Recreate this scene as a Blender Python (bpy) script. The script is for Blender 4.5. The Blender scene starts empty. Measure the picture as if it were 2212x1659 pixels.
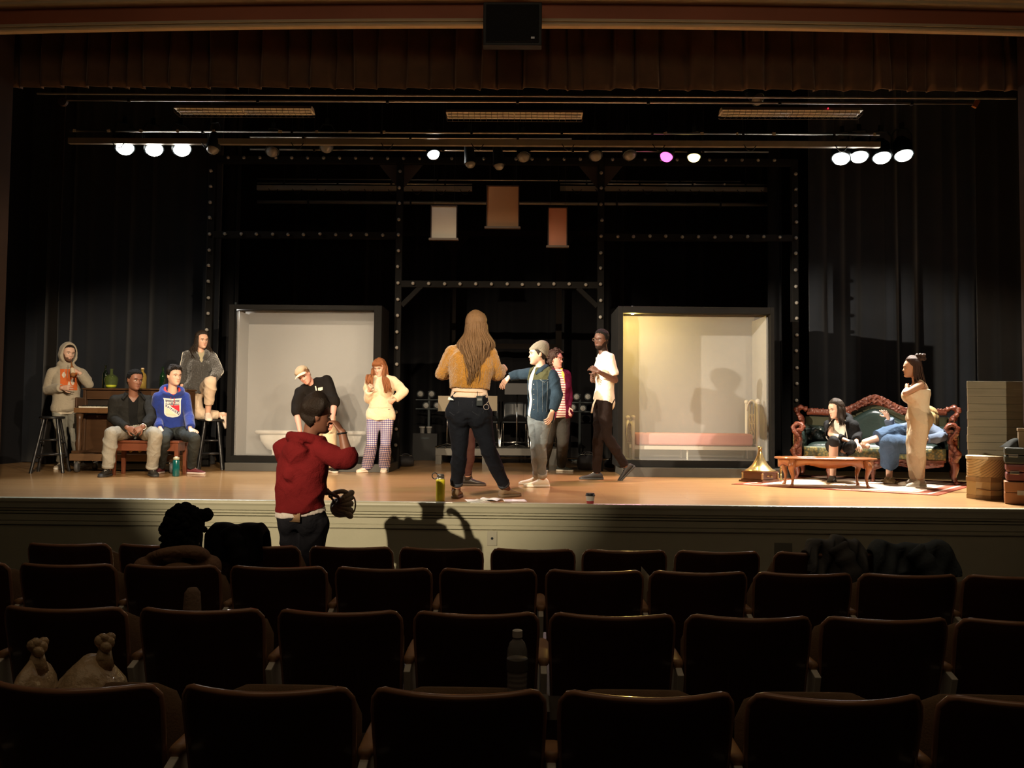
import bpy, bmesh, math, random
from mathutils import Vector, Matrix, noise as mnoise
import numpy as np
random.seed(7)
SC = bpy.context.scene
COL = SC.collection
PI = math.pi

# ---------------------------------------------------------------- camera (metres; stage floor is z = 0)
FPX, IW, IH = 1790.0, 2212.0, 1659.0
CAM_H = 0.756
YAW, PITCH, ROLL = math.radians(0.85), math.radians(2.42), math.radians(0.56)
_f = Vector((-math.sin(YAW) * math.cos(PITCH), math.cos(YAW) * math.cos(PITCH), math.sin(PITCH)))
_r0 = Vector((math.cos(YAW), math.sin(YAW), 0.0))
_u0 = _r0.cross(_f)
CR = _r0 * math.cos(ROLL) + _u0 * math.sin(ROLL)
CU = _u0 * math.cos(ROLL) - _r0 * math.sin(ROLL)
CF = _f
CAM = Vector((0.0, 0.0, CAM_H))
cam_data = bpy.data.cameras.new('camera')
cam_data.sensor_fit = 'HORIZONTAL'
cam_data.sensor_width = 36.0
cam_data.lens = FPX * 36.0 / IW
cam_data.clip_start = 0.05
cam = bpy.data.objects.new('camera', cam_data)
m3 = Matrix((CR, CU, -CF)).transposed()
cam.matrix_world = Matrix.Translation(CAM) @ m3.to_4x4()
COL.objects.link(cam)
SC.camera = cam

# ---------------------------------------------------------------- world, exposure
world = bpy.data.worlds.new('world')
SC.world = world
world.use_nodes = True
world.node_tree.nodes['Background'].inputs[0].default_value = (0.02, 0.016, 0.012, 1)
world.node_tree.nodes['Background'].inputs[1].default_value = 0.1
SC.view_settings.view_transform = 'Standard'
SC.view_settings.look = 'None'
SC.view_settings.exposure = 0.0
SC.view_settings.gamma = 1.0
SC.view_settings.use_curve_mapping = False
SC.cycles.max_bounces = 7
SC.cycles.diffuse_bounces = 3
SC.cycles.glossy_bounces = 3
SC.cycles.transmission_bounces = 6
SC.cycles.transparent_max_bounces = 10
SC.cycles.sample_clamp_indirect = 3.0
SC.cycles.caustics_reflective = False
SC.cycles.caustics_refractive = False

def look_rot(d):
    return Vector(d).to_track_quat('-Z', 'Y').to_euler()

def spot(name, loc, target, power, size_deg, blend=0.5, color=(1, 1, 1), radius=0.06):
    l = bpy.data.lights.new(name, 'SPOT')
    l.energy = power
    l.color = color
    l.spot_size = math.radians(size_deg)
    l.spot_blend = blend
    l.shadow_soft_size = radius
    o = bpy.data.objects.new(name, l)
    o.location = loc
    o.rotation_euler = look_rot(Vector(target) - Vector(loc))
    COL.objects.link(o)
    return o

def area(name, loc, target, power, sx, sy, color=(1, 1, 1)):
    l = bpy.data.lights.new(name, 'AREA')
    l.energy = power
    l.color = color
    l.shape = 'RECTANGLE'
    l.size, l.size_y = sx, sy
    o = bpy.data.objects.new(name, l)
    o.location = loc
    o.rotation_euler = look_rot(Vector(target) - Vector(loc))
    COL.objects.link(o)
    return o

WARM = (1.0, 0.80, 0.56)
WARM2 = (1.0, 0.86, 0.66)
COOL = (0.93, 0.97, 1.0)
# front-of-house spots in the auditorium
spot('house_spot_left', (-4.1, -2.2, 4.1), (-1.0, 10.2, 0.72), 5600, 28, 0.5, WARM, 0.05)
for _x, _tx, _p, _s in ((-2.0, -3.6, 5000, 19), (-0.4, -2.4, 3200, 20), (1.6, 0.6, 2300, 20), (3.2, 2.4, 900, 18), (4.8, 4.3, 2600, 19), (5.6, -3.8, 4200, 18), (1.2, -5.6, 5600, 17)):
    spot('house_spot', (_x, -2.0, 5.4), (_tx, 10.9, 1.0), _p, _s, 0.6, WARM, 0.12)
spot('side_boom_spot', (-5.7, 6.2, 3.4), (2.6, 11.4, 1.1), 7000, 26, 0.5, WARM2, 0.05)
# dim unseen fill, added over the seats as ambient light for the hall
area('house_light', (0.0, 1.2, 5.6), (0.0, 3.2, 0.0), 27, 7.0, 3.0, (1.0, 0.72, 0.42))

area('orchestra_light', (0.0, 4.6, 5.9), (0.0, 7.6, 1.8), 16, 8.0, 1.0, (1.0, 0.80, 0.55))  # second unseen fill, added to lift the apron and valance

# ---------------------------------------------------------------- projection helpers
def P(px, py, Y):
    """world point that photograph pixel (px, py) shows at depth Y"""
    d = CF + CR * ((px - IW / 2) / FPX) - CU * ((py - IH / 2) / FPX)
    return CAM + d * (Y / d.y)

def G(px, py, z=0.0):
    d = CF + CR * ((px - IW / 2) / FPX) - CU * ((py - IH / 2) / FPX)
    return CAM + d * ((z - CAM_H) / d.z)

# ---------------------------------------------------------------- materials
MATS = {}
def mat(name, col, rough=0.6, metal=0.0, var=0.0, vscale=6.0, bump=0.0, bscale=60.0, coat=0.0, sheen=0.0,
        emis=None, estr=0.0, trans=0.0, ior=1.45, spec=None, alpha=1.0, stretch=None):
    if name in MATS:
        return MATS[name]
    m = bpy.data.materials.new(name)
    m.use_nodes = True
    nt = m.node_tree
    b = nt.nodes['Principled BSDF']
    col = tuple(col) + (1.0,)
    if spec is None:
        spec = 0.12 if rough >= 0.75 else 0.5
    b.inputs['Base Color'].default_value = col
    b.inputs['Roughness'].default_value = rough
    b.inputs['Metallic'].default_value = metal
    b.inputs['Specular IOR Level'].default_value = spec
    b.inputs['Coat Weight'].default_value = coat
    b.inputs['Sheen Weight'].default_value = sheen
    b.inputs['Transmission Weight'].default_value = trans
    b.inputs['IOR'].default_value = ior
    b.inputs['Alpha'].default_value = alpha
    if emis:
        b.inputs['Emission Color'].default_value = tuple(emis) + (1,)
        b.inputs['Emission Strength'].default_value = estr
    tc = nt.nodes.new('ShaderNodeTexCoord')
    src = tc.outputs['Object']
    if stretch:
        mp = nt.nodes.new('ShaderNodeMapping')
        mp.inputs['Scale'].default_value = stretch
        nt.links.new(src, mp.inputs['Vector'])
        src = mp.outputs['Vector']
    if var > 0:
        n = nt.nodes.new('ShaderNodeTexNoise')
        n.inputs['Scale'].default_value = vscale
        n.inputs['Detail'].default_value = 5
        nt.links.new(src, n.inputs['Vector'])
        mx = nt.nodes.new('ShaderNodeMix')
        mx.data_type = 'RGBA'
        a = tuple(max(0, c * (1 - var)) for c in col[:3]) + (1,)
        d = tuple(min(1, c * (1 + var)) for c in col[:3]) + (1,)
        mx.inputs[6].default_value = a
        mx.inputs[7].default_value = d
        nt.links.new(n.outputs[0], mx.inputs[0])
        nt.links.new(mx.outputs[2], b.inputs['Base Color'])
    if bump > 0:
        n2 = nt.nodes.new('ShaderNodeTexNoise')
        n2.inputs['Scale'].default_value = bscale
        n2.inputs['Detail'].default_value = 4
        nt.links.new(src, n2.inputs['Vector'])
        bp = nt.nodes.new('ShaderNodeBump')
        bp.inputs['Strength'].default_value = bump
        bp.inputs['Distance'].default_value = 0.02
        nt.links.new(n2.outputs[0], bp.inputs['Height'])
        nt.links.new(bp.outputs[0], b.inputs['Normal'])
    MATS[name] = m
    return m

def ramp(nt, stops, interp='CONSTANT'):
    r = nt.nodes.new('ShaderNodeValToRGB')
    r.color_ramp.interpolation = interp
    e = r.color_ramp.elements
    e[0].position, e[0].color = stops[0][0], tuple(stops[0][1]) + (1,)
    e[1].position, e[1].color = stops[1][0], tuple(stops[1][1]) + (1,)
    for p, c in stops[2:]:
        x = e.new(p)
        x.color = tuple(c) + (1,)
    return r

def stripes_mat(name, stops, axis, period, rough=0.85, rot=None, stops2=None, axis2=None, period2=None, mixmul=True):
    """stripes along an object axis; a second set multiplies in for checks"""
    if name in MATS:
        return MATS[name]
    m = bpy.data.materials.new(name)
    m.use_nodes = True
    nt = m.node_tree
    b = nt.nodes['Principled BSDF']
    b.inputs['Roughness'].default_value = rough
    tc = nt.nodes.new('ShaderNodeTexCoord')
    src = tc.outputs['Object']
    if rot:
        mp = nt.nodes.new('ShaderNodeMapping')
        mp.inputs['Rotation'].default_value = rot
        nt.links.new(src, mp.inputs['Vector'])
        src = mp.outputs['Vector']
    sx = nt.nodes.new('ShaderNodeSeparateXYZ')
    nt.links.new(src, sx.inputs[0])
    def band(ax, per, st):
        d = nt.nodes.new('ShaderNodeMath')
        d.operation = 'DIVIDE'
        d.inputs[1].default_value = per
        nt.links.new(sx.outputs[ax], d.inputs[0])
        fr = nt.nodes.new('ShaderNodeMath')
        fr.operation = 'FRACT'
        nt.links.new(d.outputs[0], fr.inputs[0])
        r = ramp(nt, st)
        nt.links.new(fr.outputs[0], r.inputs[0])
        return r.outputs[0]
    c = band(axis, period, stops)
    if stops2:
        c2 = band(axis2, period2, stops2)
        mx = nt.nodes.new('ShaderNodeMix')
        mx.data_type = 'RGBA'
        mx.blend_type = 'MULTIPLY'
        mx.inputs[0].default_value = 1
        nt.links.new(c, mx.inputs[6])
        nt.links.new(c2, mx.inputs[7])
        c = mx.outputs[2]
    nt.links.new(c, b.inputs['Base Color'])
    MATS[name] = m
    return m

# ---------------------------------------------------------------- mesh builder
def frame_for(d):
    d = Vector(d).normalized()
    a = Vector((0, 0, 1)) if abs(d.z) < 0.95 else Vector((1, 0, 0))
    u = d.cross(a).normalized()
    return u, u.cross(d).normalized(), d

class MB:
    def __init__(s):
        s.v, s.f, s.m = [], [], []
        s.mi = 0
    def add(s, vs, fs):
        o = len(s.v)
        s.v.extend([tuple(x) for x in vs])
        for f in fs:
            s.f.append([i + o for i in f])
            s.m.append(s.mi)
    def box(s, c, size, rz=0.0, rot=None):
        c = Vector(c)
        hx, hy, hz = size[0] / 2, size[1] / 2, size[2] / 2
        R = rot if rot is not None else Matrix.Rotation(rz, 3, 'Z')
        vs = [c + R @ Vector((x * hx, y * hy, z * hz)) for z in (-1, 1) for y in (-1, 1) for x in (-1, 1)]
        s.add(vs, [(0, 2, 3, 1), (4, 5, 7, 6), (0, 1, 5, 4), (2, 6, 7, 3), (0, 4, 6, 2), (1, 3, 7, 5)])
        return s
    def b2(s, lo, hi):
        return s.box([(a + b) / 2 for a, b in zip(lo, hi)], [abs(b - a) for a, b in zip(lo, hi)])
    def rings(s, rings, cap=True, closed=True):
        n = len(rings[0])
        vs = [p for r in rings for p in r]
        fs = []
        for i in range(len(rings) - 1):
            for j in range(n if closed else n - 1):
                k = (j + 1) % n
                fs.append((i * n + j, i * n + k, (i + 1) * n + k, (i + 1) * n + j))
        if cap:
            fs.append(tuple(reversed(range(n))))
            fs.append(tuple(range((len(rings) - 1) * n, len(rings) * n)))
        s.add(vs, fs)
        return s
    def tube(s, pts, r, n=10, cap=True, flat=1.0):
        pts = [Vector(p) for p in pts]
        k = len(pts)
        rs = r if isinstance(r, (list, tuple)) else [r] * k
        d0 = (pts[1] - pts[0])
        u, v, _ = frame_for(d0)
        out = []
        for i in range(k):
            d = (pts[min(i + 1, k - 1)] - pts[max(i - 1, 0)])
            if d.length < 1e-9:
                d = d0
            d.normalize()
            u = (u - d * u.dot(d)).normalized()
            v = d.cross(u)
            out.append([pts[i] + (u * math.cos(2 * PI * j / n) + v * math.sin(2 * PI * j / n) * flat) * rs[i] for j in range(n)])
        return s.rings(out, cap)
    def lathe(s, prof, c=(0, 0, 0), n=24, axis=(0, 0, 1), sx=1.0, sy=1.0):
        c = Vector(c)
        if tuple(axis) == (0, 0, 1):
            u, v, d = Vector((1, 0, 0)), Vector((0, 1, 0)), Vector((0, 0, 1))
        else:
            u, v, d = frame_for(axis)
            v = -v
            u, v = u, d.cross(u)
        out = [[c + d * h + u * (math.cos(2 * PI * j / n) * r * sx) + v * (math.sin(2 * PI * j / n) * r * sy) for j in range(n)] for r, h in prof]
        return s.rings(out, True)
    def ell(s, c, r, R=None, nu=16, nv=10):
        c = Vector(c)
        R = R if R is not None else Matrix.Identity(3)
        vs, fs = [], []
        vs.append(c + R @ Vector((0, 0, -r[2])))
        for i in range(1, nv):
            a = -PI / 2 + PI * i / nv
            for j in range(nu):
                t = 2 * PI * j / nu
                vs.append(c + R @ Vector((r[0] * math.cos(a) * math.cos(t), r[1] * math.cos(a) * math.sin(t), r[2] * math.sin(a))))
        vs.append(c + R @ Vector((0, 0, r[2])))
        top = len(vs) - 1
        for j in range(nu):
            k = (j + 1) % nu
            fs.append((0, 1 + k, 1 + j))
            for i in range(nv - 2):
                a = 1 + i * nu
                fs.append((a + j, a + k, a + nu + k, a + nu + j))
            a = 1 + (nv - 2) * nu
            fs.append((a + j, a + k, top))
        s.add(vs, fs)
        return s
    def prism(s, poly, y0, y1, fr=None):
        """poly in (x, z), extruded along y; fr = (origin, ux, uy, uz)"""
        o, ux, uy, uz = fr if fr else (Vector((0, 0, 0)), Vector((1, 0, 0)), Vector((0, 1, 0)), Vector((0, 0, 1)))
        n = len(poly)
        a = [o + ux * x + uy * y0 + uz * z for x, z in poly]
        b = [o + ux * x + uy * y1 + uz * z for x, z in poly]
        fs = [tuple(range(n)), tuple(reversed(range(n, 2 * n)))]
        for i in range(n):
            j = (i + 1) % n
            fs.append((i, i + n, j + n, j))
        s.add(a + b, fs)
        return s
    def grid(s, fn, nu, nv, thick=None):
        """sheet from fn(u, v) -> point; thick = offset function or vector for a closed slab"""
        top = [[Vector(fn(i / nu, j / nv)) for i in range(nu + 1)] for j in range(nv + 1)]
        w = nu + 1
        vs = [p for r in top for p in r]
        fs = [(j * w + i, j * w + i + 1, (j + 1) * w + i + 1, (j + 1) * w + i) for j in range(nv) for i in range(nu)]
        if thick is not None:
            t = Vector(thick)
            N = len(vs)
            vs = vs + [p + t for p in vs]
            fs = fs + [tuple(reversed([q + N for q in f])) for f in fs]
            for i in range(nu):
                fs.append((i, N + i, N + i + 1, i + 1))
                a = nv * w
                fs.append((a + i + 1, N + a + i + 1, N + a + i, a + i))
            for j in range(nv):
                fs.append(((j + 1) * w, N + (j + 1) * w, N + j * w, j * w))
                fs.append((j * w + nu, N + j * w + nu, N + (j + 1) * w + nu, (j + 1) * w + nu))
        s.add(vs, fs)
        return s
    def mesh(s, name, mats, smooth=False):
        me = bpy.data.meshes.new(name)
        me.from_pydata(s.v, [], s.f)
        for q in (mats if isinstance(mats, (list, tuple)) else [mats]):
            me.materials.append(q)
        if any(s.m):
            me.polygons.foreach_set('material_index', s.m)
        bm = bmesh.new()
        bm.from_mesh(me)
        bmesh.ops.recalc_face_normals(bm, faces=bm.faces)
        bm.to_mesh(me)
        bm.free()
        if smooth:
            me.polygons.foreach_set('use_smooth', [True] * len(me.polygons))
        me.update()
        return me
    def build(s, name, mats, parent=None, smooth=False, bevel=0.0, auto=None):
        me = s.mesh(name, mats, smooth or auto is not None)
        if auto is not None:
            me.set_sharp_from_angle(angle=math.radians(auto))
        o = bpy.data.objects.new(name, me)
        COL.objects.link(o)
        if parent is not None:
            o.parent = parent
        if bevel > 0:
            b = o.modifiers.new('bevel', 'BEVEL')
            b.width = bevel
            b.segments = 2
            b.limit_method = 'ANGLE'
            b.angle_limit = math.radians(40)
        return o

def tag(o, label=None, cat=None, group=None, kind=None):
    if label: o['label'] = label
    if cat: o['category'] = cat
    if group: o['group'] = group
    if kind: o['kind'] = kind
    return o

def thing(name, label, cat, loc=(0, 0, 0), rz=0.0, group=None):
    o = bpy.data.objects.new(name, None)
    o.empty_display_size = 0.1
    COL.objects.link(o)
    o.location = loc
    o.rotation_euler = (0, 0, rz)
    return tag(o, label, cat, group)

def kids(o):
    return [c for c in bpy.data.objects if c.parent == o]

def copy_tree(o, loc=None, rz=None, label=None, parent=None):
    c = o.copy()
    COL.objects.link(c)
    if parent is not None:
        c.parent = parent
    for ch in kids(o):
        copy_tree(ch, parent=c)
    if loc is not None: c.location = loc
    if rz is not None: c.rotation_euler = (0, 0, rz)
    if label: c['label'] = label
    return c

def crom(pts, n=6):
    """catmull-rom through points"""
    pts = [Vector(p) for p in pts]
    q = [pts[0] * 2 - pts[1]] + pts + [pts[-1] * 2 - pts[-2]]
    out = []
    for i in range(1, len(q) - 2):
        a, b, c, d = q[i - 1:i + 3]
        for k in range(n):
            t = k / n
            out.append(0.5 * ((2 * b) + (c - a) * t + (2 * a - 5 * b + 4 * c - d) * t * t + (3 * b - a - 3 * c + d) * t ** 3))
    out.append(pts[-1])
    return out

def remesh(mb, voxel, smooth=3, fac=0.5):
    me = bpy.data.meshes.new('tmp')
    me.from_pydata(mb.v, [], mb.f)
    bm = bmesh.new(); bm.from_mesh(me)
    bmesh.ops.recalc_face_normals(bm, faces=bm.faces)
    bm.to_mesh(me); bm.free()
    o = bpy.data.objects.new('tmp', me)
    COL.objects.link(o)
    r = o.modifiers.new('r', 'REMESH'); r.mode = 'VOXEL'; r.voxel_size = voxel
    if smooth:
        s = o.modifiers.new('s', 'SMOOTH'); s.factor = fac; s.iterations = smooth
    dg = bpy.context.evaluated_depsgraph_get()
    ev = o.evaluated_get(dg)
    m2 = bpy.data.meshes.new_from_object(ev, depsgraph=dg)
    n = len(m2.vertices)
    v = np.zeros(n * 3); m2.vertices.foreach_get('co', v)
    nr = np.zeros(n * 3); m2.vertices.foreach_get('normal', nr)
    f = [tuple(p.vertices) for p in m2.polygons]
    bpy.data.objects.remove(o)
    bpy.data.meshes.remove(me); bpy.data.meshes.remove(m2)
    return v.reshape(-1, 3), nr.reshape(-1, 3), f

# ================================================================ the setting
HALL_Z = -0.87
STAGE_Y0 = 7.56
# stage floor boards
def floor_boards():
    m = bpy.data.materials.new('stage_boards')
    m.use_nodes = True
    nt = m.node_tree
    b = nt.nodes['Principled BSDF']
    tc = nt.nodes.new('ShaderNodeTexCoord')
    br = nt.nodes.new('ShaderNodeTexBrick')
    br.inputs['Scale'].default_value = 1.0
    br.inputs['Brick Width'].default_value = 1.6
    br.inputs['Row Height'].default_value = 0.06
    br.inputs['Mortar Size'].default_value = 0.0012
    br.inputs['Color1'].default_value = (0.64, 0.38, 0.165, 1)
    br.inputs['Color2'].default_value = (0.54, 0.30, 0.12, 1)
    br.inputs['Mortar'].default_value = (0.10, 0.045, 0.02, 1)
    nt.links.new(tc.outputs['Object'], br.inputs['Vector'])
    mp = nt.nodes.new('ShaderNodeMapping')
    mp.inputs['Scale'].default_value = (1.5, 30, 1)
    nt.links.new(tc.outputs['Object'], mp.inputs['Vector'])
    n = nt.nodes.new('ShaderNodeTexNoise')
    n.inputs['Scale'].default_value = 2.0
    n.inputs['Detail'].default_value = 6
    nt.links.new(mp.outputs[0], n.inputs['Vector'])
    mx = nt.nodes.new('ShaderNodeMix')
    mx.data_type = 'RGBA'
    mx.blend_type = 'MULTIPLY'
    mx.inputs[0].default_value = 0.6
    r = ramp(nt, [(0.25, (0.62, 0.55, 0.5)), (0.75, (1.2, 1.2, 1.2))], 'LINEAR')
    nt.links.new(n.outputs[0], r.inputs[0])
    nt.links.new(br.outputs[0], mx.inputs[6])
    nt.links.new(r.outputs[0], mx.inputs[7])
    nt.links.new(mx.outputs[2], b.inputs['Base Color'])
    b.inputs['Roughness'].default_value = 0.28
    b.inputs['Coat Weight'].default_value = 0.55
    b.inputs['Coat Roughness'].default_value = 0.09
    return m
def struct(name, mb, m, smooth=False, bevel=0, auto=None):
    return tag(mb.build(name, m, None, smooth, bevel, auto), kind='structure')

struct('floor_stage', MB().b2((-8, STAGE_Y0, -0.12), (8, 17.2, 0.0)), floor_boards())
hall_floor = mat('hall_floor', (0.05, 0.035, 0.028), 0.7, var=0.3, vscale=3, bump=0.2)
struct('floor_hall', MB().b2((-8, -6, HALL_Z - 0.1), (8, STAGE_Y0 - 0.0, HALL_Z)), hall_floor)
# apron of the stage: moulded nosing, fascia boards and panel
olive = mat('apron_paint', (0.36, 0.35, 0.25), 0.38, var=0.1, vscale=4, bump=0.05, bscale=30)
prof = [(0.0, 0.0), (-0.05, 0.0), (-0.062, -0.004), (-0.07, -0.016), (-0.072, -0.03), (-0.064, -0.05), (-0.060, -0.088),
        (-0.048, -0.096), (-0.048, -0.114), (-0.03, -0.116), (-0.03, -0.122), (-0.042, -0.124), (-0.042, -0.140), (-0.022, -0.142), (-0.022, -0.148),
        (-0.034, -0.15), (-0.034, -0.205), (-0.026, -0.207), (-0.026, -0.213), (-0.034, -0.215), (-0.034, -0.242), (-0.012, -0.246), (-0.012, -0.254),
        (-0.02, -0.258), (-0.02, HALL_Z), (0.0, HALL_Z)]
mb = MB()
mb.rings([[Vector((x, STAGE_Y0 + y, z)) for y, z in prof] for x in (-8, 8)])
struct('wall_stage_front', mb, olive)
# proscenium side walls, header, trim
plaster = mat('dark_plaster', (0.03, 0.018, 0.013), 0.8, var=0.2, vscale=2)
redband = mat('red_brown_band', (0.42, 0.13, 0.065), 0.6, var=0.25, vscale=1.5)
cream = mat('cream_moulding', (0.62, 0.48, 0.31), 0.55, var=0.12, vscale=5)
PX0, PX1 = P(3, 900, 8.45).x, P(2210, 900, 8.45).x
struct('wall_left', MB().b2((-8, 8.2, HALL_Z), (PX0, 8.45, 7.0)), plaster)
struct('wall_right', MB().b2((PX1, 8.2, HALL_Z), (8, 8.45, 7.0)), plaster)
def arch(x):
    return 0.085 * (1 - (x / 5.6) ** 2)
def header(name, z0, z1, y0, y1, m, prof=None):
    mb = MB()
    n = 40
    if prof is None:
        prof = [(y0, z0), (y0, z1), (y1, z1), (y1, z0)]
    mb.rings([[Vector((x, y, z + arch(x))) for y, z in prof] for x in [-8 + 16 * i / n for i in range(n + 1)]])
    return struct(name, mb, m)
ZB = 4.607
header('trim_1', 0, 0, 0, 0, cream, [(8.20, ZB), (8.14, ZB), (8.13, ZB + 0.012), (8.13, ZB + 0.03), (8.145, ZB + 0.034), (8.12, ZB + 0.04), (8.12, ZB + 0.066), (8.16, ZB + 0.072), (8.20, ZB + 0.072)])
header('wall_header', ZB + 0.07, ZB + 0.245, 8.17, 8.26, redband)
header('trim_2', 0, 0, 0, 0, cream, [(8.42, ZB + 0.24), (8.10, ZB + 0.24), (8.08, ZB + 0.25), (8.08, ZB + 0.275), (8.05, ZB + 0.285), (8.05, ZB + 0.33), (8.42, ZB + 0.33)])
header('wall_header_upper', ZB + 0.32, 7.0, 8.2, 8.42, mat('upper_plaster', (0.30, 0.21, 0.12), 0.8, var=0.15))
# hall side walls, rear wall and ceiling; stage house walls and ceiling
hallm = mat('hall_plaster', (0.16, 0.12, 0.085), 0.85)
blackm = mat('stage_black', (0.012, 0.012, 0.014), 0.9)
struct('wall_hall_left', MB().b2((-8.1, -6, HALL_Z), (-7.9, 8.3, 7.0)), hallm)
struct('wall_hall_right', MB().b2((7.9, -6, HALL_Z), (8.1, 8.3, 7.0)), hallm)
struct('wall_hall_rear', MB().b2((-8, -6.1, HALL_Z), (8, -5.9, 7.0)), hallm)
struct('ceiling_hall', MB().b2((-8.1, -6.1, 6.9), (8.1, 8.45, 7.05)), hallm)
struct('wall_stage_left', MB().b2((-8.1, 8.3, -0.1), (-7.9, 17.2, 8.0)), blackm)
struct('wall_stage_right', MB().b2((7.9, 8.3, -0.1), (8.1, 17.2, 8.0)), blackm)
struct('wall_back', MB().b2((-8, 17.0, -0.1), (8, 17.2, 8.0)), blackm)
struct('ceiling_stage', MB().b2((-8.1, 8.3, 7.9), (8.1, 17.2, 8.05)), blackm)

# ---------------------------------------------------------------- curtains
def pleated(name, label, x0, x1, y, z0, z1, m, amp=0.07, period=0.33, seed=1, hem=0.0, wave=0.3, thick=(0, 0.012, 0), cat='curtain', box=False):
    rnd = random.Random(seed)
    # fold boundaries of uneven widths
    xs = [x0]
    while xs[-1] < x1:
        xs.append(xs[-1] + period * rnd.uniform(0.7, 1.35))
    xs[-1] = x1
    amps = [amp * rnd.uniform(0.55, 1.15) for _ in xs]
    pts = []
    for i in range(len(xs) - 1):
        for k in range(12):
            t = k / 12
            x = xs[i] + (xs[i + 1] - xs[i]) * t
            if box:                              # box pleats: flat faces with a sharp tuck between
                e = min(t, 1 - t)
                o = -amps[i] * min(1, e / 0.12) ** 0.7 * (1.0 - 0.5 * t)
            else:
                o = -amps[i] * math.sin(PI * t) ** 1.3 * (0.7 + 0.5 * math.sin(i * 1.7))
            pts.append((x, o, i))
    pts.append((x1, 0, len(xs)))
    nv = 14
    mb = MB()
    def fn(u, v):
        k = min(int(round(u * (len(pts) - 1))), len(pts) - 1)
        x, o, i = pts[k]
        sc = 0.75 + 0.4 * (1 - v)
        z = z0 + (z1 - z0) * v
        if v == 0:
            z += hem * (-o / amp - 0.3)
        return (x + 0.02 * wave * math.sin(i * 2.1 + v * 3), y + o * sc + wave * 0.03 * math.sin(i * 1.3 + v * 4.0), z)
    mb.grid(fn, len(pts) - 1, nv, thick)
    o = mb.build(name, m, None, True)
    return tag(o, label, cat)
velvet = mat('brown_velvet', (0.115, 0.064, 0.036), 0.9, var=0.3, vscale=7, sheen=0.35, bump=0.15, bscale=25)
blackcloth = mat('black_drape', (0.005, 0.005, 0.006), 0.95, var=0.3, vscale=3, sheen=0.25)
blackcloth2 = mat('blue_black_drape', (0.0135, 0.0155, 0.020), 0.92, var=0.3, vscale=3, sheen=0.3)
brownleg = mat('brown_leg_drape', (0.009, 0.0075, 0.0065), 0.92, var=0.3, vscale=3, sheen=0.2)
zv = P(1106, 196, 8.62).z
pleated('valance_curtain', 'short brown pleated velvet valance hanging under the cream moulding', -5.6, 5.5, 8.62, zv, 5.2, velvet, 0.11, 0.235, 3, hem=-0.022, wave=0.5, box=True)
tag(MB().tube([(-5.3, 8.75, zv - 0.0), (5.2, 8.75, zv - 0.012)], 0.010, 8).tube([(-3,8.75,zv),(-3,8.75,7.9)],0.003,4).tube([(3,8.75,zv),(3,8.75,7.9)],0.003,4).build('curtain_track', mat('steel_grey', (0.42, 0.40, 0.36), 0.4, 0.8)), 'pale steel curtain track running along the lower edge of the brown valance', 'track')
xl = P(125, 700, 12.6).x
pleated('leg_curtain', 'tall dark leg curtain at the far left edge of the stage', -7.4, xl, 12.6, 0.01, 6.0, brownleg, 0.09, 0.3, 5)
xr = P(2106, 600, 12.6).x
pleated('leg_curtain', 'tall dark leg curtain at the far right behind the grey boarded flat', xr, 7.6, 12.55, 0.01, 6.0, brownleg, 0.09, 0.3, 6)
a, b = P(110, 600, 12.9).x, P(470, 600, 12.9).x
pleated('leg_curtain', 'wide black pleated curtain behind the piano and stools', a - 1.2, b, 13.0, 0.01, 6.6, blackcloth2, 0.11, 0.30, 8)
a, b = P(1752, 600, 12.9).x, P(2120, 600, 12.9).x
pleated('leg_curtain', 'wide black pleated curtain behind the carved sofa', a, b + 1.3, 13.0, 0.01, 6.6, blackcloth2, 0.11, 0.30, 9)
a, b = P(478, 600, 13.5).x, P(513, 600, 13.5).x
pleated('leg_curtain', 'narrow dark grey curtain edge rising behind the left screen box', a, b, 13.55, 0.01, 6.2, mat('grey_drape', (0.017, 0.017, 0.019), 0.9, var=0.2), 0.05, 0.2, 11)
a, b = P(1660, 600, 13.5).x, P(1690, 600, 13.5).x
pleated('leg_curtain', 'narrow dark curtain edge rising behind the right screen box', a, b, 13.55, 0.01, 6.2, mat('grey_drape2', (0.009, 0.009, 0.010), 0.9, var=0.2), 0.05, 0.2, 12)
pleated('backdrop_curtain', 'full width black curtain closing the back of the stage', -7.5, 7.5, 16.4, 0.01, 7.4, blackcloth, 0.10, 0.34, 14)
# ================================================================ black portal with light bulbs
paint_black = mat('black_paint', (0.008, 0.0075, 0.007), 0.8, var=0.25, vscale=5, bump=0.05)
bulb_glass = mat('bulb_glass', (0.27, 0.25, 0.22), 0.08, 0.0, spec=0.9, coat=0.5)
bulb_base = mat('bulb_socket', (0.05, 0.05, 0.05), 0.4, 0.5)
YP = 12.36
portal = thing('light_bulb_portal', 'black stage portal of posts and beams studded with rows of small clear bulbs', 'stage set')
_bulb_mesh = MB()
_bulb_mesh.lathe([(0.0, -0.004), (0.014, -0.004), (0.015, 0.012), (0.013, 0.018), (0.02, 0.026), (0.026, 0.036), (0.027, 0.046), (0.022, 0.058), (0.012, 0.066), (0.0, 0.068)], (0, 0, 0), 12, (0, -1, 0))
_bulb_me = _bulb_mesh.mesh('bulb', bulb_glass, True)
nbulb = [0]
def bulb(x, z, parent):
    o = bpy.data.objects.new('bulb', _bulb_me)
    COL.objects.link(o)
    o.location = (x, YP - 0.032, z)
    o.rotation_euler = (random.uniform(-0.2, 0.2), random.uniform(-0.2, 0.2), random.uniform(-0.2, 0.2))
    o.parent = parent
    nbulb[0] += 1
ztop = P(1085, 348, YP).z
xo0, xo1 = P(458, 450, YP).x, P(1716, 450, YP).x
xi0, xi1 = P(859.5, 700, YP).x, P(1297, 700, YP).x
zs1, zs2 = P(660, 508, YP).z, P(1080, 615, YP).z
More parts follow.
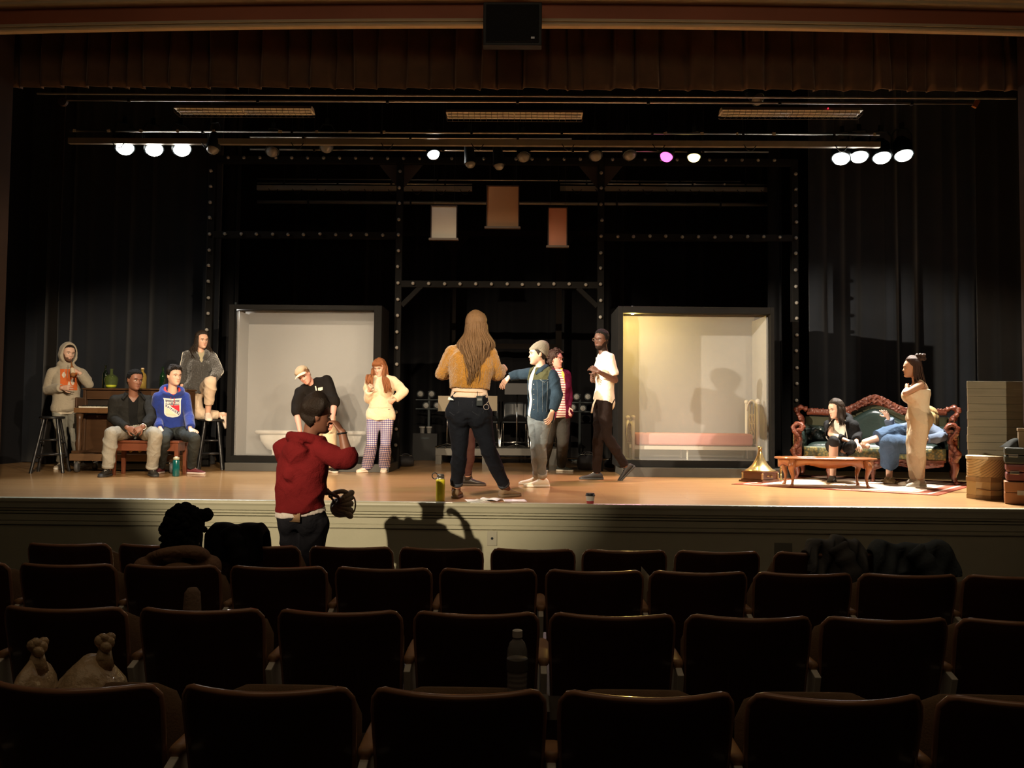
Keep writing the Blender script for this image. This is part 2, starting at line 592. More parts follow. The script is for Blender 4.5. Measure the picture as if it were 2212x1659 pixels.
def post(x, w=0.098):
    return MB().b2((x - w / 2, YP - 0.03, 0.0), (x + w / 2, YP + 0.06, ztop + 0.04)).build('post', paint_black, portal, bevel=0.004)
def beam(x0, x1, z, w=0.1):
    return MB().b2((x0, YP - 0.028, z - w / 2), (x1, YP + 0.058, z + w / 2)).build('beam', paint_black, portal, bevel=0.004)
posts = [post(x) for x in (xo0, xi0, xi1, xo1)]
beams = [beam(xo0 - 0.05, xo1 + 0.05, ztop), beam(xo0, xi0, zs1), beam(xi1, xo1, zs1), beam(xi0, xi1, zs2)]
SPB = 0.2415
for p, x in zip(posts, (xo0, xi0, xi1, xo1)):
    z = zs2
    lo = 0.3 if x in (xi0, xi1) else 0.9
    k = int((z - lo) / SPB)
    z -= k * SPB
    while z < ztop - 0.1:
        bulb(x, z, p)
        z += SPB
for bm_, x0, x1, z in ((beams[1], xo0, xi0, zs1), (beams[2], xi1, xo1, zs1), (beams[3], xi0, xi1, zs2)):
    n = round((x1 - x0) / SPB)
    for i in range(1, n):
        bulb(x0 + (x1 - x0) * i / n, z, bm_)
# the long run of bulbs along the top beam: one part
mbb = MB()
x = xo0 + 0.25
while x < xo1 - 0.1:
    mbb.lathe([(0.0, -0.004), (0.014, -0.004), (0.015, 0.012), (0.013, 0.018), (0.02, 0.026), (0.026, 0.036), (0.027, 0.046), (0.022, 0.058), (0.012, 0.066), (0.0, 0.068)], (x, YP - 0.03, ztop + 0.012), 10, (0, -1, 0))
    x += SPB
tag(mbb.build('bulb_row', bulb_glass, portal, True), kind='stuff')
def brace(x0, z0, x1, z1, w, nm='brace', y=YP, dep=0.06):
    d = Vector((x1 - x0, 0, z1 - z0)).normalized()
    nrm = Vector((-d.z, 0, d.x)) * w / 2
    a, b = Vector((x0, 0, z0)), Vector((x1, 0, z1))
    poly = [(q.x, q.z) for q in (a + nrm, b + nrm, b - nrm, a - nrm)]
    return MB().prism(poly, y - 0.02, y - 0.02 + dep).build(nm, paint_black, portal)
p0, p1 = P(868, 660, YP), P(910, 618, YP)
brace(p0.x, p0.z, p1.x, p1.z, 0.07)
p0, p1 = P(1290, 662, YP), P(1248, 622, YP)
brace(p0.x, p0.z, p1.x, p1.z, 0.07)
for cx, s in ((xi0, 1), (xi1, -1)):           # solid gusset plates under the top beam
    zg = P(860, 402, YP).z
    w = 0.33
    MB().prism([(cx - 0.05, zg), (cx + 0.05, zg), (cx + w, ztop - 0.05), (cx - w, ztop - 0.05)], YP + 0.062, YP + 0.075).build('gusset', mat('gusset_black', (0.03, 0.022, 0.018), 0.7), portal)
# plain portal further upstage, without bulbs
YQ = 15.5
rp = thing('rear_portal', 'plain dark brown stage portal standing behind the bulb portal, without bulbs', 'stage set')
dk = mat('dark_brown_paint', (0.009, 0.0065, 0.005), 0.8, var=0.2)
qx0, qx1 = P(978, 700, YQ).x, P(1207, 700, YQ).x
zq = P(1090, 748, YQ).z
ztq = P(978, 520, YQ).z
for x in (qx0, qx1):
    MB().b2((x - 0.055, YQ, 0), (x + 0.055, YQ + 0.08, ztq)).build('post', dk, rp)
    MB().prism([(x - 0.06, ztq - 0.22), (x + 0.06, ztq - 0.22), (x + 0.32, ztq + 0.1), (x - 0.32, ztq + 0.1)], YQ - 0.02, YQ - 0.002).build('gusset', dk, rp)
MB().b2((qx0 + 0.058, YQ + 0.01, zq - 0.05), (qx1 - 0.058, YQ + 0.07, zq + 0.05)).build('beam', dk, rp)
MB().b2((-4.6, YQ + 0.01, ztq + 0.1), (4.0, YQ + 0.07, ztq + 0.2)).build('beam', dk, rp)
for s_, x in ((1, xo0 - 0.6), (1, xo1 + 0.6)):
    MB().b2((x - 0.05, YQ + 0.0, 0), (x + 0.05, YQ + 0.08, ztq + 0.1)).build('post', dk, rp)
zq2 = P(700, 605, YQ).z

# ================================================================ flown pipes, raceways, work lights
steel = mat('pipe_steel', (0.78, 0.72, 0.62), 0.35, 0.85, var=0.2)
race = mat('raceway_steel', (0.34, 0.30, 0.24), 0.5, 0.5, var=0.2)
tape = mat('cloth_tape', (0.75, 0.68, 0.58), 0.7)
black_metal = mat('black_metal', (0.012, 0.018, 0.02), 0.4, 0.4)
cable = mat('cable_black', (0.012, 0.012, 0.012), 0.6)
def pipe(name, label, px0, py0, px1, py1, Y, r, m=steel, clamps=0, tapes=(), hang=True, rac=None):
    a, b = P(px0, py0, Y), P(px1, py1, Y)
    z = (a.z + b.z) / 2
    t = thing(name, label, 'stage rigging', (0, Y, z))
    MB().tube([(a.x, 0, 0), (b.x, 0, 0)], r, 10).build('tube', m, t, True)
    for i in range(clamps):
        x = a.x + (b.x - a.x) * (i + 0.5) / clamps
        MB().box((x, 0, 0.0), (0.03, r * 2.6, r * 3)).tube([(x, 0, r), (x, 0, 7.9 - z)], 0.0035, 5).build('hanging_cable', cable, t)
    for tx in tapes:
        x = P(tx, py0, Y).x
        mm = MB().box((x, -r - 0.002, 0.0), (random.uniform(.03, .05), 0.01, r * 2.6), rot=Matrix.Rotation(random.uniform(-0.3, 0.3), 3, 'Y'))
        mm.build('tape_tab', tape, t)
    if rac:
        zr0, zr1 = P((px0 + px1) / 2, rac[0], Y).z - z, P((px0 + px1) / 2, rac[1], Y).z - z
        MB().b2((a.x, -0.03, zr1), (b.x, 0.03, zr0)).build('raceway', race, t)
        mm = MB()
        for i in range(9):
            x = a.x + (b.x - a.x) * (i + 0.5) / 9
            mm.tube(crom([(x, -0.035, zr1 + 0.02), (x + 0.05, -0.04, zr1 - 0.05), (x + 0.11, -0.04, zr1 - 0.06), (x + 0.16, -0.035, zr1 + 0.01)], 4), 0.006, 6)
        mm.build('pigtail_cable', cable, t, True)
    return t
pipe('batten_pipe', 'thin bright steel pipe flown just behind the brown valance', 140, 216, 2112, 224, 9.0, 0.013, clamps=7)
_pp = [o for o in bpy.data.objects if o.name == 'batten_pipe'][0]
MB().box((P(2108, 222, 9.0).x, 0, 0), (0.05, 0.03, 0.09), rot=Matrix.Rotation(0.5, 3, 'Y')).build('end_strap', mat('orange_strap', (0.30, 0.11, 0.03), 0.8), _pp)
MB().lathe([(0, -0.02), (0.05, -0.02), (0.05, 0.02), (0, 0.02)], (P(136, 225, 9.0).x, 0, -0.02), 14, (0, 1, 0)).build('end_pulley', mat('pulley_brown', (0.06, 0.035, 0.02), 0.6), _pp)
pipe('lighting_batten', 'steel lighting batten with white tape tabs carrying the stage lamps', 150, 284, 1900, 290, 10.6, 0.014,
     clamps=9, tapes=(162, 236, 305, 385, 462, 606, 685, 757, 830, 1437, 1516, 1592, 1671, 1888), rac=(303, 315))
pipe('batten_pipe', 'thin steel pipe flown behind the lighting batten raceway', 540, 324, 1660, 327, 11.5, 0.013, clamps=4)
pipe('batten_pipe', 'bright steel pipe flown above the raceway over the middle of the stage', 540, 297, 1235, 299, 11.0, 0.012, clamps=3)
pipe('lighting_batten', 'far steel batten and raceway behind the left half of the bulb portal', 556, 396, 1020, 398, 13.7, 0.012, clamps=4, rac=(402, 412))
pipe('lighting_batten', 'far steel batten and raceway behind the right half of the bulb portal', 1210, 397, 1668, 399, 13.7, 0.012, clamps=4, tapes=(1440, 1500, 1565), rac=(404, 413))
pipe('batten_pipe', 'square grey steel batten lowest behind the three hanging panels', 556, 436, 1668, 442, 14.1, 0.03, race, clamps=5)
pipe('batten_pipe', 'thin steel pipe highest of those behind the bulb portal', 556, 388, 1600, 391, 14.4, 0.010, clamps=4)
# fluorescent work lights with wire guards
ribm = mat('work_light_housing', (0.9, 0.8, 0.64), 0.5, 0.2, var=0.1)
guard = mat('guard_wire', (0.10, 0.09, 0.08), 0.5, 0.6)
tubem = mat('fluorescent_tube', (0.95, 0.9, 0.8), 0.3)
def worklight(px0, px1, py, label):
    Y = 9.9
    a, b = P(px0, py, Y), P(px1, py, Y)
    L = b.x - a.x
    t = thing('work_light', label, 'work light', ((a.x + b.x) / 2, Y, (a.z + b.z) / 2), 0, 'fluorescent work lights above the stage')
    MB().prism([(-0.11, -0.022), (0.11, -0.022), (0.05, 0.032), (-0.05, 0.032)], -L / 2, L / 2, (Vector((0, 0, 0)), Vector((0, 1, 0)), Vector((1, 0, 0)), Vector((0, 0, 1)))).build('housing', ribm, t)
    for s in (-1, 1):
        MB().tube([(-L / 2 + 0.02, s * 0.05, -0.035), (-0.01, s * 0.05, -0.035)], 0.013, 8).tube([(0.01, s * 0.05, -0.035), (L / 2 - 0.02, s * 0.05, -0.035)], 0.013, 8).build('tube', tubem, t, True)
    g = MB()
    n = 24
    for i in range(n + 1):
        x = -L / 2 + L * i / n
        g.tube([(x, -0.11, -0.022), (x, -0.08, -0.065), (x, 0.08, -0.065), (x, 0.11, -0.022)], 0.0022, 4)
    for y in (-0.08, 0.0, 0.08):
        g.tube([(-L / 2, y, -0.066), (L / 2, y, -0.066)], 0.0025, 4)
    g.build('wire_guard', guard, t)
    if px0 > 1500:
        MB().ell((L * 0.25, -0.11, 0.0), (0.008, 0.006, 0.008)).build('indicator', mat('red_indicator', (0.6, 0.02, 0.04), 0.3, emis=(1, 0.03, 0.06), estr=2), t, True)
    for s in (-1, 1):
        MB().tube([(s * L * 0.36, 0, 0.03), (s * L * 0.36, 0, 7.9 - t.location.z)], 0.004, 5).build('chain', cable, t)
worklight(383, 676, 237, 'left of three unlit fluorescent work lights with wire guards')
worklight(965, 1258, 246, 'middle of three unlit fluorescent work lights with wire guards')
worklight(1556, 1857, 241, 'right of three unlit fluorescent work lights with wire guards')

# ---------------------------------------------------------------- stage lamps
LENS_ON = mat('lamp_lens_lit', (1, 1, 1), 0.3, emis=(1, 0.98, 0.92), estr=28)
LENS_PINK = mat('lamp_gel_pink', (1, 0.3, 0.7), 0.3, emis=(1.0, 0.12, 0.55), estr=3.0)
LENS_YEL = mat('lamp_gel_yellow', (1, 0.8, 0.3), 0.3, emis=(1.0, 0.72, 0.22), estr=6.0)
LENS_OFF = mat('lamp_lens_unlit', (0.25, 0.24, 0.22), 0.15, spec=0.8)
def par(name, label, px, py, Y, target, lens, group, power=0, size=60, color=(1, 1, 1), r=0.112, zbat=None, ell=False):
    """a can lamp hanging from a batten; lens centre at the pixel's point, aimed at target"""
    c = P(px, py, Y)
    d = (Vector(target) - c).normalized()
    t = thing(name, label, 'stage lamp', c, 0, group)
    L = 0.26 if not ell else 0.5
    body = MB()
    body.lathe([(0.0, -L), (r * 0.55, -L), (r * 0.62, -L + 0.02), (r * (0.75 if ell else 0.98), -L * 0.72), (r * 1.05, -0.03), (r * 1.12, -0.03), (r * 1.12, 0.012), (r * 0.99, 0.012), (r * 0.99, -0.012), (0.0, -0.012)], (0, 0, 0), 20, d)
    body.build('can', black_metal, t, auto=40)
    MB().lathe([(0.0, -0.008), (r * 0.97, -0.008), (r * 0.95, 0.012), (r * 0.8, 0.045), (r * 0.5, 0.066), (0.0, 0.075)], (0, 0, 0), 20, d).build('lens', lens, t, True)
    # yoke and clamp up to the batten
    up = Vector((0, 0, 1))
    side = d.cross(up).normalized()
    mid = -d * (L * 0.45)
    h = 0.24
    y = MB()
    y.tube([mid + side * (r * 1.12), mid + side * (r * 1.15) + up * (h * 0.7), mid + side * (r * 0.7) + up * h, mid - side * (r * 0.7) + up * h, mid - side * (r * 1.15) + up * (h * 0.7), mid - side * (r * 1.12)], 0.011, 6)
    y.build('yoke', black_metal, t)
    top = mid + up * h
    MB().box(top + up * 0.04, (0.05, 0.03, 0.09)).build('clamp', black_metal, t)
    MB().tube([top + up * 0.05, Vector((top.x, top.y, 7.9 - c.z))], 0.0025, 4).build('safety_cable', cable, t)
    if power:
        sp = spot('lamp_beam', c + d * 0.06, target, power, size, 0.6, color, 0.08)
        sp.parent = None
    return t
gon, goff = 'lit stage lamps', 'unlit stage lamps on the battens'
for i, (px, py, tg, lab) in enumerate([
    (270, 319, (-3.9, 9.0, 0.0), 'lit white stage lamp, outermost of the three at the left'),
    (333, 322, (-3.3, 9.2, 0.0), 'lit white stage lamp, middle of the three at the left'),
    (393, 322, (-2.7, 9.1, 0.0), 'lit white stage lamp, innermost of the three at the left')]):
    par('stage_lamp', lab, px, py, 10.75, tg, LENS_ON, gon, 950, 66, COOL)
for px, py, tg, lab in [
    (1817, 341, (3.1, 9.2, 0.0), 'lit white stage lamp, innermost of the four at the right'),
    (1856, 337, (3.9, 9.3, 0.0), 'lit white stage lamp, second from the middle of the four at the right'),
    (1905, 339, (4.4, 9.2, 0.0), 'lit white stage lamp, second from the edge of the four at the right'),
    (1952, 334, (4.9, 9.2, 0.0), 'lit white stage lamp, outermost of the four at the right')]:
    par('stage_lamp', lab, px, py, 10.75, tg, LENS_ON, gon, 3500, 64, (1.0, 0.95, 0.84))
par('stage_lamp', 'single lit white stage lamp above the middle of the stage, near the yellow jumper', 936, 332, 11.4, (-0.2, 9.8, 0.0), LENS_ON, gon, 900, 62, WARM2, 0.085)
par('stage_lamp', 'stage lamp glowing through a pink gel', 1440, 337, 11.4, (0.4, 9.6, 0.0), LENS_PINK, gon, 1000, 60, (1.0, 0.35, 0.6), 0.09)
par('stage_lamp', 'stage lamp glowing through a yellow gel', 1499, 338, 11.4, (1.9, 10.3, 0.0), LENS_YEL, gon, 600, 60, (1.0, 0.75, 0.3), 0.09)
for px, py, lab, el in [(460, 321, 'unlit round stage lamp just right of the three lit left lamps', 0), (588, 327, 'unlit pale lensed stage lamp above the left end of the bulb portal', 0),
                    (705, 318, 'unlit dark stage lamp above the left bay of the bulb portal', 0), (1016, 352, 'long unlit profile lamp right of the lit middle lamp', 1),
                    (1078, 356, 'long unlit profile lamp above the tallest hanging panel', 1), (1131, 338, 'unlit dark stage lamp above the right edge of the tallest panel', 0),
                    (1287, 336, 'unlit dark stage lamp over the right inner post of the bulb portal', 0), (1360, 334, 'unlit dark stage lamp left of the pink lamp', 0)]:
    c = P(px, py, 11.2)
    par('stage_lamp', lab, px, py, 10.6 if px < 480 else 11.2, (c.x + 0.15, c.y - (0.15 if el else 0.9), c.z - 1.4), LENS_OFF, goff, r=0.085 if not el else 0.075, ell=bool(el))
par('stage_lamp', 'unlit black lamp clamped to the front pipe under the right of the valance', 1636, 214, 9.1, (3.0, 8.0, 3.0), LENS_OFF, goff, r=0.07)

# ---------------------------------------------------------------- loudspeaker over the valance
c0, c1 = P(1043, 98, 7.95), P(1171, 4, 7.95)
sp = thing('loudspeaker', 'black box loudspeaker hung at the centre of the cream moulding', 'loudspeaker', ((c0.x + c1.x) / 2, 7.95, c0.z))
w, h = c1.x - c0.x, c1.z - c0.z
MB().b2((-w / 2, 0, 0), (w / 2, 0.1, h)).build('cabinet', mat('speaker_black', (0.012, 0.012, 0.013), 0.55), sp, bevel=0.008)
MB().b2((-w / 2 + 0.03, -0.012, 0.03), (w / 2 - 0.03, -0.001, h - 0.03)).build('grille', mat('speaker_grille', (0.008, 0.008, 0.009), 0.5, 0.3, bump=0.5, bscale=200), sp, bevel=0.004)
MB().box((0.2, -0.016, 0.07), (0.035, 0.006, 0.02)).build('badge', mat('badge_grey', (0.3, 0.3, 0.32), 0.3, 0.6), sp)
MB().b2((-0.1, 0.101, h * 0.75), (0.1, 0.185, h * 0.9)).build('bracket', black_metal, sp)

# ---------------------------------------------------------------- three hanging panels
def panel(px0, px1, py0, py1, Y, col, label, lean=0.0):
    a, b = P(px0, py1, Y), P(px1, py0, Y)
    w, h = b.x - a.x, b.z - a.z
    t = thing('hanging_panel', label, 'panel', ((a.x + b.x) / 2, Y, a.z), 0, 'blank panels hung over the middle of the stage')
    MB().b2((-w / 2, 0, 0.0), (w / 2, 0.014, h)).build('board', mat('panel_' + label.split()[0], col, 0.75, var=0.05, vscale=2), t)
    fr = MB()
    e = 0.014
    fr.b2((-w / 2 - e, -0.012, h), (w / 2 + e, 0.02, h + e)).b2((-w / 2 - e, -0.012, 0), (-w / 2, 0.02, h)).b2((w / 2, -0.012, 0), (w / 2 + e, 0.02, h))
    fr.build('frame', mat('panel_frame', (0.035, 0.02, 0.014), 0.6), t)
    MB().b2((-w / 2 - 0.035, -0.05, -0.03), (w / 2 + 0.035, 0.02, -0.001)).build('bottom_ledge', mat('panel_ledge', (0.10, 0.07, 0.05), 0.5), t)
    for s in (-1, 1):
        MB().tube([(s * w * 0.42, 0.005, h + e), (s * w * 0.42, 0.005, 7.9 - a.z)], 0.0015, 4).build('wire', cable, t)
panel(932, 986, 446, 515, 11.9, (0.62, 0.56, 0.46), 'white blank panel hanging left of two tan ones')
panel(1052, 1120, 403, 490, 11.9, (0.42, 0.235, 0.125), 'tan blank panel, largest and highest of the three hanging')
panel(1185, 1224, 450, 531, 11.9, (0.55, 0.25, 0.16), 'orange pink narrow blank panel hanging at the right')

# ================================================================ screen boxes on low platforms
frame_m = mat('box_frame_black', (0.010, 0.0095, 0.009), 0.8, var=0.25, vscale=4)
plat_m = mat('platform_grey', (0.045, 0.043, 0.037), 0.6, var=0.25, vscale=5)
def cloth_mat(name, tr=0.0, col=(0.66, 0.62, 0.55)):
    m = bpy.data.materials.new(name)
    m.use_nodes = True
    nt = m.node_tree
    b = nt.nodes['Principled BSDF']
    out = nt.nodes['Material Output']
    tc = nt.nodes.new('ShaderNodeTexCoord')
    n = nt.nodes.new('ShaderNodeTexNoise')
    n.inputs['Scale'].default_value = 1.4
    n.inputs['Detail'].default_value = 3
    nt.links.new(tc.outputs['Object'], n.inputs['Vector'])
    r = ramp(nt, [(0.3, tuple(c * 0.93 for c in col)), (0.7, col)], 'LINEAR')
    nt.links.new(n.outputs[0], r.inputs[0])
    nt.links.new(r.outputs[0], b.inputs['Base Color'])
    b.inputs['Roughness'].default_value = 0.9
    b.inputs['Specular IOR Level'].default_value = 0.1
    if tr:
        t = nt.nodes.new('ShaderNodeBsdfTransparent')
        mx = nt.nodes.new('ShaderNodeMixShader')
        mx.inputs[0].default_value = tr
        nt.links.new(b.outputs[0], mx.inputs[1])
        nt.links.new(t.outputs[0], mx.inputs[2])
        nt.links.new(mx.outputs[0], out.inputs['Surface'])
    return m
gauze = cloth_mat('white_gauze', 0.60, (0.36, 0.36, 0.355))
sheet = cloth_mat('white_sheet', 0.0, (0.40, 0.40, 0.395))
def screen_box(label, pxo, pyo, pxi, pyi, Y, ybot, plat_px, seed, D=0.92):
    """pxo/pyo outer frame, pxi/pyi opening"""
    o0, o1 = P(pxo[0], pyo[1], Y), P(pxo[1], pyo[0], Y)
    i0, i1 = P(pxi[0], pyi[1], Y), P(pxi[1], pyi[0], Y)
    zp = P(sum(pxi) / 2, ybot[0], Y).z
    cx = (o0.x + o1.x) / 2
    t = thing('screen_box', label, 'stage set', (cx, Y, 0))
    x0, x1, xa, xb = o0.x - cx, o1.x - cx, i0.x - cx, i1.x - cx
    z1, za, zb = o1.z, i0.z, i1.z
    zp = za - 0.09
    f = MB()
    f.b2((x0, 0, zp), (xa, 0.12, z1)).b2((xb, 0, zp), (x1, 0.12, z1)).b2((xa, 0, zb), (xb, 0.12, z1)).b2((xa, 0, zp), (xb, 0.12, za))
    f.build('front_frame', frame_m, t, bevel=0.004)
    s = MB()
    s.b2((x0, 0.122, zp), (x0 + 0.02, D, z1)).b2((x1 - 0.02, 0.122, zp), (x1, D, z1)).b2((x0 + 0.02, 0.122, z1 - 0.02), (x1 - 0.02, D, z1))
    s.build('box_side', frame_m, t)
    # sheets lining the box inside
    MB().b2((x0 + 0.021, D - 0.01, zp), (x1 - 0.021, D, z1 - 0.021)).build('back_sheet', sheet, t)
    for xs in (xa + 0.0, xb - 0.006):
        MB().b2((xs, 0.2, za), (xs + 0.006, D - 0.012, zb)).build('side_sheet', sheet, t)
    MB().b2((xa, 0.2, za - 0.012), (xb, D - 0.012, za - 0.002)).build('floor_sheet', sheet, t)
    # gauze stretched over the opening, sagging from the top corners
    rnd = random.Random(seed)
    def fn(u, v):
        x = xa + 0.0 + (xb - xa) * u
        z = za + (zb - za) * v
        ed = min(u, 1 - u) * (xb - xa)
        et = (1 - v) * (zb - za)
        y = 0.128 + 0.05 * min(1, ed / 0.12) * min(1, et / 0.10)
        y += 0.006 * math.sin(u * 9 + v * 3) * min(1, et / 0.2)
        y += 0.012 * math.exp(-et / 0.05) * math.sin(u * 31 + seed) * math.sin(u * 11)
        y += 0.010 * math.exp(-(((u - 0.06) / 0.05) ** 2)) * math.sin(v * 9)
        return (x, y, z)
    MB().grid(fn, 60, 60).build('gauze_screen', gauze, t, True)
    # low platform under the box
    a, b = P(plat_px[0], ybot[1], Y - 0.14).x - cx, P(plat_px[1], ybot[1], Y - 0.14).x - cx
    p = MB().b2((a, -0.16, 0.0), (b, D + 0.02, zp - 0.002))
    p.build('platform', plat_m, t, bevel=0.004)
    return t, (x0, x1, xa, xb, za, zb, zp)
sbl, dl = screen_box('left white screen box in a black frame with a bathtub behind its gauze', (487, 825), (660, 996), (498, 808), (670, 984), 11.62, (1000, 1017), (486, 840), 3, 0.64)
sbr, dr = screen_box('right white screen box in a black frame with a bed behind its gauze', (1334, 1673), (664, 1006), (1345, 1665), (678, 994), 11.3, (1010, 1030), (1345, 1722), 5)

# bed inside the right box
white_iron = mat('white_iron', (0.85, 0.80, 0.70), 0.4)
pinkm = mat('pink_mattress', (0.85, 0.42, 0.40), 0.8, var=0.06, vscale=4, bump=0.1)
zf = dr[4] + 0.0
bx0, bx1 = P(1362, 950, 11.75).x, P(1628, 950, 11.8).x
bed = thing('bed', 'white iron bedstead with a pale pink mattress inside the right screen box', 'bed', ((bx0 + bx1) / 2, 11.83, zf))
hw = (bx1 - bx0) / 2 - 0.01
zm0 = P(1500, 963, 11.6).z - zf
zm1 = P(1500, 936, 11.6).z - zf
MB().b2((-hw + 0.05, -0.24, zm0), (hw - 0.05, 0.26, zm1)).build('mattress', pinkm, bed, True, bevel=0.035)
zr = P(1500, 968, 11.5).z - zf
for y in (-0.28, 0.30):
    MB().b2((-hw, y - 0.012, zr - 0.025), (hw, y + 0.012, zr + 0.025)).build('side_rail', white_iron, bed)
for x, y in ((-0.1, -0.22), (-0.1, 0.24)):
    MB().tube([(x, y, 0.0), (x, y, zr)], 0.011, 8).build('leg', white_iron, bed)
def bedend(x, ztop, zarc, nm):
    e = MB()
    for y in (-0.28, 0.30):
        e.tube([(x, y, 0.0), (x, y, ztop)], 0.023, 10).ell((x, y, ztop + 0.02), (0.034, 0.034, 0.034))
    arc = [(x, 0.01 + 0.29 * math.cos(a), ztop - 0.16 + zarc * math.sin(a)) for a in [PI * i / 12 for i in range(13)]]
    e.tube(arc, 0.014, 8)
    e.tube([(x, -0.28, zr + 0.05), (x, 0.30, zr + 0.05)], 0.012, 8)
    for y in (-0.14, 0.01, 0.16):
        e.tube([(x, y, zr + 0.05), (x, y, ztop - 0.2 + zarc * 0.9 * math.sqrt(max(0, 1 - ((y - 0.01) / 0.29) ** 2)))], 0.009, 6)
    for y in (-0.065, 0.085):
        for z in (zr + 0.18, zr + 0.30, zr + 0.42):
            if z + 0.06 < ztop:
                e.tube([(x, y + 0.045 * math.cos(a), z + 0.055 * math.sin(a)) for a in [2 * PI * i / 14 for i in range(15)]], 0.007, 5)
    e.build(nm, white_iron, bed, True)
bedend(-hw, P(1370, 905, 11.6).z - zf, 0.10, 'footboard')
bedend(hw, P(1645, 870, 11.6).z - zf, 0.20, 'headboard')
# bathtub inside the left box
zf2 = dl[4]
tx0, tx1 = P(556, 930, 12.05).x, P(789, 940, 12.05).x
tub = thing('bathtub', 'long white bathtub with a rolled rim inside the left screen box', 'bathtub', ((tx0 + tx1) / 2, 12.02, zf2))
L, Wd = (tx1 - tx0) / 2, 0.17
zt = P(670, 934, 12.1).z - zf2
enam = mat('white_enamel', (0.95, 0.92, 0.86), 0.25)
def oval(sx, sy, z):
    return [Vector((sx * math.copysign(abs(math.cos(t)) ** 0.8, math.cos(t)), sy * math.copysign(abs(math.sin(t)) ** 0.9, math.sin(t)), z)) for t in [2 * PI * i / 40 for i in range(40)]]
MB().rings([oval(L * 0.55, Wd * 0.6, 0.03), oval(L * 0.8, Wd * 0.8, 0.08), oval(L * 0.92, Wd * 0.92, zt * 0.6), oval(L * 0.95, Wd * 0.95, zt - 0.03), oval(L * 0.9, Wd * 0.88, zt - 0.03), oval(L * 0.86, Wd * 0.84, zt * 0.6), oval(L * 0.6, Wd * 0.5, 0.12)]).build('tub', enam, tub, True)
MB().tube([tuple(p) for p in oval(L, Wd, zt)] + [tuple(oval(L, Wd, zt)[0])], 0.03, 10).build('rim', enam, tub, True)
for x in (-0.5, 0.5):
    for y in (-0.12, 0.12):
        MB().lathe([(0.03, 0.0), (0.022, 0.02), (0.028, 0.06), (0.04, 0.1)], (x, y, 0), 10).build('foot', enam, tub, True)
# small lamps inside the boxes; the white one is added to light its box
def inner_lamp(x, y, z, power, col, label):
    t = thing('box_lamp', label, 'lamp', (x, y, z))
    MB().lathe([(0.0, 0.0), (0.018, 0.004), (0.03, 0.025), (0.026, 0.045), (0.014, 0.06)], (0, 0, -0.07), 12).build('bulb', mat('box_bulb' + str(int(power)), (1, 1, 1), 0.3, emis=col, estr=8), t, True)
    MB().lathe([(0.016, -0.01), (0.02, 0.03), (0.02, 0.05)], (0, 0, 0), 10).build('socket', black_metal, t)
    l = bpy.data.lights.new('box_lamp_light', 'POINT')
    l.energy = power
    l.color = col
    l.shadow_soft_size = 0.03
    lo = bpy.data.objects.new('box_lamp_light', l)
    lo.location = (x, y, z - 0.11)
    COL.objects.link(lo)
inner_lamp(P(1362, 800, 11.7).x, 11.3 + 0.20, dr[5] + 0.072, 75, (1.0, 0.66, 0.16), 'small yellow lamp bulb high inside the left of the right box')
inner_lamp(P(520, 800, 12.1).x, 11.62 + 0.20, dl[5] + 0.072, 18, (1.0, 0.95, 0.86), 'small white bulb added high inside the left of the left box to light it')
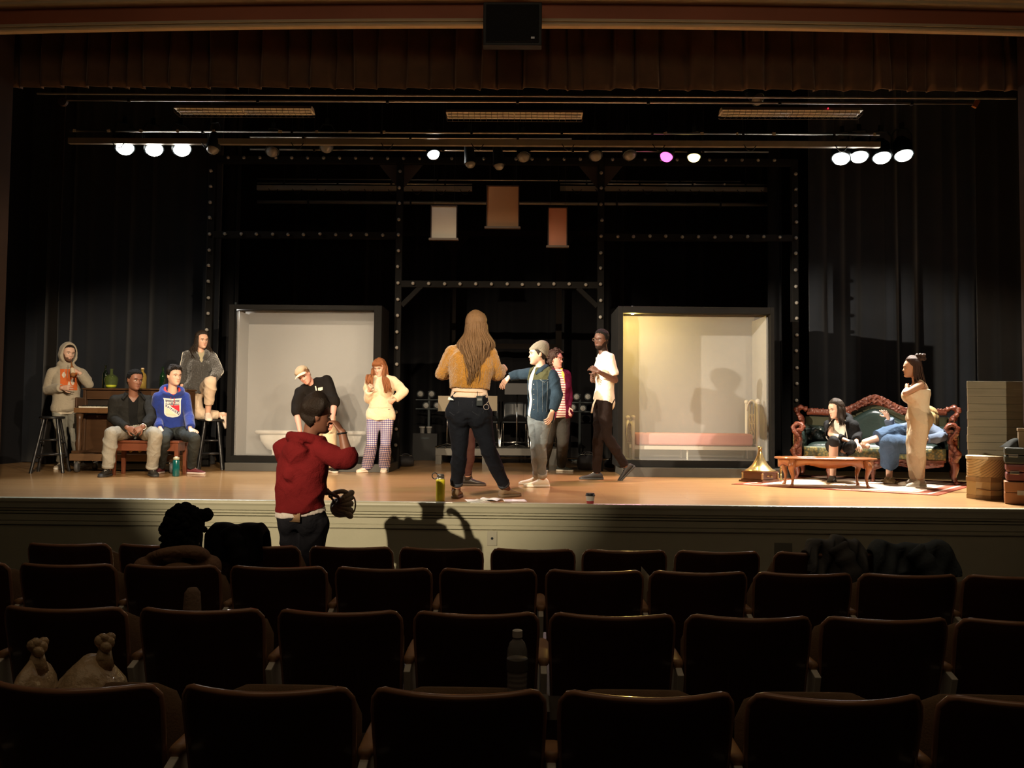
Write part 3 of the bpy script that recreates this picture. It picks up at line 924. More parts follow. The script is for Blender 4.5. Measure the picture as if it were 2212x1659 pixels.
# ================================================================ auditorium seats
seat_wood = mat('seat_wood', (0.055, 0.017, 0.010), 0.38, var=0.35, vscale=3, coat=0.25, stretch=(1, 1, 6))
seat_edge = mat('seat_edge_worn', (0.36, 0.19, 0.12), 0.2, var=0.2, vscale=15, coat=0.3)  # worn edge; the highlight it catches is put into the pale colour
arm_wood = mat('armrest_wood', (0.42, 0.23, 0.12), 0.45, var=0.2, vscale=8)
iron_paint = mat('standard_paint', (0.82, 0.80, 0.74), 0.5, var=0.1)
uphol = mat('seat_upholstery', (0.16, 0.10, 0.06), 0.9, var=0.2, vscale=25, bump=0.2, bscale=150)
HW = 0.247
def seat_proto():
    t = thing('theatre_seat', 'seat', 'theatre seat', (0, 0, HALL_Z))
    # back shell: curved plywood, wings forward (+y)
    def prof(z):                     # lean: top towards the camera
        return -0.10 * (z - 0.40) / 0.46
    def outline(u, v):
        # u -1..1 ; v 0..1 ; rounded top corners
        z = 0.36 + 0.49 * v
        x = HW * u * (0.93 + 0.07 * v)
        cut = max(0.0, abs(u) - 0.84) / 0.16
        if v > 0.86:
            z -= 0.034 * cut ** 2.2 * (v - 0.86) / 0.14
            x *= 1 - 0.02 * cut * (v - 0.86) / 0.14
        y = 0.085 * u * u + prof(z) - 0.01
        return x, y, z
    def back(u, v):
        return outline(2 * u - 1, v)
    sh = MB().grid(back, 24, 12, (0, 0.02, 0.004))
    sh.build('back_shell', seat_wood, t, True, bevel=0.004)
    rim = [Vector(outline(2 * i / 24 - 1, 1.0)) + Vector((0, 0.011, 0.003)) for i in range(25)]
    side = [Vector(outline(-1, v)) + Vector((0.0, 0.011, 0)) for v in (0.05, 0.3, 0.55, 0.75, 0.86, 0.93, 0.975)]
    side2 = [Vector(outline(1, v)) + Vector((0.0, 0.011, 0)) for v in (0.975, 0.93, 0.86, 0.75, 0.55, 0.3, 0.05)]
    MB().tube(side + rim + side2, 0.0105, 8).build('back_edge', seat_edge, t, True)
    def cush(u, v):
        x, y, z = outline((2 * u - 1) * 0.9, 0.12 + 0.76 * v)
        b = 0.045 * (1 - (2 * u - 1) ** 4) * (1 - (2 * v - 1) ** 4)
        return (x, y + 0.024 + b, z)
    MB().grid(cush, 14, 10, (0, -0.002, 0)).build('back_cushion', uphol, t, True)
    # folded-up seat pan with rounded corners
    pan = MB()
    R = Matrix.Rotation(math.radians(84), 3, 'X')
    rings = []
    for k, (hw_, yy, tt) in enumerate(((0.19, 0.0, 0.03), (0.225, 0.04, 0.05), (0.235, 0.2, 0.055), (0.23, 0.34, 0.05), (0.20, 0.40, 0.035), (0.14, 0.425, 0.012))):
        ring = [Vector((hw_ * math.copysign(abs(math.cos(a)) ** 0.5, math.cos(a)), yy, tt * math.copysign(abs(math.sin(a)) ** 0.7, math.sin(a)))) for a in [2 * PI * i / 20 for i in range(20)]]
        rings.append([R @ p + Vector((0, 0.17, 0.36)) for p in ring])
    pan.rings(rings)
    pan.build('seat_pan', uphol, t, True)
    return t
def standard_proto():
    """iron side frame with a wooden armrest, shared by two neighbouring seats"""
    t = thing('seat_standard', 'standard', 'seat armrest', (0, 0, HALL_Z))
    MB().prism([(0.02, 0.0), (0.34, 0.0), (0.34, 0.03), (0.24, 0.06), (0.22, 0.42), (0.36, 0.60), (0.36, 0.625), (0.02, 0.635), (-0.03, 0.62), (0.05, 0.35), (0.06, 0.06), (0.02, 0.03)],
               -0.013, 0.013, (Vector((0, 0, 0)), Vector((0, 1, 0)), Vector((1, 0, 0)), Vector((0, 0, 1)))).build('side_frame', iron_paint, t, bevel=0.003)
    a = MB()
    rings = []
    for y, w in ((0.02, 0.018), (0.05, 0.024), (0.2, 0.029), (0.33, 0.03), (0.37, 0.024), (0.385, 0.012)):
        z = 0.648 - 0.01 * (y / 0.38)
        rings.append([Vector((w * math.copysign(abs(math.cos(q)) ** 0.6, math.cos(q)), y, z + 0.014 * math.copysign(abs(math.sin(q)) ** 0.6, math.sin(q)))) for q in [2 * PI * i / 14 for i in range(14)]])
    a.rings(rings).build('armrest', arm_wood, t, True)
    return t
ROWS = [  # depth, top-edge pixel y at x = 1106, seat centres in pixels, row wording
    (2.37, 1446, [150, 571, 989, 1401, 1815, 2235], 'row nearest the camera'),
    (3.31, 1316, [130, 428, 730, 1028, 1325, 1622, 1920, 2215], 'second row from the camera'),
    (4.26, 1217, [-92, 138, 365, 597, 826, 1054, 1286, 1512, 1740, 1968, 2196], 'third row from the camera'),
    (4.93, 1166, [143, 340, 555, 756, 952, 1152, 1351, 1553, 1768, 1964], 'row nearest the stage')]
ORD = ['first', 'second', 'third', 'fourth', 'fifth', 'sixth', 'seventh', 'eighth', 'ninth', 'tenth', 'eleventh', 'twelfth']
sp0, st0 = seat_proto(), standard_proto()
first_s = first_t = True
SEATS = {}
for ri, (Y, ytop, cxs, wording) in enumerate(ROWS):
    ztop_seat = P(1106, ytop, Y).z
    xs = [P(c, ytop, Y).x for c in cxs]
    pitch = 0.55
    for i, x in enumerate(xs):
        lab = 'dark wooden theatre seat, %s from the left in the %s' % (ORD[i], wording)
        zoff = 0.0
        tilt = random.uniform(-0.015, 0.015)
        if first_s:
            o, first_s = sp0, False
            o.location = (x, Y + 0.05, HALL_Z)
            o['label'] = lab
        else:
            o = copy_tree(sp0, (x, Y + 0.05, HALL_Z), tilt, lab)
        o['group'] = 'theatre seats'
        SEATS[(ri, i)] = (x, Y)
    for i in range(len(xs) + 1):
        x = xs[0] - pitch / 2 if i == 0 else (xs[-1] + pitch / 2 if i == len(xs) else (xs[i - 1] + xs[i]) / 2)
        lab = 'wooden armrest on iron frame, %s from left in the %s' % ((ORD + ['last'])[i], wording)
        if first_t:
            o, first_t = st0, False
            o.location = (x, Y + 0.05, HALL_Z)
            o['label'] = lab
        else:
            o = copy_tree(st0, (x, Y + 0.05, HALL_Z), 0, lab)
        o['group'] = 'armrests between the theatre seats'
# ================================================================ props at the left: stools, piano, bench, bottles
stool_m = mat('black_stool_paint', (0.014, 0.014, 0.015), 0.3, var=0.2, coat=0.2)
def stool(cx, cy, h, label, rs=0.15, foot=0.22, rz=0.3):
    t = thing('bar_stool', label, 'stool', (cx, cy, 0), rz, 'black wooden bar stools')
    MB().lathe([(0.0, h - 0.035), (rs - 0.012, h - 0.035), (rs, h - 0.028), (rs, h - 0.008), (rs - 0.01, h), (0, h)], n=28).build('seat', stool_m, t, auto=40)
    tops, bots = [], []
    for i in range(4):
        a = PI / 4 + i * PI / 2
        tp, bt = Vector((math.cos(a) * rs * 0.72, math.sin(a) * rs * 0.72, h - 0.036)), Vector((math.cos(a) * foot * 1.2, math.sin(a) * foot * 1.2, 0))
        tops.append(tp); bots.append(bt)
        MB().tube([bt, tp], [0.021, 0.019], 12).build('leg', stool_m, t, auto=40)
    for i in range(4):
        j = (i + 1) % 4
        k = 0.28 if i % 2 else 0.34
        for kk in (k, k + 0.27):
            MB().tube([bots[i].lerp(tops[i], kk), bots[j].lerp(tops[j], kk)], 0.0115, 8).build('rung', stool_m, t, True)
g = G(104, 1021)
stool(g.x, g.y + 0.05, 0.735, 'black wooden bar stool standing empty at the far left of the stage')
g2 = G(455, 1015)
STOOL_R = (g2.x, g2.y, P(455, 905, g2.y).z)
stool(g2.x, g2.y, STOOL_R[2], 'black wooden bar stool with the woman in the grey fleece coat kneeling on it', 0.165, 0.19)

wood_p = mat('piano_wood', (0.065, 0.032, 0.015), 0.35, var=0.35, vscale=2.5, coat=0.3, stretch=(1, 1, 8))
wood_l = mat('piano_ledge_wood', (0.15, 0.075, 0.03), 0.4, var=0.3, vscale=3, stretch=(6, 1, 1))
raw_wood = mat('dolly_wood', (0.13, 0.07, 0.032), 0.65, var=0.3, vscale=4, stretch=(1, 6, 6))
rubber = mat('rubber_grey', (0.06, 0.06, 0.06), 0.6)
YPn = 11.05
pa, pb = P(178, 838, YPn), P(404, 842, YPn)
piano = thing('upright_piano', 'brown upright piano on a wheeled dolly with glass bottles on its lid', 'piano', ((pa.x + pb.x) / 2, YPn, 0))
W = (pb.x - pa.x) / 2
ZT = pa.z
Z0 = 0.25
b = MB()
b.b2((-W + 0.02, 0.30, Z0), (W - 0.02, 0.34, ZT - 0.03))
b.b2((-W + 0.01, 0.0, Z0), (-W + 0.05, 0.30, ZT - 0.025)).b2((W - 0.05, 0.0, Z0), (W - 0.01, 0.30, ZT - 0.025))
b.b2((-W + 0.051, 0.02, ZT - 0.15), (W - 0.051, 0.05, ZT - 0.026))
b.b2((-W + 0.051, 0.03, Z0), (W - 0.051, 0.06, ZT - 0.36))
b.build('case', wood_p, piano, bevel=0.004)
MB().b2((-W, -0.02, ZT - 0.024), (W, 0.35, ZT)).build('lid', wood_p, piano, bevel=0.008)
MB().b2((-W + 0.052, 0.055, ZT - 0.24), (W - 0.052, 0.075, ZT - 0.151)).build('music_desk', mat('piano_dark', (0.02, 0.014, 0.01), 0.5), piano)
kb = MB().b2((-W + 0.01, -0.22, ZT - 0.335), (W - 0.01, 0.029, ZT - 0.27))
kb.build('key_bed', wood_l, piano, bevel=0.006)
MB().b2((-W + 0.011, -0.2, ZT - 0.268), (-W + 0.04, 0.028, ZT - 0.13)).b2((W - 0.04, -0.2, ZT - 0.268), (W - 0.011, 0.028, ZT - 0.13)).build('cheek', wood_p, piano, bevel=0.01)
kk = MB()
for i in range(52):
    x = -W + 0.06 + i * (2 * W - 0.12) / 52
    kk.b2((x, -0.19, ZT - 0.268), (x + (2 * W - 0.12) / 52 - 0.0015, -0.03, ZT - 0.25))
kk.build('white_keys', mat('ivory', (0.75, 0.70, 0.58), 0.3), piano)
kk = MB()
for i in range(52):
    if i % 7 in (0, 1, 3, 4, 5):
        x = -W + 0.06 + (i + 1) * (2 * W - 0.12) / 52
        kk.b2((x - 0.006, -0.14, ZT - 0.249), (x + 0.006, -0.03, ZT - 0.236))
kk.build('black_keys', black_metal, piano)
MB().b2((-W + 0.055, -0.025, ZT - 0.262), (W - 0.055, 0.02, ZT - 0.245)).build('key_slip', mat('brass_strip', (0.6, 0.45, 0.2), 0.3, 0.8), piano)
for s in (-1, 1):
    MB().lathe([(0.035, Z0), (0.03, Z0 + 0.05), (0.045, Z0 + 0.12), (0.03, Z0 + 0.2), (0.04, ZT - 0.42), (0.05, ZT - 0.345)], (s * (W - 0.06), -0.16, 0), 14).build('leg', wood_p, piano, True)
    MB().b2((s * (W - 0.06) - 0.05, -0.24, Z0 - 0.001), (s * (W - 0.06) + 0.05, 0.0, Z0 + 0.035)).build('toe_block', wood_p, piano)
for x in (-0.12, 0.0, 0.12):
    MB().tube([(x, 0.04, Z0 + 0.05), (x, -0.07, Z0 + 0.03)], [0.012, 0.02], 8).build('pedal', mat('brass', (0.7, 0.5, 0.2), 0.3, 0.9), piano, True)
d_ = MB()
for y in (-0.22, 0.24):
    d_.b2((-W - 0.0, y - 0.05, 0.155), (W + 0.0, y + 0.05, Z0 - 0.003))
for x in (-W + 0.09, W - 0.09):
    d_.b2((x - 0.06, -0.169, 0.16), (x + 0.06, 0.189, Z0 - 0.008))
d_.build('dolly', raw_wood, piano, bevel=0.004)
for x in (-W + 0.08, W - 0.08, ):
    for y in (-0.22, 0.24):
        cst = MB().lathe([(0.02, -0.022), (0.066, -0.022), (0.074, -0.012), (0.074, 0.012), (0.066, 0.022), (0.02, 0.022)], (x, y, 0.074), 20, (1, 0.25, 0)).build('caster', rubber, piano, auto=40)
        MB().b2((x - 0.032, y - 0.02, 0.12), (x + 0.032, y + 0.02, 0.153)).build('caster_fork', steel, cst)
# bottles on the lid
def glass(name, col, rough=0.04):
    return mat(name, col, rough, trans=1.0, ior=1.25)
def bottle(name, label, px, ytop, prof, m, cat='bottle', stop=None, dy=0.16):
    c = P(px, 838, YPn + dy)
    h = P(px, ytop, YPn + dy).z - ZT
    t = thing(name, label, cat, (c.x, YPn + dy, ZT + 0.001), 0, 'glass bottles on the piano')
    MB().lathe([(r, z * h) for r, z in prof], n=24).build('glass_body', m, t, True)
    if stop:
        MB().lathe([(0.0, h * 0.955), (stop, h * 0.955), (stop, h + 0.006), (stop * 0.8, h + 0.012), (0, h + 0.012)], n=14).build('cork', mat('cork', (0.55, 0.42, 0.28), 0.7), t, True)
    return t
gd = mat('bottle_dark_glass', (0.004, 0.007, 0.004), 0.06, spec=0.8, coat=0.6)
gg = mat('bottle_green_glass', (0.004, 0.02, 0.007), 0.06, spec=0.8, coat=0.6)
bp_ = [(0.0, 0.0), (0.036, 0.0), (0.04, 0.02), (0.04, 0.56), (0.036, 0.64), (0.018, 0.76), (0.014, 0.8), (0.014, 0.96), (0.017, 0.965), (0.017, 1.0), (0.0, 1.0)]
bottle('wine_bottle', 'tall dark glass bottle at the left end of the piano lid', 227, 789, bp_, gd)
dj = bottle('demijohn', 'round green glass demijohn with a short neck on the piano lid', 240, 797, [(0.0, 0.0), (0.058, 0.0), (0.066, 0.02), (0.078, 0.22), (0.088, 0.42), (0.084, 0.55), (0.06, 0.66), (0.026, 0.72), (0.018, 0.76), (0.017, 0.93), (0.022, 0.94), (0.022, 1.0), (0.0, 1.0)], mat('demijohn_glass', (0.10, 0.14, 0.03), 0.03, alpha=0.3, coat=1.0, spec=0.9), dy=0.08)
MB().lathe([(0.0, 0.012), (0.060, 0.012), (0.066, 0.03), (0.066, 0.045), (0.0, 0.046)], n=24).build('liquid', mat('yellow_green_liquid', (0.75, 0.80, 0.06), 0.1), dj, True)
bottle('cordial_bottle', 'amber glass flagon behind the head of the man in the dark jacket', 307, 797, [(0.0, 0.0), (0.05, 0.0), (0.055, 0.02), (0.055, 0.62), (0.046, 0.74), (0.02, 0.84), (0.018, 0.94), (0.024, 0.95), (0.024, 1.0), (0, 1.0)], mat('amber_glass', (0.30, 0.20, 0.04), 0.04, alpha=0.6, coat=1.0, spec=0.9), stop=0.02)
bottle('wine_bottle', 'tall green glass bottle behind the man in the blue hoodie', 351, 793, bp_, gg)

# piano bench
cherry = mat('bench_wood', (0.13, 0.038, 0.017), 0.38, var=0.3, vscale=3, coat=0.2, stretch=(1, 5, 5))
YB = 10.55
ba, bb = P(254, 950, YB), P(396, 952, YB)
BENCH_Z = (ba.z + bb.z) / 2
bench = thing('piano_bench', 'reddish brown wooden piano bench with the two seated men on it', 'bench', ((ba.x + bb.x) / 2, YB, 0))
hw = (bb.x - ba.x) / 2
MB().b2((-hw - 0.015, -0.17, BENCH_Z - 0.03), (hw + 0.015, 0.17, BENCH_Z)).build('seat', cherry, bench, bevel=0.006)
ap = MB().b2((-hw + 0.05, -0.145, BENCH_Z - 0.13), (hw - 0.05, -0.125, BENCH_Z - 0.031)).b2((-hw + 0.05, 0.125, BENCH_Z - 0.13), (hw - 0.05, 0.145, BENCH_Z - 0.031))
ap.b2((-hw + 0.01, -0.1, BENCH_Z - 0.13), (-hw + 0.03, 0.1, BENCH_Z - 0.031)).b2((hw - 0.03, -0.1, BENCH_Z - 0.13), (hw - 0.01, 0.1, BENCH_Z - 0.031))
ap.build('apron', cherry, bench)
for x in (-1, 1):
    for y in (-1, 1):
        MB().rings([[Vector((x * (hw - 0.025) + sx * w, y * 0.128 + sy * w, z)) for sx, sy in ((-1, -1), (1, -1), (1, 1), (-1, 1))] for w, z in ((0.02, 0), (0.026, BENCH_Z - 0.031))]).build('leg', cherry, bench, bevel=0.003)
# bottle and bucket on the floor in front of the bench
g = G(380, 1029)
t = thing('water_bottle', 'teal translucent water bottle on the floor between the feet of the blue hoodie man', 'bottle', g)
hb = P(380, 986, g.y).z
MB().lathe([(0.0, 0.0), (0.04, 0.0), (0.043, 0.01), (0.043, hb * 0.78), (0.036, hb * 0.84), (0.0, hb * 0.84)], n=24).build('body', mat('teal_plastic', (0.005, 0.10, 0.10), 0.12, coat=0.5, trans=0.3), t, True)
MB().lathe([(0.0, hb * 0.84), (0.037, hb * 0.84), (0.037, hb * 0.95), (0.02, hb * 0.96), (0.018, hb), (0, hb)], n=20).build('lid', mat('olive_grey_plastic', (0.35, 0.33, 0.22), 0.4), t, True)
g = G(388, 1019)
t = thing('tin_bucket', 'shiny tin bucket behind the teal water bottle', 'bucket', g)
hb = P(388, 992, g.y).z
MB().lathe([(0.0, 0.0), (0.055, 0.0), (0.085, hb), (0.09, hb), (0.09, hb + 0.006), (0.08, hb + 0.004), (0.05, 0.01), (0, 0.01)], n=28).build('pail', mat('tin', (0.62, 0.52, 0.36), 0.25, 0.85), t, True)
MB().tube([(0.088 * math.cos(a), 0.02, hb + 0.002 - 0.05 * math.sin(a)) for a in [PI * i / 12 for i in range(13)]], 0.003, 6).build('handle', steel, t, True)

# ================================================================ sofa group at the right
maho = mat('carved_mahogany', (0.12, 0.028, 0.014), 0.3, var=0.35, vscale=9, coat=0.45, bump=0.35, bscale=45)
leather = mat('green_leather', (0.012, 0.021, 0.018), 0.27, var=0.2, vscale=4, coat=0.35, bump=0.1, bscale=60)
def brocade():
    m = mat('brocade', (0.08, 0.085, 0.04), 0.6)
    nt = m.node_tree
    b = nt.nodes['Principled BSDF']
    tc = nt.nodes.new('ShaderNodeTexCoord')
    n = nt.nodes.new('ShaderNodeTexVoronoi')
    n.inputs['Scale'].default_value = 34
    nt.links.new(tc.outputs['Object'], n.inputs['Vector'])
    r = ramp(nt, [(0.0, (0.30, 0.21, 0.06)), (0.4, (0.17, 0.14, 0.045)), (0.62, (0.05, 0.06, 0.03))], 'LINEAR')
    nt.links.new(n.outputs[0], r.inputs[0])
    nt.links.new(r.outputs[0], b.inputs['Base Color'])
    return m
broc = brocade()
def carved(mb, name, parent, voxel=0.0085):
    v, nr, f = remesh(mb, voxel, 2, 0.45)
    k = 0.0022 * np.sin(95 * v[:, 0] + 3 * np.sin(60 * v[:, 2])) * np.sin(105 * v[:, 2] + 3 * np.sin(50 * v[:, 0]))
    v = v + nr * k[:, None]
    b2 = MB(); b2.v = [tuple(x) for x in v]; b2.f = [list(x) for x in f]; b2.m = [0] * len(f)
    return b2.build(name, maho, parent, True)
sofa = thing('carved_sofa', 'carved mahogany sofa upholstered in dark green leather, facing the coffee table', 'sofa', (4.57, 10.91, 0), math.radians(-25))
SW = 0.925
SEAT = 0.50
# seat deck, cushion, apron
MB().b2((-SW + 0.1, -0.36, 0.27), (SW - 0.1, 0.30, 0.38)).build('seat_frame', maho, sofa, bevel=0.01)
ft = MB()
def fr_(u, v):
    x = (-SW + 0.1) + (2 * SW - 0.2) * u
    return (x, -0.375 - 0.012 * math.sin(v * PI), 0.30 + 0.14 * v)
ft.grid(fr_, 30, 6, (0, 0.014, 0)).build('seat_front', broc, sofa, True)
ap = MB()
n = 40
lo = []
for i in range(n + 1):
    u = i / n
    lo.append((-SW + 0.12 + (2 * SW - 0.24) * u, 0.225 - 0.035 * abs(math.sin(u * PI * 3)) - 0.03 * math.exp(-((u - 0.5) / 0.06) ** 2)))
ap.prism([(SW - 0.12, 0.30), (-SW + 0.12, 0.30)] + lo, -0.385, -0.362)
for i in range(18):
    u = (i + 0.5) / 18
    ap.ell((-SW + 0.12 + (2 * SW - 0.24) * u, -0.388, 0.255 - 0.02 * abs(math.sin(u * PI * 3))), (0.04, 0.012, 0.018), nu=10, nv=6)
carved(ap, 'carved_apron', sofa)
for k in range(3):
    x0 = -SW + 0.12 + k * (2 * SW - 0.24) / 3
    x1 = x0 + (2 * SW - 0.24) / 3 - 0.006
    def cu(u, v, x0=x0, x1=x1):
        return (x0 + (x1 - x0) * u, -0.37 + 0.60 * v, 0.43 + 0.07 * (1 - (2 * u - 1) ** 6) * (1 - (2 * v - 1) ** 6) ** 1.0)
    MB().grid(cu, 16, 14, (0, 0, -0.05)).build('seat_cushion', leather, sofa, True)
# back: three tufted panels under an arched rail
def topz(x):
    u = abs(x) / SW
    return 0.985 - 0.075 * u + 0.12 * math.exp(-(x / 0.26) ** 2) + 0.02 * math.cos(x * 7)
for x0, x1 in ((-0.88, -0.52), (-0.49, 0.49), (0.52, 0.88)):
    def bk(u, v, x0=x0, x1=x1):
        x = x0 + (x1 - x0) * u
        zt_ = topz(x) - 0.12 - (0.06 if abs(x) < 0.5 else 0.1)
        z = SEAT - 0.02 + (zt_ - SEAT + 0.02) * v
        puff = 0.075 * (1 - (2 * u - 1) ** 6) * (1 - (2 * v - 1) ** 8)
        tuf = 0.018 * (math.cos(x * 36) * math.cos(z * 30)) if abs(x) > 0.5 else 0.006 * math.cos(x * 13) * math.cos(z * 10)
        yb = 0.22 + 0.12 * (z - SEAT) / 0.45
        return (x, yb - puff + tuf, z)
    MB().grid(bk, 30, 24, (0, 0.06, 0)).build('back_cushion', leather, sofa, True)
def bk_panel(u, v):
    x = -SW + 0.04 + (2 * SW - 0.08) * u
    z = 0.28 + (topz(x) - 0.10 - 0.28) * v
    return (x, 0.285 + 0.12 * (z - SEAT) / 0.45 if z > SEAT else 0.285, z)
MB().grid(bk_panel, 30, 10, (0, 0.03, 0)).build('back_panel', mat('sofa_back_fabric', (0.05, 0.05, 0.03), 0.8, var=0.3), sofa, True)
rail = MB()
n = 60
rs = []
for i in range(n + 1):
    x = -SW + 0.06 + (2 * SW - 0.12) * i / n
    z = topz(x)
    hgt = 0.085 + 0.05 * math.exp(-(x / 0.25) ** 2)
    y = 0.34 + 0.10 * (z - 0.95)
    rs.append([Vector((x, y + 0.03 * math.cos(a) - 0.0, z - hgt / 2 + hgt / 2 * math.sin(a))) for a in [2 * PI * k / 12 for k in range(12)]])
rail.rings(rs)
for i in range(46):                                   # scalloped crest and leaf carving
    x = -SW + 0.08 + (2 * SW - 0.16) * i / 45
    rail.ell((x, 0.325, topz(x) - 0.004), (0.030, 0.016, 0.012 + 0.006 * (i % 2)), Matrix.Rotation(0.5 * math.copysign(1, x), 3, 'Y'), nu=8, nv=6)
for i in range(26):
    x = -0.33 + 0.66 * i / 25
    for q in (0.035, 0.085):
        rail.ell((x, 0.312, topz(x) - q - 0.012 * math.sin(i * 2.1)), (0.032, 0.012, 0.010), Matrix.Rotation(i * 0.9, 3, 'Y'), 8, 6)
carved(rail, 'carved_top_rail', sofa)
for x in (-0.505, 0.505):                             # posts between the back panels with finials
    pst = MB()
    pst.tube([(x, 0.20, SEAT - 0.05), (x, 0.25, 0.7), (x, 0.30, topz(x) - 0.05)], [0.03, 0.028, 0.034], 10)
    for k in range(6):
        pst.ell((x, 0.18 + 0.022 * k, SEAT + 0.05 + 0.075 * k), (0.036, 0.024, 0.028), nu=10, nv=6)
    pst.lathe([(0.0, 0), (0.05, 0.0), (0.055, 0.03), (0.04, 0.06), (0.05, 0.085), (0.03, 0.11), (0.0, 0.12)], (x, 0.30, topz(x) - 0.05), 12)
    carved(pst, 'back_post', sofa)
for s in (-1, 1):                                     # scrolled wing posts and arms
    w = MB()
    pts = crom([(s * 0.93, 0.30, SEAT - 0.06), (s * 0.94, 0.26, 0.62), (s * 0.90, 0.24, 0.74), (s * 0.96, 0.25, 0.86), (s * 0.99, 0.27, 0.93), (s * 0.93, 0.28, 0.955), (s * 0.86, 0.3, 0.93)], 5)
    w.tube(pts, [0.036 + 0.01 * math.sin(i * 1.1) for i in range(len(pts))], 10)
    for i in range(0, len(pts), 3):
        w.ell(pts[i] + Vector((s * 0.01, -0.03, 0)), (0.035, 0.024, 0.024), nu=8, nv=6)
    carved(w, 'wing_post', sofa)
    a = MB()
    def armf(u, v, s=s):
        ang = PI * (-0.15 + 1.3 * u)
        y = -0.34 + 0.60 * v
        rr = 0.085
        return (s * (0.885 + rr * math.cos(ang)), y, 0.655 + 0.05 * v * 0 + rr * math.sin(ang) * 0.85)
    a.grid(armf, 16, 12, (0, 0, -0.03))
    a.b2((s * 0.82, -0.33, 0.40), (s * 0.93, 0.26, 0.66))
    a.build('arm_cushion', leather, sofa, True)
    af = MB()
    pts = crom([(s * 0.90, -0.40, 0.29), (s * 0.95, -0.42, 0.38), (s * 0.89, -0.41, 0.48), (s * 0.88, -0.40, 0.56), (s * 0.93, -0.40, 0.63), (s * 0.95, -0.39, 0.69), (s * 0.89, -0.385, 0.735), (s * 0.83, -0.385, 0.70), (s * 0.85, -0.39, 0.655), (s * 0.89, -0.39, 0.665)], 5)
    af.tube(pts, [0.042 - 0.016 * i / len(pts) + 0.006 * math.sin(i * 1.6) for i in range(len(pts))], 10)
    af.b2((s * 0.85, -0.395, 0.28), (s * 0.95, -0.35, 0.64))
    for i in range(0, len(pts), 2):
        af.ell(pts[i] + Vector((0, -0.03, 0)), (0.03, 0.02, 0.022), nu=8, nv=6)
    carved(af, 'carved_arm_front', sofa)
    MB().b2((s * 0.94, -0.33, 0.28), (s * 0.965, 0.29, 0.62)).build('arm_side', broc, sofa)
    for y, nm in ((-0.37, 'leg'), (0.27, 'leg')):
        l = MB()
        pts = crom([(s * 0.90, y, 0.30), (s * 0.925, y - 0.015, 0.22), (s * 0.905, y - 0.01, 0.10), (s * 0.93, y - 0.02, 0.028)], 5)
        l.tube(pts, [0.055 - 0.03 * min(1, i / (len(pts) - 4)) for i in range(len(pts))], 10).ell((s * 0.935, y - 0.025, 0.028), (0.036, 0.04, 0.028), nu=12, nv=8)
        l.build(nm, maho, sofa, True)
for x in (-0.52, 0.0):
    MB().lathe([(0.0, 0.0), (0.022, 0.0), (0.03, 0.02), (0.022, 0.05), (0.04, 0.13), (0.03, 0.2), (0.045, 0.27)], (x, -0.33, 0), 12).build('leg', maho, sofa, True)

# coffee table
honey = mat('table_wood', (0.25, 0.085, 0.028), 0.3, var=0.25, vscale=3, coat=0.45, stretch=(1, 5, 5))
gA, gB = G(1700, 1050), G(1826, 1055)
ang = math.atan2(gB.y - gA.y, gB.x - gA.x)
tc_ = P(1785, 988, 9.78)
TZ = tc_.z
tbl = thing('coffee_table', 'oval honey brown coffee table with curved legs on the rug', 'table', (tc_.x, 9.82, 0), -0.10)
TL, TW = 0.575, 0.27
def supel(a, b, z, e=0.75, n=48):
    return [Vector((a * math.copysign(abs(math.cos(q)) ** e, math.cos(q)), b * math.copysign(abs(math.sin(q)) ** e, math.sin(q)), z)) for q in [2 * PI * i / n for i in range(n)]]
MB().rings([supel(TL - 0.012, TW - 0.012, TZ - 0.026), supel(TL, TW, TZ - 0.018), supel(TL, TW, TZ - 0.008), supel(TL - 0.01, TW - 0.01, TZ)]).build('table_top', honey, tbl, auto=35)
sk = MB()
lo, hi = [], []
N = 96
outer = supel(TL - 0.04, TW - 0.035, 0, 0.75, N)
sk_r = []
for i, p in enumerate(outer):
    dz = 0.075 + 0.018 * math.cos(i / N * 2 * PI * 8)
    sk_r.append((p, dz))
vs, fs = [], []
for p, dz in sk_r:
    q = p * 0.965
    vs += [Vector((p.x, p.y, TZ - 0.027)), Vector((p.x, p.y, TZ - 0.027 - dz)), Vector((q.x, q.y, TZ - 0.027 - dz)), Vector((q.x, q.y, TZ - 0.027))]
for i in range(N):
    j = (i + 1) % N
    for a_, b_ in ((0, 1), (1, 2), (2, 3)):
        fs.append((4 * i + a_, 4 * j + a_, 4 * j + b_, 4 * i + b_))
sk.add(vs, fs)
sk.build('apron', honey, tbl, True)
for x, y in ((-1, -1), (1, -1), (1, 1), (-1, 1)):
    px_, py_ = x * 0.40, y * 0.185
    pts = crom([(px_, py_, TZ - 0.03), (px_ + x * 0.03, py_ + y * 0.02, TZ - 0.11), (px_ + x * 0.01, py_ + y * 0.005, 0.13), (px_ + x * 0.015, py_ + y * 0.01, 0.05), (px_ + x * 0.03, py_ + y * 0.02, 0.0)], 5)
    MB().tube(pts, [0.036, 0.037, 0.04, 0.042, 0.042, 0.04, 0.035, 0.03, 0.027, 0.024, 0.021, 0.019, 0.017, 0.016, 0.015, 0.015, 0.016, 0.018, 0.02, 0.021, 0.019][:len(pts)], 12).build('leg', honey, tbl, True)
pm = mat('white_paper', (0.85, 0.83, 0.78), 0.7)
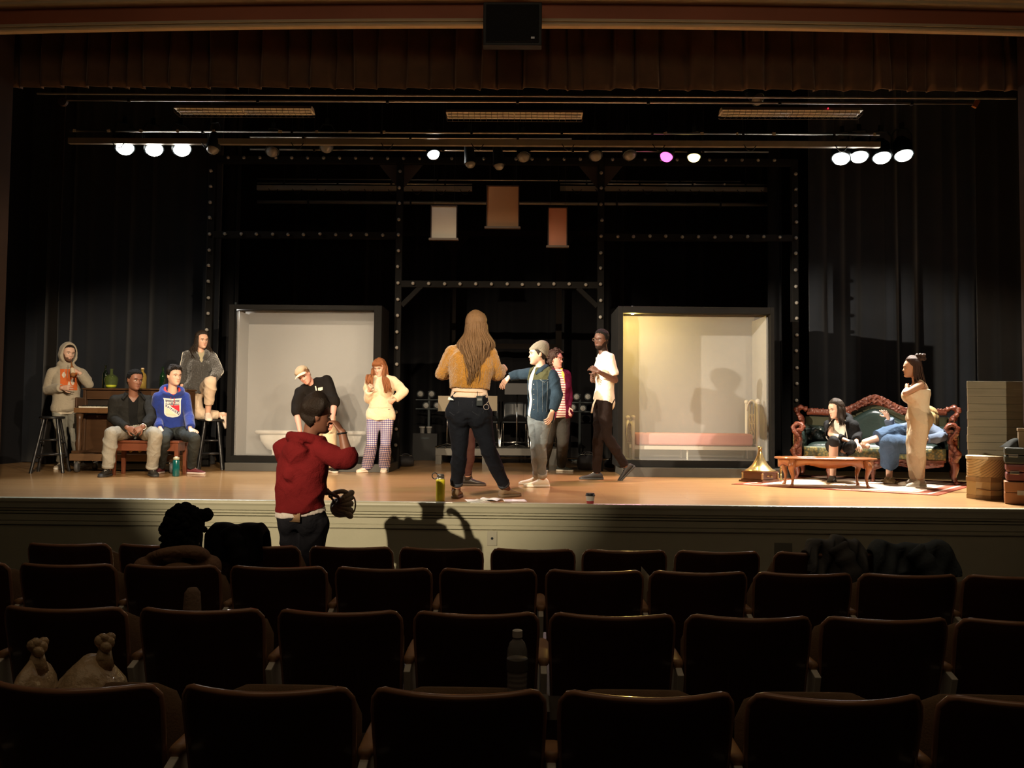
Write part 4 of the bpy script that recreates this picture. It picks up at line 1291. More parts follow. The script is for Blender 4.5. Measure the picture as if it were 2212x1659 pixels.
for k, (x, y, r) in enumerate(((-0.22, -0.05, 0.3), (0.2, -0.12, -0.2))):
    o = MB().box((0, 0, 0.0015), (0.19, 0.12, 0.002)).build('paper_sheet', pm)
    Rz = Matrix.Rotation(-0.10, 3, 'Z')
    o.location = tbl.location + Rz @ Vector((x, y, TZ + 0.0005))
    o.rotation_euler = (0, 0, r)
    tag(o, ['white paper sheet on the left half of the coffee table', 'white paper sheet on the right half of the coffee table'][k], 'paper', 'papers on the coffee table')

# gramophone with its horn standing bell-down
g = G(1648, 1042)
gm = thing('gramophone', 'wooden gramophone box with a brass horn standing bell down on it', 'gramophone', (g.x, g.y + 0.12, 0), 0.62)
boxw = mat('gramophone_wood', (0.13, 0.045, 0.02), 0.35, var=0.3, vscale=5, coat=0.3)
zb = P(1648, 1018, g.y + 0.1).z
MB().b2((-0.185, -0.185, 0.0), (0.185, 0.185, 0.02)).b2((-0.165, -0.165, 0.02), (0.165, 0.165, 0.034)).build('plinth', boxw, gm, bevel=0.004)
MB().b2((-0.145, -0.145, 0.0345), (0.145, 0.145, zb - 0.015)).build('case', boxw, gm, bevel=0.004)
MB().b2((-0.16, -0.16, zb - 0.0145), (0.16, 0.16, zb)).build('lid', boxw, gm, bevel=0.004)
for x, y in ((-1, -1), (1, -1), (1, 1), (-1, 1)):
    MB().lathe([(0.012, 0.036), (0.016, 0.045), (0.013, 0.06), (0.013, zb - 0.04), (0.017, zb - 0.026), (0.012, zb - 0.017)], (x * 0.15, y * 0.15, 0), 10).build('corner_column', mat('column_gilt', (0.7, 0.5, 0.25), 0.35, 0.4), gm, True)
brass = mat('horn_brass', (0.90, 0.66, 0.30), 0.22, 0.9)
zh = P(1647, 965, g.y + 0.1).z
H = zh - zb
MB().lathe([(0.19, zb + 0.004), (0.188, zb + 0.012), (0.15, zb + H * 0.10), (0.10, zb + H * 0.26), (0.06, zb + H * 0.48), (0.034, zb + H * 0.68), (0.024, zb + H * 0.82), (0.024, zb + H * 0.9), (0.032, zb + H), (0.028, zb + H), (0.018, zb + H * 0.85), (0.05, zb + H * 0.48), (0.09, zb + H * 0.26), (0.18, zb + 0.006)], n=36).build('horn', brass, gm, True)
MB().ell((0.03, -0.15, zb * 0.55), (0.014, 0.01, 0.018)).ell((-0.03, -0.148, zb * 0.62), (0.028, 0.006, 0.01)).build('latch', brass, gm, True)
MB().tube([(0.15, 0.05, 0.09), (0.21, 0.05, 0.09), (0.21, 0.05, 0.14)], 0.006, 8).build('crank', brass, gm, True)
g3 = G(1699, 1040)
t = thing('brass_candlestick', 'small brass candlestick lamp between the gramophone and coffee table', 'candlestick', (g3.x - 0.02, 10.75, 0))
zc = P(1699, 985, 10.75).z
MB().lathe([(0.0, 0), (0.045, 0), (0.045, 0.01), (0.012, 0.03), (0.012, zc * 0.45), (0.02, zc * 0.5), (0.01, zc * 0.55), (0.012, zc * 0.8), (0.0, zc * 0.8)], n=16).build('stem', brass, t, True)
MB().lathe([(0.01, zc * 0.8), (0.035, zc * 0.86), (0.03, zc * 0.93), (0.006, zc)], n=16).build('shade', brass, t, True)

# rug
A_, B_, C_ = G(1580, 1046.5), G(2026, 1071), G(2094, 1052)
D_ = A_ + (C_ - B_) * 1.0
ox = (B_ - A_); oy = (C_ - B_) * 1.55
def rug_mat():
    m = mat('rug', (0.7, 0.5, 0.4), 0.95)
    nt = m.node_tree
    b = nt.nodes['Principled BSDF']
    uv = nt.nodes.new('ShaderNodeTexCoord')
    s = nt.nodes.new('ShaderNodeSeparateXYZ')
    nt.links.new(uv.outputs['Generated'], s.inputs[0])
    def edge(out):
        a = nt.nodes.new('ShaderNodeMath'); a.operation = 'SUBTRACT'; a.inputs[1].default_value = 0.5
        nt.links.new(out, a.inputs[0])
        c = nt.nodes.new('ShaderNodeMath'); c.operation = 'ABSOLUTE'
        nt.links.new(a.outputs[0], c.inputs[0])
        return c.outputs[0]
    at = nt.nodes.new('ShaderNodeAttribute')
    at.attribute_name = 'rug_edge'
    r = ramp(nt, [(0.0, (0.30, 0.075, 0.045)), (0.09, (0.72, 0.52, 0.40)), (0.13, (0.33, 0.09, 0.055)), (0.25, (0.74, 0.58, 0.46)), (0.30, (0.55, 0.33, 0.25)), (0.33, (0.74, 0.58, 0.47))])
    n = nt.nodes.new('ShaderNodeTexVoronoi'); n.inputs['Scale'].default_value = 9
    nt.links.new(uv.outputs['Object'], n.inputs['Vector'])
    mx = nt.nodes.new('ShaderNodeMix'); mx.data_type = 'RGBA'; mx.blend_type = 'MULTIPLY'; mx.inputs[0].default_value = 0.35
    nt.links.new(at.outputs['Fac'], r.inputs[0])
    nt.links.new(r.outputs[0], mx.inputs[6]); nt.links.new(n.outputs[0], mx.inputs[7])
    nt.links.new(mx.outputs[2], b.inputs['Base Color'])
    return m
rg = MB()
NU, NV = 80, 50
rg.grid(lambda u, v: A_ + ox * u + oy * v + Vector((0, 0, 0.006 + 0.001 * math.sin(u * 40))), NU, NV, (0, 0, -0.005))
rug = rg.build('rug', rug_mat(), None, True)
at = rug.data.attributes.new('rug_edge', 'FLOAT', 'POINT')
vals = [min(min(i / NU, 1 - i / NU) * ox.length, min(j / NV, 1 - j / NV) * oy.length) / 1.0 for j in range(NV + 1) for i in range(NU + 1)]
at.data.foreach_set('value', vals + vals)
tag(rug, 'pale patterned rug with a red brown border under the coffee table and sofa', 'rug')

# ================================================================ boarded flat, hat boxes and suitcases at the far right
flatm = mat('flat_paint', (0.20, 0.185, 0.135), 0.75, var=0.25, vscale=5, stretch=(0.5, 1, 6))
Yf = 8.75
f0, f1 = P(2090, 823, Yf), P(2236, 824, Yf)
ft = thing('boarded_flat', 'low scenery flat of painted grey boards at the right edge', 'stage set', ((f0.x + f1.x) / 2, Yf, 0))
Lf = f1.x - f0.x
nb = 15
hb_ = f0.z / nb
mb = MB()
for i in range(nb):
    j0, j1 = random.uniform(-0.006, 0.006), random.uniform(-0.004, 0.004)
    mb.b2((-Lf / 2 + j0, j1, i * hb_ + 0.001), (Lf / 2, 0.022 + j1, (i + 1) * hb_ - 0.001))
mb.build('boards', flatm, ft, bevel=0.003)
MB().b2((-Lf / 2 + 0.03, 0.03, 0), (-Lf / 2 + 0.08, 0.07, f0.z)).b2((Lf / 2 - 0.08, 0.03, 0), (Lf / 2 - 0.03, 0.07, f0.z)).build('batten', raw_wood, ft)
MB().prism([(0.0, 0.0), (0.4, 0.0), (0.0, 0.5)], -0.015, 0.015, (Vector((0, 0.07, 0)), Vector((0, 1, 0)), Vector((1, 0, 0)), Vector((0, 0, 1)))).build('stage_brace', raw_wood, ft)
creamp = mat('hatbox_cream', (0.62, 0.47, 0.26), 0.6, var=0.15, vscale=12)
brownband = mat('hatbox_band', (0.26, 0.17, 0.09), 0.6)
gl = G(2127, 1080)
YH = gl.y + 0.16
hx = P(2127, 1060, YH).x
rl = P(2163, 1060, YH).x - hx
h1 = P(2127, 1031, YH - 0.1).z
lower = thing('hat_box', 'octagonal cream hat box with brown bands, under the striped drum box', 'hat box', (hx, YH, 0), 0.2)
def ngon(r, z, n=8, ph=PI / 8):
    return [Vector((r * math.cos(ph + 2 * PI * i / n), r * math.sin(ph + 2 * PI * i / n), z)) for i in range(n)]
MB().rings([ngon(rl, 0.042), ngon(rl, h1 - 0.045)]).build('side', creamp, lower)
MB().rings([ngon(rl + 0.003, 0.0), ngon(rl + 0.003, 0.041)]).build('bottom_band', brownband, lower)
MB().rings([ngon(rl + 0.006, h1 - 0.044), ngon(rl + 0.006, h1)]).build('lid', brownband, lower)
MB().tube(crom([(rl * 0.9, -rl * 0.42, h1 * 0.75), (rl * 0.4, -rl * 1.02, h1 * 0.5), (-rl * 0.3, -rl * 1.03, h1 * 0.42), (-rl * 0.98, -rl * 0.5, h1 * 0.5)], 6), 0.005, 6).build('cord', mat('cord_brown', (0.16, 0.09, 0.05), 0.8), lower, True)
h2 = P(2127, 985, YH - 0.1).z
up = thing('hat_box', 'round cream drum box with slanting stripes on top of the octagonal box', 'hat box', (hx + 0.01, YH, h1 + 0.001))
hh = h2 - h1
stripe = stripes_mat('hatbox_stripes', [(0.0, (0.68, 0.52, 0.28)), (0.66, (0.30, 0.21, 0.10))], 2, 0.022, 0.6, rot=(0, math.radians(38), 0))
MB().lathe([(0.0, 0.0), (rl * 0.98, 0.0), (rl, 0.01), (rl, hh - 0.036), (0, hh - 0.036)], n=40).build('side', stripe, up, auto=40)
MB().lathe([(0.0, hh - 0.035), (rl + 0.006, hh - 0.035), (rl + 0.007, hh - 0.004), (rl, hh), (0, hh)], n=40).build('lid', mat('hatbox_lid', (0.75, 0.60, 0.38), 0.6), up, auto=40)
MB().tube(crom([(rl * 0.75, -rl * 0.68, hh - 0.04), (rl * 1.04, -rl * 0.3, hh * 0.45), (rl * 0.9, -rl * 0.5, 0.05)], 6), 0.004, 6).build('cord', MATS['cord_brown'], up, True)
def case(name, label, x0, x1, z0, z1, y0, y1, m, rad, latch, handle=True, cat='suitcase'):
    hx_, hy_, h = (x1 - x0) / 2, (y1 - y0) / 2, z1 - z0
    rz = math.radians(-28)                  # turned towards the house, front left corner at (x0, y0)
    off = Matrix.Rotation(rz, 3, 'Z') @ Vector((hx_, hy_, 0))
    t = thing(name, label, cat, (x0 + off.x, y0 + off.y, z0), rz)
    MB().b2((-hx_, -hy_, 0), (hx_, hy_, h * 0.52)).build('base', m, t, bevel=rad)
    MB().b2((-hx_, -hy_, h * 0.53), (hx_, hy_, h)).build('lid', m, t, bevel=rad)
    if latch:
        MB().b2((-hx_ + 0.03, -hy_ - 0.008, h * 0.42), (-hx_ + 0.11, -hy_ + 0.002, h * 0.60)).build('latch', latch, t, bevel=0.003)
        MB().b2((hx_ - 0.11, -hy_ - 0.008, h * 0.42), (hx_ - 0.03, -hy_ + 0.002, h * 0.60)).build('latch', latch, t, bevel=0.003)
    if handle:
        MB().tube(crom([(-0.07, -hy_, h * 0.5), (-0.06, -hy_ - 0.03, h * 0.5), (0.06, -hy_ - 0.03, h * 0.5), (0.07, -hy_, h * 0.5)], 4), 0.008, 8).build('handle', black_metal, t, True)
    return t
lat = mat('latch_metal', (0.6, 0.56, 0.48), 0.25, 0.9)
YC = 8.10
X0 = P(2172, 1040, YC - 0.15).x
zz = [0.0] + [P(2190, q, YC - 0.15).z for q in (1040, 1002, 967)]
bx = case('trunk', 'brown box trunk with a pale label at the bottom of the suitcase pile', X0 - 0.02, X0 + 0.55, 0.0, zz[1], YC - 0.17, YC + 0.17, mat('brown_case', (0.27, 0.12, 0.055), 0.5, var=0.15), 0.008, None, False)
MB().b2((-0.185, -0.174, zz[1] * 0.42), (-0.12, -0.1701, zz[1] * 0.62)).build('paper_label', pm, bx)
case('suitcase', 'maroon rounded suitcase on top of the brown trunk', X0 + 0.0, X0 + 0.55, zz[1] + 0.001, zz[2], YC - 0.16, YC + 0.16, mat('maroon_case', (0.14, 0.04, 0.035), 0.4, var=0.1), 0.022, lat)
case('suitcase', 'dark green suitcase with metal clasps on top of the maroon one', X0 - 0.01, X0 + 0.5, zz[2] + 0.001, zz[3], YC - 0.16, YC + 0.16, mat('green_case', (0.022, 0.024, 0.016), 0.45), 0.015, lat)
zt4 = P(2205, 925, YC - 0.1).z
xs4 = P(2196, 940, YC - 0.1).x
t = thing('wooden_box', 'small brown wooden box topmost on the pile of suitcases', 'box', (xs4 + 0.21, YC - 0.12, zz[3] + 0.001), math.radians(-28))
MB().b2((-0.18, -0.12, 0), (0.18, 0.12, zt4 - zz[3] - 0.03)).build('body', mat('brown_box', (0.12, 0.075, 0.03), 0.6, var=0.2), t, bevel=0.004)
MB().b2((-0.185, -0.125, zt4 - zz[3] - 0.029), (0.185, 0.125, zt4 - zz[3])).build('lid', MATS['brown_box'], t, bevel=0.004)
t = tag(MB().grid(lambda u, v: (xs4 - 0.09 + 0.13 * u, YC - 0.12 + 0.16 * v, zz[3] + 0.004 + 0.085 * math.sin(PI * min(1, u * 0.5 + 0.5) if u > 0.999 else u * PI * 0.5) * (1 - (2 * v - 1) ** 4)), 10, 10, (0, 0, -0.003)).build('folded_cloth', mat('dark_cloth', (0.02, 0.02, 0.018), 0.9), None, True), 'dark folded cloth on the green suitcase beside the small wooden box', 'cloth')

# ================================================================ band risers with chairs and music stands at the back
riser_m = mat('riser_grey', (0.14, 0.135, 0.12), 0.6, var=0.25, vscale=6)
YR = 13.75
def riser(px0, px1, label):
    a, b = P(px0, 985, YR), P(px1, 985, YR)
    zt_ = P((px0 + px1) / 2, 969, YR).z
    zl = P((px0 + px1) / 2, 984, YR).z
    t = thing('platform_riser', label, 'stage platform', ((a.x + b.x) / 2, YR, 0), 0, 'grey band risers')
    w = (b.x - a.x) / 2 - 0.004
    MB().b2((-w, 0, zt_ - 0.018), (w, 1.2, zt_)).build('deck', riser_m, t)
    MB().b2((-w, 0.0, zl), (w, 0.03, zt_ - 0.019)).b2((-w, 1.17, zl), (w, 1.2, zt_ - 0.019)).b2((-w, 0.031, zl), (-w + 0.03, 1.169, zt_ - 0.019)).b2((w - 0.03, 0.031, zl), (w, 1.169, zt_ - 0.019)).build('skirt', riser_m, t)
    for x in (-w + 0.07, w - 0.07):
        for y in (0.05, 1.15):
            MB().b2((x - 0.068, y - 0.045, 0), (x + 0.03 + (0.038 if x > 0 else 0), y + 0.045, zl - 0.001)).build('leg', riser_m, t)
    return zt_
ZR = riser(940, 1060, 'grey wooden band riser on the left, behind the woman in the yellow jumper')
riser(1061, 1205, 'grey wooden band riser on the right, behind the man in the beanie')
chrome = mat('chrome_tube', (0.75, 0.73, 0.70), 0.18, 1.0)
chair_black = mat('chair_black', (0.03, 0.035, 0.04), 0.35)
def folding_chair(px, Y, label):
    x = P(px, 900, Y).x
    t = thing('folding_chair', label, 'chair', (x, Y, ZR), 0, 'folding chairs on the risers')
    def bkf(u, v):
        return (-0.20 + 0.40 * u, 0.17 + 0.04 * v + 0.04 * math.sin(PI * u), 0.56 + 0.23 * v - (0.06 * abs(2 * u - 1) ** 3 if v < 0.3 else 0.03 * abs(2 * u - 1) ** 4 * v))
    MB().grid(bkf, 14, 8, (0, 0.015, 0)).build('backrest', chair_black, t, True)
    MB().b2((-0.20, -0.20, 0.43), (0.20, 0.17, 0.455)).build('seat', chair_black, t, bevel=0.012)
    for s in (-1, 1):
        MB().tube([(s * 0.22, 0.24, 0.80), (s * 0.215, 0.16, 0.45), (s * 0.24, -0.26, 0.02)], 0.0125, 8).build('leg', chrome, t, True)
        MB().tube([(s * 0.19, -0.10, 0.42), (s * 0.20, 0.30, 0.02)], 0.0115, 8).build('leg', chrome, t, True)
    MB().tube([(-0.23, -0.2, 0.1), (0.23, -0.2, 0.1)], 0.009, 8).build('crossbar', chrome, t, True)
    MB().tube([(-0.195, 0.22, 0.1), (0.195, 0.22, 0.1)], 0.009, 8).build('crossbar', chrome, t, True)
folding_chair(1112, 14.25, 'black folding chair with chrome legs, on the riser left of the beanie man')
folding_chair(1050, 14.25, 'black folding chair with chrome legs, half hidden by the yellow jumper woman')
folding_chair(1176, 14.25, 'black folding chair with chrome legs, hidden behind the beanie man')
stand_lit_tan = mat('stand_desk_lit', (0.30, 0.25, 0.17), 0.6)  # beige of the light on these desks is put into their colour
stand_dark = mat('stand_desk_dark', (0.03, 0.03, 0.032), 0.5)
def music_stand(px, py0, py1, Y, w, m, label):
    a, b = P(px, py1, Y), P(px, py0, Y)
    t = thing('music_stand', label, 'music stand', (a.x, Y, ZR), 0, 'music stands on the risers')
    z0, z1 = a.z - ZR, b.z - ZR
    MB().prism([(-w / 2, z0), (w / 2, z0), (w / 2, z1), (-w / 2, z1)], 0.0, 0.004).b2((-w / 2, -0.045, z0 - 0.004), (w / 2, 0.004, z0)).build('desk', m, t)
    MB().tube([(0, 0.02, 0.06), (0, 0.02, z0 + 0.05)], 0.012, 8).build('pole', chrome, t, True)
    for k in range(3):
        an = PI / 2 + 2 * PI * k / 3 + PI
        MB().tube(crom([(0, 0.02, 0.075), (0.10 * math.cos(an), 0.02 + 0.10 * math.sin(an), 0.05), (0.24 * math.cos(an), 0.02 + 0.24 * math.sin(an), 0.01)], 4), 0.011, 8).build('leg', chrome, t, True)
music_stand(966, 855, 888, 13.95, 0.31, stand_lit_tan, 'tan lit music stand left of the yellow jumper woman')
music_stand(1054, 855, 887, 13.95, 0.31, stand_lit_tan, 'tan lit music stand at the right hip of the yellow jumper woman')
music_stand(1117, 828, 852, 13.98, 0.42, stand_dark, 'dark music stand under the outstretched arm of the beanie man')
# lamp clusters standing at the back
lens_clear = mat('cluster_lens', (0.60, 0.60, 0.57), 0.1, 0.3, spec=0.9, coat=0.5)
def cluster(pts, Y, label):
    ps = [P(x, y, Y) for x, y in pts]
    cx = sum(p.x for p in ps) / len(ps)
    t = thing('lamp_cluster', label, 'stage lamp', (cx, Y, 0), 0, 'unlit lamp clusters at the back')
    for p in ps:
        c = Vector((p.x - cx, 0, p.z))
        cn = MB().lathe([(0.0, -0.12), (0.03, -0.12), (0.064, -0.05), (0.066, 0.0), (0.056, 0.0), (0.05, -0.02), (0.0, -0.02)], c, 18, (0, -1, 0)).build('can', black_metal, t, auto=40)
        MB().lathe([(0.0, -0.015), (0.054, -0.015), (0.048, 0.004), (0.025, 0.014), (0, 0.017)], c, 18, (0, -1, 0)).ell(c + Vector((0.0, -0.016, 0.0)), (0.02, 0.012, 0.02)).build('lens', lens_clear, cn, True)
    zmin, zmax = min(p.z for p in ps), max(p.z for p in ps)
    f = MB().b2((-0.24, 0.02, zmin - 0.07), (0.24, 0.05, zmin - 0.05)).b2((-0.24, 0.02, (zmin + zmax) / 2 - 0.01), (0.24, 0.05, (zmin + zmax) / 2 + 0.01))
    f.b2((-0.02, 0.06, 0.03), (0.02, 0.10, zmax + 0.05)).b2((-0.2, -0.1, 0.0), (0.2, 0.26, 0.03))
    f.build('stand', black_metal, t)
cluster([(908, 851), (932, 851), (920, 876), (944, 876)], 15.2, 'cluster of four unlit lamps at the back, left of the music stands')
cluster([(1246, 857), (1270, 857), (1237, 880), (1259, 882)], 15.2, 'cluster of four unlit lamps at the back, left of the man in white tee shirt')
cr = P(920, 936, 15.0)
t = thing('crate', 'black crate at the back carrying two pale pots', 'crate', (cr.x, 15.0, 0))
MB().b2((-0.22, -0.15, 0.0), (0.22, 0.15, cr.z)).build('body', mat('crate_black', (0.01, 0.01, 0.01), 0.7), t, bevel=0.005)
MB().b2((-0.08, -0.156, cr.z - 0.1), (0.08, -0.151, cr.z - 0.07)).build('handle_slot', black_metal, t)
potm = mat('pot_grey', (0.35, 0.34, 0.32), 0.6)
for k, px in enumerate((912, 927)):
    c = P(px, 930, 15.0)
    tag(MB().lathe([(0, 0), (0.04, 0), (0.05, 0.1), (0.054, 0.1), (0.054, 0.12), (0.045, 0.12), (0.04, 0.01), (0, 0.01)], (c.x, 15.0, cr.z + 0.001), 18).build('pot', potm, None, True), ['pale pot on the black crate, left of the pair', 'pale pot on the black crate, right of the pair'][k], 'pot', 'pots on the crate')
# bags on the stage floor
bagm = mat('bag_black', (0.014, 0.013, 0.014), 0.7, var=0.2, bump=0.3, bscale=14)
def bag(label, px, py, w, h, d, rz=0.0, Yo=0.0):
    g = G(px, py)
    t = thing('duffel_bag', label, 'bag', (g.x, g.y + d / 2 + Yo, 0), rz)
    rr = []
    for k in range(15):
        a = -PI / 2 + PI * k / 14
        s_ = max(0.02, math.cos(a)) ** 0.5
        x = w / 2 * math.sin(a)
        rr.append([Vector((x, d / 2 * s_ * math.cos(q) * (1 + 0.05 * math.sin(3 * q + k)), h / 2 + h / 2 * (0.55 + 0.45 * s_) * math.sin(q) * (1 if math.sin(q) < 0 else s_ ** 0.3) + (h / 2 * (0.45 - 0.45 * s_)) * (-1 if math.sin(q) < 0 else 0) * 0)) for q in [2 * PI * i / 20 for i in range(20)]])
    MB().rings(rr).build('body', bagm, t, True)
    for yy in (-0.05, 0.05):
        MB().tube(crom([(-w * 0.22, yy, h * 0.9), (-w * 0.16, yy, h * 1.12), (w * 0.16, yy, h * 1.12), (w * 0.22, yy, h * 0.9)], 5), 0.009, 6).build('handle', bagm, t, True)
    MB().tube([(-w * 0.36, 0, h * 0.985), (0, 0, h * 1.005), (w * 0.36, 0, h * 0.985)], 0.005, 6).build('zip', steel, t, True)
bag('black duffel bag on the floor right of the girl in checked trousers', 868, 1011, 0.26, 0.17, 0.24, 0.2, 0.28)
bag('black duffel bag on the floor behind the foot of the man in white tee shirt', 1270, 1017, 0.30, 0.24, 0.22, 0.3)
bag('low black bag against the right platform behind the walking man', 1322, 1011, 0.22, 0.13, 0.2, 0.1)
# things on the stage edge
g = G(951, 1082)
t = thing('water_bottle', 'yellow steel water bottle on the stage edge left of the yellow jumper woman', 'bottle', g)
hb = P(951, 1024, g.y).z
r = P(960.5, 1050, g.y).x - P(951, 1050, g.y).x
MB().lathe([(0, 0), (r, 0), (r * 1.02, 0.005), (r * 1.02, hb * 0.76), (r * 0.9, hb * 0.81), (0, hb * 0.81)], n=24).build('body', mat('yellow_enamel', (0.75, 0.66, 0.04), 0.35), t, True)
MB().lathe([(0, hb * 0.81), (r * 0.88, hb * 0.81), (r * 0.9, hb * 0.86), (0, hb * 0.86)], n=20).build('collar', steel, t, True)
MB().lathe([(0, hb * 0.86), (r * 0.84, hb * 0.86), (r * 0.84, hb * 0.97), (r * 0.7, hb), (0, hb)], n=20).build('cap', mat('cap_grey', (0.12, 0.11, 0.10), 0.35, 0.5), t, True)
MB().tube([(-r * 0.8 - 0.02 + 0.025 * math.cos(a), 0, hb * 0.93 + 0.028 * math.sin(a)) for a in [2 * PI * i / 16 for i in range(17)]], 0.005, 6).build('cap_loop', black_metal, t, True)
g = G(1275, 1087.5)
t = thing('coffee_cup', 'paper coffee cup with a black lid and red base on the stage edge', 'cup', g)
hb = P(1275, 1065, g.y).z
MB().lathe([(0, 0), (0.032, 0), (0.034, hb * 0.26), (0, hb * 0.26)], n=24).build('red_band', mat('cup_red', (0.45, 0.05, 0.06), 0.6), t, auto=40)
MB().lathe([(0, hb * 0.26), (0.034, hb * 0.26), (0.041, hb * 0.74), (0, hb * 0.74)], n=24).build('cup_wall', mat('cup_white', (0.66, 0.62, 0.55), 0.6), t, auto=40)
MB().lathe([(0, hb * 0.74), (0.044, hb * 0.74), (0.044, hb * 0.82), (0.040, hb * 0.86), (0.037, hb), (0.03, hb), (0, hb * 0.95)], n=24).build('lid', mat('lid_black', (0.012, 0.012, 0.012), 0.4), t, auto=40)
for k, (px, py, rz, lab) in enumerate([(1030, 1083, 0.2, 'white script page on the stage edge by the left foot of the yellow jumper woman'), (1058, 1080.5, -0.3, 'crumpled white script page between the feet of the yellow jumper woman'), (1112, 1082, 0.1, 'white script page under the right foot of the yellow jumper woman')]):
    g = G(px, py)
    o = MB().grid(lambda u, v: (0.21 * (u - 0.5), 0.22 * (v - 0.5), 0.002 + 0.0012 * k + (0.012 if k == 1 else 0.002) * abs(math.sin(u * 5 + v * 4 + k))), 14, 14, (0, 0, -0.0006)).build('script_page', pm, None, True)
    o.location = (g.x, max(g.y, 7.68), 0)
    o.rotation_euler = (0, 0, rz)
    tag(o, lab, 'paper', 'script pages on the stage edge')
# socket plates on the stage front
def plate(px, py, w, h, label, m):
    c = P(px, py, 7.538)
    t = thing('wall_plate', label, 'wall plate', (c.x, 7.54, c.z))
    MB().b2((-w / 2, -0.006, -h / 2), (w / 2, 0.0, h / 2)).build('cover', m, t, bevel=0.002)
    MB().lathe([(0, 0), (0.012, 0), (0.012, 0.003), (0, 0.003)], (0, -0.0062, 0.0), 12, (0, -1, 0)).build('socket', black_metal, t)
plate(1063, 1163, 0.09, 0.13, 'grey socket plate on the stage front right of the middle', mat('plate_grey', (0.30, 0.29, 0.22), 0.5))
plate(1692, 1192, 0.16, 0.16, 'square grey socket plate on the stage front at the right', mat('plate_grey2', (0.13, 0.13, 0.10), 0.5))

# ================================================================ things left on the seats
# clear water bottle standing on a seat top rail
xw, yw = P(1117, 1450, 2.62).x, 2.62
c0, c1 = P(1117, 1452, 2.62), P(1117, 1362, 2.62)
t = thing('plastic_bottle', 'clear plastic water bottle with a white cap behind the front middle seat', 'bottle', (c0.x, 2.62, c0.z - 0.09))
h = c1.z - c0.z + 0.09
pr = [(0.0, 0.0), (0.027, 0.0), (0.031, 0.02)]
for i in range(7):
    z = 0.12 + i * 0.07
    pr += [(0.032, z * h), (0.0305, (z + 0.02) * h), (0.032, (z + 0.045) * h)]
pr += [(0.032, 0.66 * h), (0.031, 0.74 * h), (0.024, 0.83 * h), (0.014, 0.88 * h), (0.0125, 0.9 * h), (0.0125, 0.92 * h), (0.0, 0.92 * h)]
MB().lathe(pr, n=28).build('bottle_body', mat('clear_plastic', (0.5, 0.5, 0.5), 0.05, alpha=0.4, coat=1.0, spec=1.0), t, True)
MB().lathe([(0.0, 0.91 * h), (0.0155, 0.91 * h), (0.0155, h), (0.013, h + 0.002), (0, h + 0.002)], n=20).build('cap', mat('cap_white', (0.7, 0.68, 0.64), 0.5), t, auto=40)
MB().lathe([(0.0326, 0.44 * h), (0.0328, 0.45 * h), (0.0328, 0.6 * h), (0.0326, 0.61 * h)], n=28).build('label_band', mat('bottle_label', (0.10, 0.09, 0.08), 0.4), t, True)
tag(MB().box((c0.x, 2.62, c0.z - 0.105), (0.2, 0.16, 0.025)).build('notebook', mat('notebook', (0.05, 0.04, 0.04), 0.7)), 'dark notebook under the clear plastic water bottle', 'book')
tag(MB().box((c0.x, 2.66, (c0.z - 0.12 + HALL_Z + 0.42) / 2), (0.34, 0.22, c0.z - 0.12 - HALL_Z - 0.42)).build('cardboard_box', mat('dark_carton', (0.03, 0.022, 0.016), 0.8)), 'dark box on the seat carrying the notebook and plastic bottle', 'box')
# plastic bags with tied tops in the nearest row
bagp = mat('thin_plastic_bag', (0.55, 0.40, 0.25), 0.35, var=0.35, vscale=9, bump=0.6, bscale=25, coat=0.3)
def shopping_bag(px0, px1, pytop, knots, Y, label):
    c = P((px0 + px1) / 2, 1440, Y)
    zt_ = P((px0 + px1) / 2, pytop, Y).z
    w = P(px1, 1440, Y).x - P(px0, 1440, Y).x
    zb_ = HALL_Z + 0.42
    t = thing('plastic_bag', label, 'bag', (c.x, Y, zb_), 0, 'tied plastic bags on the seats')
    h = zt_ - zb_
    mb = MB()
    rr = []
    for k in range(12):
        v = k / 11
        s_ = (0.75 + 0.45 * math.sin(PI * min(v * 1.15, 1))) * (1 if v < 0.8 else 1 - 0.75 * ((v - 0.8) / 0.2) ** 2)
        rr.append([Vector((w / 2 * s_ * math.cos(q) * (1 + 0.09 * math.sin(5 * q + k * 1.3)), 0.12 * s_ * math.sin(q) * (1 + 0.1 * math.sin(4 * q + k)), h * v)) for q in [2 * PI * i / 28 for i in range(28)]])
    mb.rings(rr)
    mb.build('sack', bagp, t, True)
    for kx, ky in knots:
        p = P(kx, ky, Y) - Vector((c.x, Y, zb_))
        kn = MB()
        for i in range(7):
            a = 2 * PI * i / 7
            kn.ell((p.x + 0.014 * math.cos(a), 0.012 * math.sin(a * 2), p.z + 0.014 * math.sin(a)), (0.018, 0.014, 0.02), Matrix.Rotation(a, 3, 'Y'), 8, 6)
        kn.tube([(p.x, 0, p.z - 0.01), (p.x * 0.9, 0, h * 0.9)], [0.016, 0.035], 10)
        kn.build('knot', bagp, t, True)
shopping_bag(40, 110, 1422, [(82, 1398)], 2.66, 'tied plastic bag on the seat at the far left, left of the pair')
shopping_bag(120, 275, 1415, [(227, 1388)], 2.68, 'wide tied plastic bag on the seat at the far left, right of the pair')
